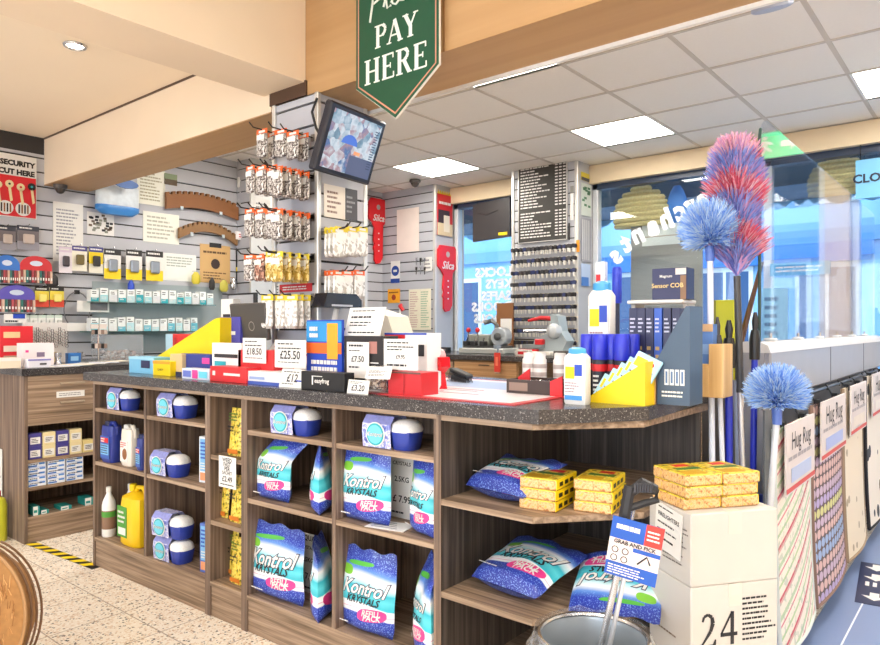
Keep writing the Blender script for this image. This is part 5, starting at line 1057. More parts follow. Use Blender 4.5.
ycard('sign', 'small white and blue round safety sign below the cream notice', 'sign', 391, 261, 400, 283, YC, CARD, lambda m, w, h, y: (m.plate([(w * .42 * cos(q * pi / 8), h * .55 + w * .42 * sin(q * pi / 8)) for q in range(16)], y - .001, y, M('#23479c', .4)), m.quad(-w * .2, w * .2, h * .5, h * .6, y - .0016, WHITE), m.quad(-w * .5, w * .5, 0, h * .2, y - .001, M('#23479c', .4))))
ycard('sticker', 'orange yellow square sticker low on the column of red keys', 'sticker', 388, 289, 400, 303, YC, M('#f2a61c', .45), lambda m, w, h, y: (m.lines(-w * .4, w * .4, h * .65, h * .85, 1, M('#7a3a10', .5), y, rag=.1), m.plate([(w * .18 * cos(q * pi / 4), h * .4 + w * .18 * sin(q * pi / 4)) for q in range(8)], y - .001, y, M('#a03a18', .5))))
ycard('notepad', 'tall cream sheet of red and green print low on the column', 'notice', 409, 289, 431, 330, YC, M('#ece6cf', .5), lambda m, w, h, y: (m.lines(-w * .45, -w * .05, h * .05, h * .95, 16, M('#c9a7a0', .5), y), m.lines(w * .05, w * .45, h * .05, h * .95, 16, M('#9fb99a', .5), y)))
ycard('notice', 'small white card beside the hooks of keys on the column', 'notice', 424, 257, 432, 271, YC, CARD, print_art(3))
for k in range(6):
    px = 418 + (k % 3) * 4.2; py = 258 + (k // 3) * 9; p = onY(px, py, YC); m = MB(); m.tube([(0, 0, .0), (0, -.04, .0)], .002, STEEL, 5); m.plate([(-.012, -.004), (.012, -.004), (.01, -.03), (.003, -.036), (.003, -.075), (-.004, -.08), (-.004, -.036), (-.011, -.03)], -.03, -.025, (STEEL, M('#4a4644', .4, .5))[k % 2])
    m.build('key_blank', loc=p, label='small key hanging in the cluster beside the white card on the column', cat='key', group='cluster of keys on the column')
m = MB(); p = onY(403, 306, YC); m.tube([(-.03, 0, .01), (0, -.05, 0), (.03, -.03, -.05)], .02, RED, 8); m.tube([(.0, -.04, 0), (.0, -.05, -.09)], .012, WHITE, 8); m.build('hand_tool', loc=p, label='red and white hand tool hanging beside the orange sticker', cat='tool')
c, w, zb, zt = RX(437, 195, 452, 236, -4.495); h = zt - zb
m = MB(); m.b0(-w / 2, w / 2, -.006, 0, 0, h, M('#c8242c', .4)); y = -.0066; m.quad(-w * .5, w * .5, h * .0, h * .3, y, M('#d9c4a0', .5)); m.quad(-w * .45, w * .3, h * .3, h * .62, y, M('#3c3038', .4)); m.quad(-w * .1, w * .3, h * .1, h * .5, y - .0006, M('#e9dcc9', .5)); m.lines(-w * .4, w * .4, h * .72, h * .86, 1, WHITE, y, rag=.1)
for k in range(7): m.plate([(-w * .5 + k * w / 7, h), (-w * .5 + (k + 1) * w / 7, h), (-w * .5 + (k + .5) * w / 7, h + .04)], -.006, 0, M('#d8b62a', .4))
m.build('poster', loc=(-4.493, c, zb), rz=pi / 2, label='red poster with a yellow zigzag top on the column above the red key', cat='poster')
# black panel hung in window one, and the lettering on its glass (read from the street, so mirrored here)
c, w, zb, zt = RY(471, 199, 508, 240, 5.66)
m = MB(); m.plate([(-w / 2, .0), (w / 2, .02), (w / 2, zt - zb + .0), (-w / 2, zt - zb - .03)], 0, .03, M('#3a3638', .4)); m.quad(w * .2, w * .44, .04, .07, -.001, YEL); m.tube([(-w * .35, -.004, (zt - zb) * .7), (-w * .1, -.006, (zt - zb) * .62), (w * .2, -.004, (zt - zb) * .72)], .002, BLACK, 4)
m.tube([(-w * .4, .015, zt - zb - .04), (-w * .4, .015, HEAD - zb + .05)], .003, BLACK, 4); m.tube([(w * .4, .015, zt - zb - .02), (w * .4, .015, HEAD - zb + .05)], .003, BLACK, 4)
m.build('black_panel', loc=(c, 5.69, zb), label='black panel with a yellow sticker hanging in the window beside the price board', cat='panel')
MIR = Matrix.Diagonal((-1, 1, 1, 1))
for k, (s, py) in enumerate((('LOCKS', 272), ('KEYS', 284), ('SAFES', 296), ('DOORS', 307), ('TOOLS', 319))):
    xa = onY(511.5, py, 5.765).x; p = onY(500, py, 5.765); sz = .125; v, f = text_geo(s, 0, .03)
    mxx = min(q.x for q in v); m = MB(); m.text(s, sz, M('#f2f6fa', .5, vary=0), T(0, 0, 0) @ MIR, 0, .05, 1.15); ww = max(q.x for q in m.v)
    m.build('window_lettering', loc=(xa - ww, 5.766, p.z), label=f'white mirrored lettering on the window glass, {("top", "second", "third", "fourth", "bottom")[k]} word of five', cat='lettering')
# ---------------------------------------------------------------- price board column
YB = 5.438
c, w, zb, zt = RY(519.5, 164, 567, 241, YB); h = zt - zb
t = thing('price_board', 'black price board with white letters on the middle column', 'price board', (c, YB, zb))
m = MB(); m.b0(-w / 2, w / 2, -.012, .006, 0, h, M('#35322f', .5)); m.b0(-w / 2 - .006, -w / 2, -.016, .006, 0, h, ALU); m.b0(w / 2, w / 2 + .006, -.016, .006, 0, h, ALU); m.b0(-w / 2 - .006, w / 2 + .006, -.016, .006, -.006, 0, ALU); m.build('board', t)
m = MB()
for i in range(24):
    if i == 14: continue
    z = h * .97 - i * h * .94 / 24; L = R.uniform(.25, .6); x = -w * .46
    while x < -w * .46 + w * L: q = R.uniform(.012, .05); m.quad(x, x + q, z - .011, z, -.0126, WHITE); x += q + .008
    x = w * .27
    for q in range(3): m.quad(x + q * .04, x + q * .04 + .028, z - .011, z, -.0126, WHITE)
m.build('lettering', t)
c, w, zb, zt = RY(513, 246, 578, 352, YB); nr = 9; nc = 15
for r in range(nr):
    z = zt - (zt - zb) * (r + .1) / nr
    m = MB(); m.b0(-w / 2, w / 2, -.006, 0, -.012, .0, M('#e6dcc4', .5)); m.build('hook_strip', loc=(c, YB + .004, z + .01), label=f'cream hook strip, {("top", "second", "third", "fourth", "fifth", "sixth", "seventh", "eighth", "lowest")[r]} of nine on the price board column', cat='hook strip')
    for k in range(nc):
        x = c - w * .47 + w * .94 * k / (nc - 1); m = MB(); m.tube([(0, 0, 0), (0, -.06, .003)], .002, STEEL, 4)
        for q in range(3):
            y = -.012 - q * .018; a = R.uniform(-.15, .15); tr = T(0, y, 0, R.uniform(-.3, .3), 0, a)
            m.plate([(-.012, .006), (.012, .006), (.017, -.01), (.012, -.03), (-.012, -.03), (-.017, -.01)], -.001, .001, (INK, M('#3f3b3c', .4), M('#2b3560', .4), M('#241f20', .4))[(k * 3 + r + q // 2 + R.randrange(2)) % 4], tr); m.plate([(-.006, -.03), (.006, -.03), (.005, -.062), (0, -.07), (-.005, -.062)], -.001, .001, (M('#dedad2', .35, .1), M('#f0ede6', .5))[q % 2], tr)
        m.build('key_blank', loc=(x, YB - .002, z), label=f'bunch of key blanks hanging on the {("top", "second", "third", "fourth", "fifth", "sixth", "seventh", "eighth", "lowest")[r]} hook strip below the price board', cat='key', group=f'key blanks on hook strip row {("one", "two", "three", "four", "five", "six", "seven", "eight", "nine")[r]}')
ycard('bracket_label', 'thin black frame clip right of the price board', 'clip', 568.5, 223, 570, 240, YB, BLACK)
for k, (px, y0, y1, mt, nm) in enumerate(((572, 186, 192, M('#8f8d88', .4, .5), 'grey metal clip above a thin strip'), (572, 193, 220, CARD, 'narrow white printed strip'), (578, 240, 252, M('#e89a2a', .5), 'orange tag at the column edge'))):
    ycard('tag', nm + ' right of the price board', 'tag', px - 1.6, y0, px + 1.6, y1, YB, mt)
def xcard(name, label, cat, x0, y0, x1, y1, mat, art=None, X=-2.892):
    c, w, zb, zt = RX(x0, y0, x1, y1, X); m = MB(); m.b0(-w / 2, w / 2, -.004, 0, 0, zt - zb, mat)
    if art: art(m, w, zt - zb, -.0046)
    return m.build(name, loc=(X, c, zb), rz=pi / 2, label=label, cat=cat)
xcard('packet', 'yellow packet at the top of the price board column side', 'packet', 581, 173, 589, 181, M('#d8c23a', .5), lambda m, w, h, y: m.quad(-w * .5, w * .5, 0, h * .4, y, M('#3a3a40', .5)))
xcard('packet', 'green and white leaf patterned packet on the price board column side', 'packet', 581, 184, 591, 216, M('#cfd6cf', .5), lambda m, w, h, y: [m.box((R.uniform(-.4, .4) * w, y, R.uniform(.3, .95) * h), (w * .25, .001, h * .07), M('#4a7a58', .5)) for k in range(12)])
xcard('packet', 'long grey packet of white rods on the price board column side', 'packet', 581, 218, 591, 262, M('#9a9aa2', .5), lambda m, w, h, y: [m.quad(x * w, x * w + w * .07, h * .05, h * .95, y, M('#d8d6d2', .5)) for x in (-.4, -.2, 0, .2)])
xcard('packet', 'blue and white packet low on the price board column side', 'packet', 581, 264, 590, 286, M('#b9cbe8', .5), lambda m, w, h, y: m.quad(-w * .5, w * .3, 0, h * .4, y, M('#4f7fc8', .5)))
# ---------------------------------------------------------------- rear counter with key cutting machines
RY0 = 4.6
m = MB(); m.b0(XL, -1.05, RY0 - .02, 5.40, TOPZ, WZ, WTOP); m.build('worktop', label='dark worktop of the rear counter below the windows', cat='worktop')
LWX = wood('wood_light_long', '#8c6a48', '#a9825a', '#bf9a70', 0)
for k, (x0, x1, mt, lab) in enumerate(((XL + 1.1, -3.62, WX, 'dark wood cabinet at the left of the rear counter'), (-3.615, -2.98, LWX, 'light brown drawer cabinet under the rear counter, left of a dark gap'), (-2.30, -1.07, WX, 'dark wood cabinet at the right of the rear counter'))):
    t = thing('rear_cabinet', lab, 'cabinet', (x0, RY0, 0)); ww = x1 - x0
    m = MB(); m.b0(0, ww, .02, .7, 0, TOPZ, mt); m.build('carcass', t)
    for q in range(3): m = MB(); m.b0(.006, ww - .006, 0, .02, .12 + q * .27, .38 + q * .27, mt); f = m.build('drawer', t); m = MB(); m.b0(ww * .42, ww * .58, -.012, 0, .35 + q * .27, .36 + q * .27, M('#4a3a2c', .4)); m.build('handle', f)
DKM = M('#5d5d5c', .35, .5); MG = M('#c2c4c0', .35, .3)
def keymachine(label, px, Y, rz=0):
    p = onY(px, 350, Y); t = thing('key_cutting_machine', label, 'key machine', (p.x, Y, WZ), rz)
    m = MB(); m.b0(-.24, .24, -.12, .14, 0, .05, MG, bev=.008); m.b0(-.2, .2, -.1, .1, .05, .07, DKM); m.build('base', t)
    m = MB(); m.b0(-.22, .02, -.02, .12, .07, .17, M('#a6a89f', .4, .3), bev=.01); m.build('motor_housing', t)
    m = MB(); m.lathe([(.075, -.05), (.08, -.045), (.08, .045), (.075, .05)], M('#bfc6cc', .3, .4), 20, T(.15, -.01, .15, 0, pi / 2)); m.lathe([(.03, .05), (.034, .055), (.034, .07), (.02, .08)], DKM, 14, T(.15, -.01, .15, 0, pi / 2)); m.build('wheel', t, smooth=True)
    for x in (-.17, -.07): m = MB(); m.tube([(x, -.05, .07), (x, -.06, .19)], .007, STEEL, 6); k = m.build('lever', t); m = MB(); m.lathe([(.008, .185), (.02, .195), (.022, .212), (.01, .228)], RED, 12, T(x, -.06, 0)); m.build('knob', k, smooth=True)
    for x in (-.18, -.1, .0): m = MB(); m.b0(x - .025, x + .025, -.1, -.04, .07, .11, M('#3d3d3e', .4, .4), bev=.004); m.tube([(x, -.07, .11), (x + .015, -.08, .14)], .006, STEEL, 6); m.build('clamp', t)
    m = MB(); m.tube([(.05, .04, .07), (.06, .05, .25), (.0, .06, .29), (-.06, .02, .27)], .022, M('#6b6c6a', .4, .3), 8); m.build('lamp_arm', t, smooth=True)
    return t
keymachine('grey key cutting machine with red knobs in front of the lettered window', 488, 4.98)
t = thing('key_cutting_machine', 'grey and white key machine with a round dome before the key hooks', 'key machine', (onY(548, 350, 4.95).x, 4.95, WZ))
m = MB(); m.b0(-.24, .22, -.14, .12, 0, .035, M('#d3cfc8', .4), bev=.006); m.b0(-.12, .1, -.146, -.14, .006, .03, M('#e8e2da', .4)); m.build('base', t)
m = MB(); m.plate([(-.12, .035), (.16, .035), (.2, .12), (.14, .2), (.12, .32), (.05, .34), (.06, .2), (-.1, .13)], -.05, .08, M('#aab6bb', .35, .2)); m.build('machine_body', t)
m = MB(); m.lathe([(.005, .06), (.045, .045), (.062, .01), (.06, -.03)][::-1], M('#c9cdd0', .3, .2), 18, T(.09, -.06, .2, 0, pi / 2)); m.build('dome', t, smooth=True)
m = MB(); m.tube([(.06, 0, .3), (-.06, -.02, .31), (-.17, -.03, .285)], [.02, .016, .012], RED, 8); m.build('handle', t, smooth=True)
m = MB(); m.tube([(-.2, -.05, .2), (-.02, -.04, .205), (.05, 0, .2)], .014, STEEL, 8); m.b0(-.2, .0, -.08, .02, .06, .09, M('#8f9a9c', .4, .3)); m.build('rail', t)
m = MB(); m.box((-.04, -.06, .11), (.08, .05, .05), RED, bev=.008); m.build('guard', t)
m = MB(); m.b0(-.22, -.05, -.10, -.06, .035, .05, RED); m.build('slide', t)
# red lever tag, brown board with paper behind
p = onY(497, 372, RY0 - .04); m = MB(); m.b0(-.028, .028, -.008, .008, 0, .155, M('#c8382c', .5), bev=.004); m.tube([(0, -.0, .155), (.0, .02, .20)], .008, M('#8e9aa8', .4, .4), 8); m.box((0, .0, .20), (.03, .06, .03), M('#8e9aa8', .4, .4)); m.quad(-.012, .012, .05, .12, -.0086, M('#e07b5e', .5)); m.b0(-.025, .025, -.004, .004, -.012, -.004, STEEL)
m.build('machine_lever', loc=(p.x, RY0 - .036, p.z), label='red handled lever hanging over the rear counter edge', cat='lever')
c, w, zb, zt = RY(496, 303, 512, 345, 5.36)
m = MB(); m.b0(-w / 2, w / 2, 0, .02, 0, zt - WZ, M('#8a5a34', .6)); m.quad(-w * .25, w * .45, (zt - WZ) * .3, (zt - WZ) * .68, -.001, CARD); m.build('brown_board', loc=(c, 5.37, WZ), label='brown board with a white paper standing behind the key machine', cat='board')
for k, (px, Y, mt, nm) in enumerate(((444, 4.9, BLACK, 'black'), (524, 4.75, M('#d8d2c8', .4), 'cream'), (562, 4.7, M('#4a4644', .4), 'dark grey'))):
    p = onY(px, 350, Y); m = MB(); m.b0(-.06, .06, -.03, .03, 0, .05, mt, bev=.004); m.quad(-.04, .04, .012, .036, -.0306, (GREY, RED, WHITE)[k]); m.build('small_box', loc=(p.x, Y, WZ), label=f'small {nm} box on the rear counter edge near the key machines', cat='box')
# dark ribbed board and its card, standing on the pavement outside the big window
c, w, zb, zt = RY(631, 221, 702, 310, 6.0); h = zt + .15
t = thing('ribbed_board', 'dark grey ribbed display board outside the window behind the navy bulb box', 'board', (c, 6.0, -.15))
m = MB(); DG = M('#a39c97', .5); m.b0(-w / 2, w / 2, 0, .03, 0, h, DG)
z = 0
while z < h - .03: m.b0(-w / 2, w / 2, -.006, 0, z, z + .02, DG); z += .028
m.build('panel', t); m = MB(); m.b0(-w * .4, w * .4, .03, .35, 0, .03, DG); m.build('foot', t)
c2, w2, zb2, zt2 = RY(642, 217, 680, 245, 5.99)
m = MB(); m.b0(-w2 / 2, w2 / 2, -.002, 0, 0, zt2 - zb2, M('#fbf4ec', .5)); m.lines(-w2 * .4, w2 * .1, (zt2 - zb2) * .82, (zt2 - zb2) * .94, 1, INK, -.0026, rag=.1); m.quad(-w2 * .5, w2 * .5, (zt2 - zb2) * .3, (zt2 - zb2) * .34, -.0026, M('#cdb8a8', .5)); m.build('notice', loc=(c2, 5.993, zb2), label='cream card fixed at the top of the dark ribbed board', cat='notice')
# ================================================================ RIGHT SIDE: sign, screen unit, rugs, mops, boxes
# green hanging sign in front of the beam
ys = 1.965
xl, xr = onY(357, 60, ys).x, onY(440, 60, ys).x; zl = onY(357, 88, ys).z; zr = onY(441, 66, ys).z; zm = (zl + zr) / 2; tip = onY(399, 118, ys).z; w = xr - xl; cx = (xl + xr) / 2; ztop = 2.72
zm2 = zm
t = thing('hanging_sign', 'green pointed hanging sign with white PAY HERE lettering on the beam', 'sign', (cx, ys, tip))
GRN = M('#0c4c33', .4, scale=20)
def poly(q): return [(-w / 2 + q, zm - tip + q * .45), (0, q * 1.35), (w / 2 - q, zm - tip + q * .45), (w / 2 - q, ztop - tip - q), (-w / 2 + q, ztop - tip - q)]
m = MB(); m.plate(poly(0), -.004, .006, M('#e9e4d6', .5)); m.plate(poly(.002), -.006, -.004, GRN); m.build('sign_board', t)
m = MB(); po, pi_ = poly(.012), poly(.018)
for k in range(5):
    a, b_, c, d = po[k], po[(k + 1) % 5], pi_[(k + 1) % 5], pi_[k]; m.add([(a[0], -.0065, a[1]), (b_[0], -.0065, b_[1]), (c[0], -.0065, c[1]), (d[0], -.0065, d[1])], [(0, 1, 2, 3)], M('#c98a72', .5))
m.build('border', t)
def serif(m, ch, x, z, h, mt, y=-.0075):
    # slab serif capitals drawn as strokes in a unit box (0..w, 0..1)
    def bar(x0, z0, x1, z1, th):
        nonlocal y; y -= .00012
        dx, dz = x1 - x0, z1 - z0; L = hypot(dx, dz); nx, nz = -dz / L * th / 2, dx / L * th / 2
        m.add([(x + (x0 + nx) * h, y, z + (z0 + nz) * h), (x + (x0 - nx) * h, y, z + (z0 - nz) * h), (x + (x1 - nx) * h, y, z + (z1 - nz) * h), (x + (x1 + nx) * h, y, z + (z1 + nz) * h)], [(0, 1, 2, 3)], mt)
    S, t_, r = .19, .075, .06
    def sf(cx, z0, ww=.34): bar(cx - ww / 2, z0, cx + ww / 2, z0, r)
    if ch == 'P':
        bar(.2, 0, .2, 1, S); sf(.2, .03); sf(.16, .97, .3)
        pts = [(.2, .96), (.5, .96), (.64, .86), (.66, .73), (.6, .58), (.48, .5), (.2, .5)]
        for a, c in zip(pts, pts[1:]): bar(*a, *c, .15 if a[0] > .45 and c[0] > .45 else t_)
        return .78
    if ch == 'A': bar(.08, 0, .42, 1, .08); bar(.42, 1, .76, 0, S); bar(.2, .33, .64, .33, t_); sf(.1, .03, .28); sf(.76, .03, .32); return .92
    if ch == 'Y': bar(.42, 0, .42, .5, S); bar(.42, .46, .12, 1, S); bar(.42, .46, .72, 1, .09); sf(.42, .03); sf(.14, .97, .34); sf(.72, .97, .28); return .88
    if ch == 'H': bar(.2, 0, .2, 1, S); bar(.72, 0, .72, 1, S); bar(.2, .5, .72, .5, t_); [sf(c, z_) for c in (.2, .72) for z_ in (.03, .97)]; return .95
    if ch == 'E': bar(.2, 0, .2, 1, S); bar(.06, .965, .68, .965, .07); bar(.06, .035, .7, .035, .07); bar(.2, .51, .52, .51, t_); bar(.66, .97, .66, .78, .07); bar(.69, .03, .69, .24, .07); bar(.52, .4, .52, .62, .06); return .8
    if ch == 'R':
        bar(.2, 0, .2, 1, S); sf(.2, .03); sf(.16, .97, .3); pts = [(.2, .96), (.5, .96), (.62, .86), (.64, .75), (.58, .62), (.46, .53), (.2, .53)]
        for a, c in zip(pts, pts[1:]): bar(*a, *c, .15 if a[0] > .45 and c[0] > .45 else t_)
        bar(.44, .53, .72, .02, S * .9); sf(.76, .03, .2); return .88
m = MB(); LW = M('#e6ebe2', .5, vary=0)
def word(s, cxx, z, h):
    ws = dict(P=.78, A=.92, Y=.88, H=.95, E=.8, R=.88); tot = sum(ws[c] for c in s) * h; x = cxx - tot / 2
    for c in s: x += serif(m, c, x, z, h, LW) * h
zPA = onY(398, 48, ys).z - tip; zHE = onY(398, 82, ys).z - tip; k = 2.7 / 690
word('PAY', .005, zPA + .023, .090); m.build('lettering', t); m = MB(); word('HERE', .0, zHE + .021, .099); m.build('lettering', t); m = MB()
def pen(pts): m.tube([(x, -.009, z) for x, z in pts], .0045, LW, 5)
zb_ = onY(385, 16, ys).z - tip + .012; u = .075
pen([(-.135, zb_ - .02), (-.12, zb_ + u * .7), (-.115, zb_ + u * 1.3), (-.085, zb_ + u * 1.5), (-.055, zb_ + u * 1.25), (-.075, zb_ + u * .8), (-.115, zb_ + u * .65)])
pen([(-.06, zb_ + .02), (-.03, zb_ + u * 1.3), (-.04, zb_ + u * 1.45), (-.05, zb_ + u * .9), (-.04, zb_ + .01), (-.02, zb_ + .015)])
pen([(-.02, zb_ + .025), (.0, zb_ + .05), (.0, zb_ + .06), (-.015, zb_ + .055), (-.012, zb_ + .02), (.005, zb_ + .012), (.025, zb_ + .025)])
pen([(.05, zb_ + .058), (.03, zb_ + .05), (.028, zb_ + .02), (.045, zb_ + .015), (.055, zb_ + .055), (.058, zb_ + .02), (.07, zb_ + .02)])
pen([(.07, zb_ + .02), (.09, zb_ + .065), (.1, zb_ + .03), (.085, zb_ + .013), (.075, zb_ + .018)]); pen([(.1, zb_ + .025), (.12, zb_ + .055), (.118, zb_ + .068), (.105, zb_ + .055), (.11, zb_ + .022), (.13, zb_ + .018), (.15, zb_ + .035)])
m.build('lettering', t)
# the seen downlight, then three unseen ones added to brighten the left
for k, p in enumerate((onZ(75, 45, 2.54), Vector((-4.3, .3, 2.54)), Vector((-3.4, -.6, 2.54)), Vector((-4.5, -1.6, 2.54)))):
    t = thing('downlight', 'small round recessed downlight in the cream ceiling at the left' if k == 0 else 'added unseen downlight in the cream ceiling, brightening the left side', 'light', (p.x, p.y, 2.54), 0, None if k == 0 else 'added downlights outside the view')
    m = MB(); m.tube([(.045 * cos(q * pi / 12), .045 * sin(q * pi / 12), -.003) for q in range(25)], .008, STEEL, 6); m.build('rim', t)
    m = MB(); m.lathe([(.036, -.004), (.036, .004)], M('#fff6e6', .5, emit=22), 20); m.build('lamp', t)
p = onZ(772, 4, ZC); m = MB(); m.lathe([(.045, -.02), (.05, -.015), (.05, 0)], M('#aeb6cc', .4), 16, Matrix.Diagonal((1.8, .6, 1, 1))); m.build('ceiling_sensor', loc=(p.x, p.y, ZC - .005), smooth=True, label='small blue grey sensor on the ceiling just behind the long beam', cat='sensor')
# grey unit that carries the screen and the rugs
UXF, UYF = -.65, 2.66; UYE = 5.62
t = thing('rug_stand', 'grey metal stand with a hook rail carrying the hanging rugs', 'display stand', (UXF, UYF, 0)); GU = M('#9fa0a8', .4, .15); GUL = M('#d4d3d2', .35)
m = MB(); L = UYE - UYF
m.b0(-.125, 0, .01, L, .94, 1.115, GU, bev=.006); m.b0(-.11, -.02, 0, .012, .94, 1.11, GU); m.build('housing', t)
m = MB(); prof = [(-.125, 1.11), (-.118, 1.137), (-.09, 1.15), (-.035, 1.15), (-.008, 1.137), (0.002, 1.11)]
m.plate(prof, -.003, L, GUL) if False else m.add([(x, y, z) for y in (0, L) for x, z in prof], [(k, k + 1, k + 7, k + 6) for k in range(5)] + [(5, 0, 6, 11)] + [tuple(range(6))[::-1], tuple(range(6, 12))], GUL); m.build('top_cover', t)
for y in (1.1, 2.1): m = MB(); m.b0(.0, .002, y, y + .004, .945, 1.11, M('#6d6d72', .5)); m.build('seam', t)
m = MB(); m.tube([(.012, .03, .925), (.012, L, .925)], .008, M('#57585c', .35, .7), 8); m.build('rail', t)
m = MB(); m.b0(-.10, -.03, .02, .06, 0, .94, GU); m.b0(-.10, -.03, L - .06, L, 0, .94, GU); m.b0(-.09, -.075, .06, L - .06, .0, .94, M('#84858c', .5)); m.build('leg', t)
# acrylic screen
t2 = thing('acrylic_screen', 'tall clear acrylic screen standing on the grey stand by the window', 'screen', (-.69, UYF, 1.15)); L2 = 2.85
m = MB(); zt = .825
pr = [(0.02, 0), (L2, 0), (L2, zt)] + [(.12 - .10 * cos(a), zt - .10 + .10 * sin(a)) for a in [pi / 2 * k / 6 for k in range(6, -1, -1)]]
vs = [(-.003, y, z) for y, z in pr] + [(.003, y, z) for y, z in pr]; n_ = len(pr)
m.add(vs, [tuple(range(n_))[::-1], tuple(range(n_, 2 * n_))] + [(i, (i + 1) % n_, n_ + (i + 1) % n_, n_ + i) for i in range(n_)], ACRYL); m.build('panel', t2)
m = MB(); m.tube([(0, .016, .0), (0, .016, zt - .10)] + [(0, .12 - .104 * cos(a), zt - .10 + .104 * sin(a)) for a in [pi / 2 * k / 6 for k in range(1, 3)]], .006, M('#2d4a44', .3), 6); m.build('front_edge', t2)
for k in range(6): m = MB(); m.b0(-.02, .02, .15 + k * .45, .19 + k * .45, 0, .012, M('#e2e4e6', .2), bev=.003); m.tube([(0, .17 + k * .45, .012), (0, .17 + k * .45, .03)], .006, STEEL, 6); m.build('clamp', t2)
# hanging rugs on the rail
def rugmat(name, f):
    m, n, l, b = nt(name); b.inputs['Roughness'].default_value = .9; tc = n.new('ShaderNodeTexCoord'); sp = n.new('ShaderNodeSeparateXYZ'); l.new(tc.outputs['Object'], sp.inputs[0]); l.new(f(n, l, sp.outputs[1], sp.outputs[2], tc), b.inputs['Base Color']); return m
def stripes(n, l, y, z, tc):
    s = math_(n, l, 'ADD', z, math_(n, l, 'MULTIPLY', y, -.35)); f = math_(n, l, 'FRACT', math_(n, l, 'DIVIDE', math_(n, l, 'ADD', s, 5.0), .17))
    r = ramp(n, [(0, lin('#c9606e')), (.07, lin('#efe6d8')), (.25, lin('#b7cfa0')), (.32, lin('#f0e8da')), (.5, lin('#d98a94')), (.55, lin('#efe6d8')), (.62, lin('#bcd0ac')), (.72, lin('#efe6d8')), (.93, lin('#d9b0a8'))], 'CONSTANT'); l.new(f, r.inputs[0])
    v = n.new('ShaderNodeTexNoise'); v.inputs['Scale'].default_value = 45; l.new(tc.outputs['Object'], v.inputs['Vector']); return mixc(n, l, math_(n, l, 'MULTIPLY', math_(n, l, 'GREATER_THAN', v.outputs[0], .58), .5), r.outputs[0], lin('#9fb6a4'))
def dots(n, l, y, z, tc):
    a = math_(n, l, 'FRACT', math_(n, l, 'DIVIDE', math_(n, l, 'ADD', y, 5.0), .055)); zz = math_(n, l, 'DIVIDE', math_(n, l, 'ADD', z, 5.0), .042); b_ = math_(n, l, 'FRACT', zz)
    d = math_(n, l, 'ADD', math_(n, l, 'POWER', math_(n, l, 'SUBTRACT', a, .5), 2), math_(n, l, 'POWER', math_(n, l, 'SUBTRACT', b_, .5), 2)); hole = math_(n, l, 'GREATER_THAN', d, .20)
    no = n.new('ShaderNodeTexNoise'); no.noise_dimensions = '1D'; no.inputs['Scale'].default_value = .45; l.new(math_(n, l, 'FLOOR', zz), no.inputs['W'])
    r = ramp(n, [(.3, lin('#9fb4d6')), (.42, lin('#c9b3c6')), (.5, lin('#d9b7b0')), (.56, lin('#d2cf8e')), (.62, lin('#b9a9d0')), (.7, lin('#d9a9b4'))], 'CONSTANT'); l.new(no.outputs[0], r.inputs[0]); return mixc(n, l, hole, r.outputs[0], lin('#6a5a5c'))
def marks(n, l, y, z, tc):
    v = n.new('ShaderNodeTexVoronoi'); v.inputs['Scale'].default_value = 9; l.new(tc.outputs['Object'], v.inputs['Vector']); no = n.new('ShaderNodeTexNoise'); no.inputs['Scale'].default_value = 26; l.new(tc.outputs['Object'], no.inputs['Vector'])
    k = math_(n, l, 'LESS_THAN', math_(n, l, 'MULTIPLY', v.outputs[0], math_(n, l, 'ADD', no.outputs[0], .5)), .16); return mixc(n, l, k, lin('#e9dcc6'), lin('#b3a48c'))
def cups(n, l, y, z, tc):
    v = n.new('ShaderNodeTexVoronoi'); v.inputs['Scale'].default_value = 6; l.new(tc.outputs['Object'], v.inputs['Vector']); return mixc(n, l, math_(n, l, 'LESS_THAN', v.outputs[0], .22), lin('#efe6d8'), lin('#45474c'))
RT_ = [rugmat('rug_' + nm, f) for nm, f in (('stripes', stripes), ('dots', dots), ('marks', marks), ('cups', cups))]
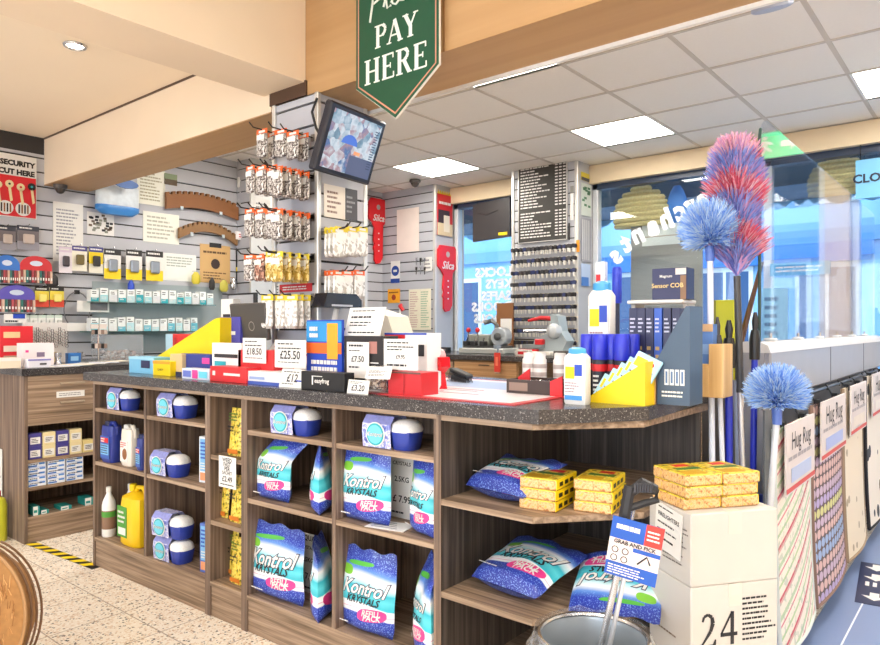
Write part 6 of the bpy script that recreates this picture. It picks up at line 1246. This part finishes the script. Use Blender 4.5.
def rug(label, x0, x1, mat, edge, hdr, tall=.80, X=-.60, name=''):
    ya = onX(x0, 0, X).y; yb = onX(x1, 0, X).y; w = yb - ya; t = thing('hanging_rug', label, 'rug', (X, (ya + yb) / 2, .09))
    ny, nz = 8, 16; m = MB()
    def P(u, v, s): bulge = .018 * sin(pi * (u * .5 + .5)) * (1 - v * .6) + .02 * (1 - v) ** 3; return (s * .005 + bulge, u * w / 2, v * tall)
    for s in (1, -1):
        vs = [P(-1 + 2 * i / ny, j / nz, s) for j in range(nz + 1) for i in range(ny + 1)]; fs = []
        for j in range(nz):
            for i in range(ny): q = j * (ny + 1) + i; f = (q, q + 1, q + ny + 2, q + ny + 1); fs.append(f if s > 0 else f[::-1])
        m.add(vs, fs, mat)
    m.build('rug_cloth', t, smooth=True)
    m = MB()
    for s in (-1, 1): m.tube([P(s, j / nz, 0) for j in range(nz + 1)], .010, edge, 6)
    m.tube([P(-1 + i / 4, 0, 0) for i in range(9)], .010, edge, 6); m.build('edging', t, smooth=True)
    m = MB(); a = T(.027, 0, 0, pi / 2); m.box((0, 0, tall - .11), (w * .86, .006, .24), M('#ddd3d0', .6), a)
    m.text('Hug Rug', w * .17, INK, T(.031, 0, tall - .055, pi / 2)); m.lines(-w * .38, w * .38, tall - .125, tall - .095, 1, M('#a9a3a8', .5), -.0312, T(0, 0, 0, pi / 2), rag=.1); m.box((0, -.0315, tall - .17), (w * .6, .001, .05), hdr, T(0, 0, 0, pi / 2)); m.box((0, -.0315, tall - .215), (w * .86, .001, .016), M('#d2514f', .5), T(0, 0, 0, pi / 2)); m.build('header_card', t)
    for q in (-.5, .5): m = MB(); m.tube([(0, q * w * .6, tall - .01), (-.02, q * w * .6, tall + .02), (-.038, q * w * .6, .852), (-.03, q * w * .6, .825)], .004, BLACK, 5); m.box((0, q * w * .6, tall), (.024, .03, .03), BLACK); m.build('hanger', t)
    return t
rug('hanging rug with red and green diagonal stripes, nearest the cleaning poles', 774, 808, RT_[0], M('#cfd6d2', .8), M('#b9c7e6', .5), .77)
rug('hanging rug covered in rows of pastel oval dots', 811, 840, RT_[1], M('#8b6f62', .8), M('#a9b8e6', .5), .80)
rug('cream hanging rug with faint marks, third from the front', 842.5, 861, RT_[2], M('#a08a72', .8), M('#e3d8cc', .5), .82)
rug('white hanging rug with dark shapes and a black edge at the right', 865, 884, RT_[3], M('#26242a', .8), M('#e3dcd6', .5), .84)
# floor mat, daylight put into its blue grey colour, and its sticker
m = MB(); m.b0(-.60, 1.6, 2.15, 5.6, 0, .006, M('#7d90b8', .35, scale=2))
for x in (-.48, -.30, -.14): m.b0(x, x + .006, 2.15, 5.6, .006, .0075, M('#dfe5f0', .4))
m.build('daylit_floor_mat', label='mat on the floor in front of the hanging rugs, daylight blue put into its colour', cat='mat')
p = onZ(868, 592, .008); m = MB(); tr = T(0, 0, .001, 0, 0)
m.box((0, 0, .0005), (.36, .62, .001), M('#1f2a52', .4))
flat = T(.0, .0, .0012, pi / 2) @ Matrix.Rotation(-pi / 2, 4, 'X')
for dx in (-.11, .13):
    for dy in (-.2, .08, .24): m.add([(dx - .05, dy, .0014), (dx, dy - .055, .0014), (dx + .05, dy, .0014), (dx + .018, dy, .0014), (dx + .018, dy + .05, .0014), (dx - .018, dy + .05, .0014), (dx - .018, dy, .0014)], [tuple(range(7))], WHITE)
for q in range(5): m.b0(-.15 + q * .03, -.14 + q * .03 + .006, -.06, .0, .0012, .0016, WHITE)
for q in range(3): m.b0(.02, .1, -.08 + q * .03, -.066 + q * .03, .0012, .0016, WHITE)
m.build('floor_sticker', loc=(p.x + .12, p.y + .16, .0075), rz=.1, label='dark blue floor sticker with white arrows on the grey blue mat', cat='sticker')
# ---------------------------------------------------------------- white cartons
e1 = Vector((.59, .81, 0)).normalized(); brz = math.atan2(e1.y, e1.x)
tt = 1.80; rr_ = ray(691, 328); P0 = Vector((rr_.x * tt, rr_.y * tt, 0)); BW, BD = .268, .20; hs = H - 260 / 690 * tt; ht = H - 186.5 / 690 * tt
e2 = Vector((-e1.y, e1.x, 0)); bc = P0 + e1 * BW / 2 + e2 * BD / 2
WB_ = M('#cdc8c2', .65, vary=.05, scale=8)
def wcarton(label, z0, h, art):
    t = thing('carton', label, 'carton', (bc.x, bc.y, z0), brz); m = MB(); m.b0(-BW / 2, BW / 2, -BD / 2, BD / 2, 0, h - .001, WB_, bev=.003); m.build('box_body', t)
    m = MB(); m.b0(-.02, .02, -BD / 2 - .0008, BD / 2 + .0008, h - .06, h - .0005, M('#d6cfc4', .4)); m.build('packing_tape', t); m = MB(); art(m); m.build('print', t); return t
def art24(m):
    y = -BD / 2 - .0012
    def st(pts, r): 
        for (a, b_, r0), (c, d, r1) in zip(pts, pts[1:]):
            L = hypot(c - a, d - b_); nx, nz = -(d - b_) / L, (c - a) / L; m.add([(a + nx * r0, y, b_ + nz * r0), (a - nx * r0, y, b_ - nz * r0), (c - nx * r1, y, d - nz * r1), (c + nx * r1, y, d + nz * r1)], [(0, 1, 2, 3)], INK)
    zt_ = hs - .075; hh = .085; x = -BW * .38
    st([(x + .002, zt_ - .018, .003), (x + .006, zt_ - .005, .004), (x + .018, zt_, .004), (x + .03, zt_ - .008, .005), (x + .033, zt_ - .024, .006), (x + .026, zt_ - .045, .005), (x + .0, zt_ - hh + .006, .0025)], 1); st([(x - .003, zt_ - hh, .005), (x + .036, zt_ - hh, .006), (x + .041, zt_ - hh + .018, .002)], 1)
    x += .058; st([(x + .034, zt_ - hh, .0055), (x + .034, zt_ + .002, .0055)], 1); st([(x + .034, zt_ + .002, .003), (x, zt_ - hh * .66, .003)], 1); st([(x - .002, zt_ - hh * .68, .005), (x + .05, zt_ - hh * .68, .005)], 1)
    for k in range(9): m.lines(BW * .08, BW * (.42 if k != 6 else .5), hs - .046 - k * .0135, hs - .040 - k * .0135, 1, INK, y, rag=.3, fill=.9)
    for k in range(10): m.quad(-BW * .39 + k * .0042, -BW * .39 + k * .0042 + (.001 + .0014 * (k % 2)), hs - .20, hs - .175, y, INK)
    l_ = T(-BW / 2 - .0012, 0, 0, -pi / 2); m.lines(-.05, .04, hs - .16, hs - .155, 1, M('#7d6a58', .5), 0, l_, rag=.1, fill=1)
def artu(m):
    l_ = T(-BW / 2 - .0012, 0, 0, -pi / 2); m.lines(-.03, .07, .04, .075, 3, M('#6a635e', .5), 0, l_, fill=.3); m.lines(.04, .09, .09, .15, 5, M('#6a635e', .5), 0, l_, fill=.3)
wcarton('lower white carton printed with a big black 24 beside the rugs', 0, hs, art24)
wcarton('upper white carton with a paper notice taped on its left side', hs, ht - hs, artu)
nc_ = P0 + e2 * BD * .52 - e1 * .004
pricecard('notice', 'white paper notice about firelighters taped on the upper white carton', (nc_.x, nc_.y, hs + .062), .125, .125, [(None, .92, .06), ('FIRELIGHTERS', .76, .13), (None, .58, .07), (None, .42, .07), (None, .24, .1)], brz - pi / 2, rot=(0, .1, brz - pi / 2), cat='notice')
for k, (i, j) in enumerate((a, b_) for b_ in range(3) for a in range(2)):
    q = bc + e1 * (-.072 + .118 * i) + e2 * .012; firelighter(f'yellow firelighter pack on the upper white carton, {("bottom", "middle", "top")[j]} of the {("left", "right")[i]} stack', q.x + R.uniform(-.003, .003), q.y, ht + j * .0315, brz + R.uniform(-.03, .03), w=.113, d=.155)
m = MB(); m.tube([(-.14, -.088, .0), (-.14, -.088, .098), (.14, -.088, .098), (.14, -.088, .0)], .0015, M('#d8b884', .5), 5); 
# ---------------------------------------------------------------- litter picker and bucket
gp = lambda px, py, t_: EYE + ray(px, py) * t_
top = gp(633, 505, 1.62); bot = gp(596, 690, 1.62); bot.z = max(bot.z, .40)
t = thing('litter_picker', 'long grabber tool with a silver shaft and blue card leaning by the corner shelves', 'grabber', (0, 0, 0))
m = MB(); m.tube([top, bot], .008, M('#c9cbd0', .25, .8), 10); d_ = (bot - top).normalized(); s_ = d_.cross(FW).normalized()
m.tube([top + s_ * .016 + d_ * .06, bot + s_ * .02], .006, M('#e2e3e6', .3, .6), 8); m.build('shaft', t, smooth=True)
m = MB(); BK2 = M('#232327', .45); k0 = gp(622, 530, 1.60); k1 = gp(630, 486, 1.60); m.tube([k0, k1], .014, BK2, 8); m.tube([gp(631, 492, 1.6), gp(642, 484, 1.6), gp(656, 490, 1.6)], [.012, .016, .012], BK2, 8); m.tube([gp(630, 508, 1.6), gp(645, 503, 1.6), gp(657, 500, 1.6), gp(656, 490, 1.6)], .009, BK2, 8)
for q in range(7): a = gp(636 + q * 2.6, 488, 1.585); m.box(a, (.004, .012, .02), M('#3b3b42', .4))
m.build('grip', t, smooth=True)
c4 = gp(634, 551, 1.56); t2 = m = MB(); cw, ch = .115, .135
m.b0(-cw / 2, cw / 2, -.001, .001, -ch / 2, ch / 2, M('#1d55b4', .4)); y = -.0016
m.quad(-cw / 2, cw * .16, ch * .22, ch / 2, y, M('#1d55b4', .4)); m.quad(cw * .16, cw / 2, ch * .14, ch / 2, y, M('#dd3a33', .4)); m.quad(-cw / 2, cw / 2, -ch * .26, ch * .14, y - .0002, M('#e9d6d0', .5)); m.quad(-cw * .02, cw / 2, -ch * .02, ch * .05, y - .0006, M('#1d55b4', .4))
m.text('GRAB AND PICK', .0125, INK, T(0, y - .003, ch * .095), 0, .03); m.lines(-cw * .4, cw * .1, ch * .30, ch * .40, 1, WHITE, y - .0004, fill=.8, rag=.1); m.lines(-cw * .45, cw * .3, -ch * .47, -ch * .3, 4, WHITE, y - .0004, rag=.2); m.lines(cw * .2, cw * .46, ch * .22, ch * .42, 3, WHITE, y - .0006)
for a, b_ in ((-.36, -.05), (-.16, -.05), (-.36, -.19), (-.16, -.19)): m.tube([(a * cw + .007 * cos(q * pi / 5), y - .001, b_ * ch + .007 * sin(q * pi / 5)) for q in range(11)], .001, INK, 4)
m.tube([(cw * .1, y - .001, -ch * .2), (cw * .26, y - .001, -ch * .04), (cw * .34, y - .001, -ch * .16)], .002, INK, 4)
m.build('product_card', t, loc=c4, rot=(0, .16, TH * .35))
bp = gp(596, 660, 1.62); bx, by = -.735, 1.455
t = thing('bucket', 'galvanised bucket lined with clear plastic in front of the corner shelves', 'bucket', (bx, by, 0)); BZ = .485
m = MB(); m.lathe([(.085, 0), (.09, .01), (.125, BZ), (.128, BZ + .004), (.122, BZ + .004), (.118, BZ - .01), (.086, .03), (.03, .025)], M('#a9b1b8', .35, .6), 28); m.build('bucket_body', t, smooth=True)
m = MB(); m.tube([(.124 * cos(q * pi / 14), .124 * sin(q * pi / 14), BZ + .004) for q in range(29)], .006, STEEL, 6); m.build('rim', t, smooth=True)
m = MB(); n = 22
vs = [((.128 + .012 * j + .008 * R.random()) * cos(2 * pi * i / n), (.128 + .012 * j + .008 * R.random()) * sin(2 * pi * i / n), BZ + (.02 - .035 * j) * (.6 + .6 * R.random())) for j in range(3) for i in range(n)]
m.add(vs, [(j * n + i, j * n + (i + 1) % n, (j + 1) * n + (i + 1) % n, (j + 1) * n + i) for j in range(2) for i in range(n)], WRAP); m.build('plastic_liner', t)
# ---------------------------------------------------------------- poles, mops, dusters
t = thing('pole_bin', 'dark blue bin behind the white cartons, holding the cleaning poles', 'bin', (-.70, 2.42, 0)); BB = M('#2b3d92', .4)
m = MB(); 
for s in (-1, 1): m.b0(s * .085 - .004, s * .085 + .004, -.16, .16, 0, .62, BB); m.b0(-.081, .081, s * .156 - .004, s * .156 + .004, 0, .62, BB)
m.b0(-.081, .081, -.152, .152, 0, .01, BB); m.build('bin_body', t)
m = MB(); m.b0(.086, .092, .0, .16, .52, .93, M('#55585c', .4)); m.build('back_plate', t)
def pole(label, px, pb, ytop, Y, mat, tipm=None, r=.010, head=None, lean=0):
    a = onY(px, ytop, Y); b_ = onY(pb, 480, Y); z0 = .012; f = (a.z - z0) / max(.01, a.z - b_.z); foot = a + (b_ - a) * f
    foot.x = max(-.775, min(-.63, foot.x)); foot.y = max(2.29, min(2.55, foot.y)); foot.z = z0
    t = thing('broom_pole', label, 'pole', (0, 0, 0)); m = MB(); m.tube([foot, a], r, mat, 10); m.build('tube', t, smooth=True)
    if tipm: d_ = (a - foot).normalized(); m = MB(); m.tube([a - d_ * .10, a - d_ * .03, a], [r * 1.6, r * 1.7, r * 1.2], tipm, 10); m.tube([a, a + d_ * .03, a + d_ * .06], [r * .8, r * 1.1, r * .5], tipm, 8); m.build('collar', t, smooth=True)
    return a, t
BP = M('#2836b8', .3); AL = M('#d3d4d8', .25, .6)
pole('blue pole with a black collar and loop, left of the silver pole', 729, 729, 338, 2.40, BP, BLACK, .0125)
pole('blue pole with a black collar at the edge of the clear screen', 755, 753, 330, 2.48, BP, BLACK, .0105)
pole('white pole leaning left of the blue poles', 718, 723, 335, 2.36, M('#dfe2ea', .3), M('#3a3a40', .4), .008)
pole('pale grey thin pole between the blue pole and silver pole', 735, 738, 380, 2.46, M('#a9b4cc', .3), None, .007)
# feather duster with its long shaft
def strands(m, c, axis, n, fn, mats):
    for k in range(n):
        a, b_, r, mt = fn(k); mid = (a + b_) / 2 + Vector((R.uniform(-1, 1), R.uniform(-1, 1), R.uniform(-1, 1))) * (b_ - a).length * .08; m.tube([a, mid, b_], [r, r * .8, r * .25], mt, 3, caps=False)
a = onY(737, 276, 2.42); b_ = onY(742, 470, 2.42); f_ = Vector((b_.x, b_.y, 0)); fz = a + (b_ - a) * ((a.z - .012) / (a.z - b_.z)); fz.x = max(-.775, min(-.63, fz.x)); fz.y = 2.44; fz.z = .012
t = thing('feather_duster', 'tall pink, red and blue feather duster on a silver pole', 'duster', (0, 0, 0)); mid = a + (fz - a) * .27
m = MB(); m.tube([fz, mid], .0105, AL, 10); m.build('pole', t, smooth=True); m = MB(); m.tube([mid + (a - mid) * -.06, mid, a], [.013, .012, .011], M('#3f3f42', .4), 10); m.build('handle', t, smooth=True)
top = onY(735, 152, 2.42); ax = top - a; Ld = ax.length; axn = ax.normalized()
FM = [M(c, .8, vary=.1) for c in ('#e06a82', '#eaa6b8', '#cf4a66', '#7078c4', '#9a98d8', '#c998c4', '#ecc4d0', '#8aa4e4')]
def fd(k):
    h = R.random() ** .9; ang = R.uniform(0, 2 * pi); base = a + ax * (h * .93)
    rad = (.04 + .06 * h / .12 if h < .12 else .09 + .012 * sin(h * 13)) * (1 if h < .9 else 1 - (h - .9) * 5); out = Vector((cos(ang), sin(ang), 0)); rad *= .55 + .6 * R.random()
    end = base + out * rad + axn * (.045 + .02 * R.random()) + Vector((0, 0, .03 * h))
    band = h * 5.2 + .5 * sin(ang); q = (0, 2, 1, 0, 6) if .2 < (band % 2) / 2 < .62 else (3, 4, 7, 5)
    if h > .88: q = (6, 1, 5)
    return base, end, .0034, FM[R.choice(q)]
m = MB(); strands(m, None, None, 6500, fd, FM); tag(m.build('feathers', t, smooth=True), kind='stuff')
BD_ = [M(c, .8, vary=.1) for c in ('#4a80e4', '#7aa8f2', '#a9cbf8', '#d3e5fb')]
def cobweb(label, px, py, R0, Y, foot, squash=1.0, polem=AL, lean=(0, 0)):
    c = onY(px, py, Y); t = thing('cobweb_brush', label, 'brush', (0, 0, 0)); base = c + Vector((0, 0, -R0 * .55))
    m = MB(); m.tube([Vector(foot), base + Vector((0, 0, -.02))], .010, polem, 10); m.build('pole', t, smooth=True); m = MB(); m.tube([base + Vector((0, 0, -.05)), base], [.014, .016], M('#5a78c8', .4), 10); m.build('socket', t, smooth=True)
    def f(k):
        z = R.uniform(-.6, 1); an = R.uniform(0, 2 * pi); q = sqrt(max(0, 1 - z * z)); d_ = Vector((q * cos(an), q * sin(an), z * squash)); L = R0 * R.uniform(.72, 1.06); s = base + d_ * R0 * .25 + Vector((0, 0, R0 * .3))
        return s, c + d_ * L, .0026, BD_[(0 if L < R0 * .86 else 1) + R.choice((0, 1, 1, 2))]
    m = MB(); strands(m, None, None, 4200, f, BD_); tag(m.build('bristles', t, smooth=True), kind='stuff'); return t
fx = onY(712, 470, 2.42).x
cobweb('pale blue dome cobweb brush beside the feather duster', 710, 229, .105, 2.36, (-.74, 2.33, .012), 1.05, M('#dfe4f0', .35))
cobweb('bright blue dome cobweb brush in front of the striped rug', 777, 391, .098, 2.33, (-.63, 2.40, .012), .9, M('#d9dde4', .3))
# yellow carton, tilted brown picture frame and small goods near the screen foot
boxat('box', 'lime yellow carton behind the black pole collars by the feather duster', 'box', 707, 733, 300, 2.545 - .0, .02, M('#d6d92e', .45), panel_art(None, [(0, .3, 0, 1, M('#8f9128', .5))])) if False else None
c, w, zb, zt = RY(709, 300, 734, 326, 2.66); m = MB(); m.b0(-w / 2, w / 2, 0, .08, 0, zt - 1.0, M('#d3d62c', .45), bev=.002); m.quad(-w * .5, -w * .22, 0, zt - 1.0, -.001, M('#8a8c2a', .5)); m.build('box', loc=(c, 2.66, 1.0), label='lime yellow carton behind the black pole collars by the feather duster', cat='box')
m = MB(); m.b0(c - w / 2 - .02, c + w / 2 + .02, 2.64, 2.76, .0, 1.0, M('#7d7873', .5)); m.build('plinth_box', label='grey plinth under the lime yellow carton behind the counter end', cat='plinth')
a = onY(740, 345, 2.72); b_ = onY(762, 262, 2.72); m = MB(); m.tube([a, b_], [.012, .007], M('#6a4a36', .5), 6); m.build('garden_stake', label='slanting brown stake leaning behind the feather duster pole', cat='stake')
# ---------------------------------------------------------------- in and on the big window
WYI = 5.764
for ch, px, py, ro in (('s', 616, 255, -.5), ('t', 627, 243, -.38), ('n', 638, 234, -.3), ('a', 653, 226, -.26), ('h', 667, 219, -.22), ('c', 681, 211, -.2), ('r', 692, 205, -.2), ('e', 704, 199, -.16), ('m', 725, 193, -.1)):
    p = onY(px, py, WYI); m = MB(); m.text(ch, .24, M('#f2f6fa', .5, vary=0), T(0, 0, 0, 0, 0, ro) @ MIR, .15, .05, .9); m.build('window_lettering', loc=p, label=f'white mirrored script letter {ch} of the arched word on the big window', cat='lettering')
def basket(label, px, py, Y, r):
    p = onY(px, py, Y); t = thing('wicker_basket', label, 'basket', p); m = MB(); ST = M('#dcc288', .7, vary=.35, scale=60)
    for k in range(8):
        q = k / 7; rr = r * sqrt(max(.1, 1 - (.95 - q * 1.25) ** 2)); m.tube([(rr * cos(a_ * pi / 14), .35 * rr * sin(a_ * pi / 14), r * .65 - q * r * 1.3) for a_ in range(29)], r * .095, ST, 6)
    m.lathe([(r * .88, -r * .64), (r * .9, -r * .60)], ST, 20, Matrix.Diagonal((1, .35, 1, 1)))
    m.build('basket_body', t, smooth=True); m = MB(); m.tube([(r * .25 * cos(a_), 0, r * .6 + r * .5 * sin(a_)) for a_ in [pi * k / 12 for k in range(13)]], r * .05, M('#8d7a55', .6), 6); m.tube([(0, 0, r * 1.1), (0, .16, r * 1.15)], .006, BLACK, 4); m.build('handle', t, smooth=True)
basket('woven basket hanging outside the window above the ribbed board', 641, 207, 6.0, .25)
basket('woven basket hanging outside the window at the top of the clear screen', 838, 175, 6.0, .20)
p = onY(677, 205, 6.02); m = MB(); m.lathe([(.03, .17), (.06, .12), (.105, .0), (.11, -.12), (.09, -.16)][::-1], M('#3f7fd0', .5), 16, Matrix.Diagonal((1, .4, 1, 1))); m.tube([(0, 0, .16), (0, .14, .24)], .004, BLACK, 4); m.build('blue_bag', loc=p, smooth=True, label='blue bag hanging outside the window right of the woven basket', cat='bag')
c, w, zb, zt = RY(856, 158, 905, 197, 5.70); m = MB(); m.b0(-w / 2, w / 2, -.01, .01, 0, zt - zb, M('#6fb4e0', .45)); m.text('CLOTHES', .085, M('#16203a', .5, vary=0), T(.02, -.014, (zt - zb) * .5), 0, .03)
m.tube([(-w * .4, 0, zt - zb), (-w * .4, 0, HEAD - zb)], .003, BLACK, 4); m.tube([(w * .4, 0, zt - zb), (w * .4, 0, HEAD - zb)], .003, BLACK, 4); m.build('hanging_sign', loc=(c, 5.69, zb), label='light blue sign with dark capital lettering hanging in the window at the far right', cat='sign')
# dark canopy outside above the glass, and the exit sign inside that only shows as a reflection
m = MB(); m.b0(-6, 2, 6.14, 6.9, 2.36, 3.2, M('#3a5570', .5)); m.plate([(-6 + .25 * k + .0625 * q, 2.36 - .07 * sin(pi * q / 4)) for k in range(32) for q in range(4)] + [(2, 2.38), (-6, 2.38)], 6.9, 6.92, M('#8cc4ea', .5)); m.build('shop_canopy', label='dark blue shop canopy outside above the big window', cat='canopy')
t = thing('exit_sign', 'green and white emergency exit sign hung from the ceiling by the window', 'sign', (-.16, 5.15, 2.36))
m = MB(); m.b0(-.2, .2, -.02, .02, 0, .2, M('#3b3f44', .4), bev=.004); m.build('sign_box', t)
m = MB(); m.quad(-.19, .19, .012, .188, -.0206, M('#14a06a', .5, emit=1.0)); m.build('lit_face', t)
m = MB(); m.plate([(-.15, .1), (-.09, .15), (-.09, .12), (-.03, .12), (-.03, .08), (-.09, .08), (-.09, .05)], -.023, -.021, WHITE); m.lathe([(.001, -.002), (.016, 0), (.001, .002)], WHITE, 12, T(.07, -.022, .155, 0, pi / 2)); m.plate([(.05, .13), (.09, .135), (.12, .1), (.1, .09), (.085, .11), (.085, .08), (.11, .04), (.09, .03), (.065, .07), (.03, .05), (.025, .065), (.055, .09), (.055, .11), (.02, .1), (.02, .115)], -.023, -.021, WHITE); m.build('pictogram', t)
m = MB(); m.tube([(-.15, 0, .2), (-.15, 0, .305)], .005, STEEL, 6); m.tube([(.15, 0, .2), (.15, 0, .305)], .005, STEEL, 6); m.build('hanger', t)
# goods at the foot of the window by the screen
for k, (px, y0, y1, wd, mt, lab) in enumerate(((775, 288, 345, 26, M('#8fc7dc', .4), 'pale blue wrought pattern card standing behind the clear screen'), (800, 262, 275, 60, M('#1f9ad0', .4), 'cyan blue sign strip behind the clear screen'),)):
    c, w, zb, zt = RY(px - wd / 2, y0, px + wd / 2, y1, 5.64); m = MB(); m.b0(-w / 2, w / 2, 0, .02, 0, zt - (SILL if k == 0 else zb), mt)
    if k == 1: m.lines(-w * .4, w * .4, .02, zt - zb - .02, 2, WHITE, -.001, rag=.1)
    else: m.lines(-w * .4, w * .4, .05, zt - SILL - .05, 9, M('#38566a', .5), -.001)
    m.build('window_card', loc=(c, 5.64, SILL if k == 0 else zb), label=lab, cat='card')
m = MB(); c = onX(840, 315, -.80); m.box((0, 0, 0), (.02, .5, .12), M('#e6ebef', .4), T(0, 0, 0, 0, .9)); m.lines(-.15, .15, -.03, .03, 3, GREY, -.0105, T(0, 0, 0, pi / 2)); m.build('leaflet_pad', loc=(-.80, c.y, 1.15 + .19), label='white printed pad tilted behind the clear screen', cat='leaflet') if False else None
# ---------------------------------------------------------------- coir basket in the bottom left corner
tt = 2.26; cc = EYE + ray(-42, 626) * tt; r = .237
t = thing('coir_basket', 'large round brown coir lined wire basket tipped on its rim at the lower left', 'basket', (cc.x, cc.y, r + .012), rot=(-.12, 0, .58))
CO_ = M('#a87a48', .9, vary=.3, scale=45)
m = MB(); prof = [(.001, -.055), (r * .4, -.045), (r * .75, -.02), (r * .93, .0), (r * .97, .004), (r * .98, .03), (r * .8, .12), (r * .45, .18), (.002, .2)]
RB = Matrix.Rotation(pi / 2, 4, 'X') @ Matrix.Rotation(0, 4, 'Y'); m.lathe([(a_, z) for a_, z in prof], CO_, 40, Matrix.Rotation(-pi / 2, 4, 'X')); m.build('coir_liner', t, smooth=True)
m = MB(); 
for k in range(500): an = R.uniform(0, 6.28); q = r * .9 * sqrt(R.random()); y = -.052 + .05 * (q / r) ** 2.2; x, z = q * cos(an), q * sin(an); m.tube([(x, y - .001, z), (x + R.uniform(-.01, .01), y - .007, z + R.uniform(.015, .04))], [.0016, .0008], (M('#c08a52', .9), M('#8a5a2e', .9), M('#d8a76c', .9))[k % 3], 3, caps=False)
tag(m.build('coir_fibre', t), kind='stuff')
m = MB(); m.tube([(r * 1.0 * cos(q * pi / 24), 0, r * 1.0 * sin(q * pi / 24)) for q in range(49)], .006, M('#a97f52', .6), 6); m.build('rim', t, smooth=True)
for k in range(3): m = MB(); m.tube([(r * (1.03 + .012 * k) * cos(a_), .02 + .02 * k, r * (1.03 + .012 * k) * sin(a_)) for a_ in [-.45 + q * .13 for q in range(14)]], .004, M('#7a5a40', .4, .3), 5); m.build('wire', t, smooth=True)
m = MB(); a_ = -.62; m.tube([(r * 1.02 * cos(a_ + q * .09), -.01 + .006 * (q % 2), r * 1.02 * sin(a_ + q * .09)) for q in range(-3, 4)], [.012, .02, .026, .028, .026, .02, .012], M('#4a443e', .6, vary=.4, scale=80), 8); m.build('rope_binding', t, smooth=True)
# ================================================================ CAMERA AND LIGHT
cam = bpy.data.cameras.new('camera'); co = bpy.data.objects.new('camera', cam); COL.objects.link(co)
co.location = EYE; co.rotation_euler = (pi / 2, 0, TH); cam.sensor_width = 36; cam.lens = F / 880 * 36
cam.shift_y = (CY - 322.5) / 880; cam.clip_start = .05; SC.camera = co
w = bpy.data.worlds.new('sky'); SC.world = w; w.use_nodes = True; n = w.node_tree.nodes; l = w.node_tree.links
bg = n['Background']; bg.inputs[0].default_value = lin('#c6def8'); bg.inputs[1].default_value = 3.2
def area(name, loc, size, power, rot=(0, 0, 0), col=(1, .95, .88), sy=None):
    d = bpy.data.lights.new(name, 'AREA'); d.energy = power; d.size = size; d.color = col
    if sy: d.shape = 'RECTANGLE'; d.size_y = sy
    o = bpy.data.objects.new(name, d); COL.objects.link(o); o.location = loc; o.rotation_euler = rot; return o
area('front_fill_light', (-1.1, -3.05, 1.53), 6.6, 115, (pi / 2 + .3, 0, 0), (1, .97, .93), 1.8)  # fill light added behind the camera to brighten the counter front
for q in ((onZ(75, 45, 2.5).x, onZ(75, 45, 2.5).y), (-4.3, .3), (-3.4, -.6), (-4.5, -1.6)):  # first spot sits at the seen downlight, the others are added fill
    d = bpy.data.lights.new('downlight_and_fill_spot', 'SPOT'); d.energy = 42; d.spot_size = 2.4; d.spot_blend = .6; d.color = (1, .93, .82); d.shadow_soft_size = .04
    o = bpy.data.objects.new('downlight_and_fill_spot', d); COL.objects.link(o); o.location = (q[0], q[1], 2.53)
sun = bpy.data.lights.new('sun', 'SUN'); sun.energy = 2.0; sun.angle = .2; sun.color = (.85, .93, 1)
so = bpy.data.objects.new('sun', sun); COL.objects.link(so); so.rotation_euler = (radians(50), 0, radians(20))
SC.view_settings.view_transform = 'Standard'; SC.view_settings.look = 'None'; SC.view_settings.gamma = 1
SC.view_settings.exposure = 0.0
try: SC.view_settings.use_curve_mapping = False
except Exception: pass
SC.cycles.max_bounces = 8; SC.cycles.transparent_max_bounces = 16; SC.cycles.caustics_reflective = False; SC.cycles.caustics_refractive = False
SC.cycles.use_denoising = True; SC.cycles.sample_clamp_indirect = 6
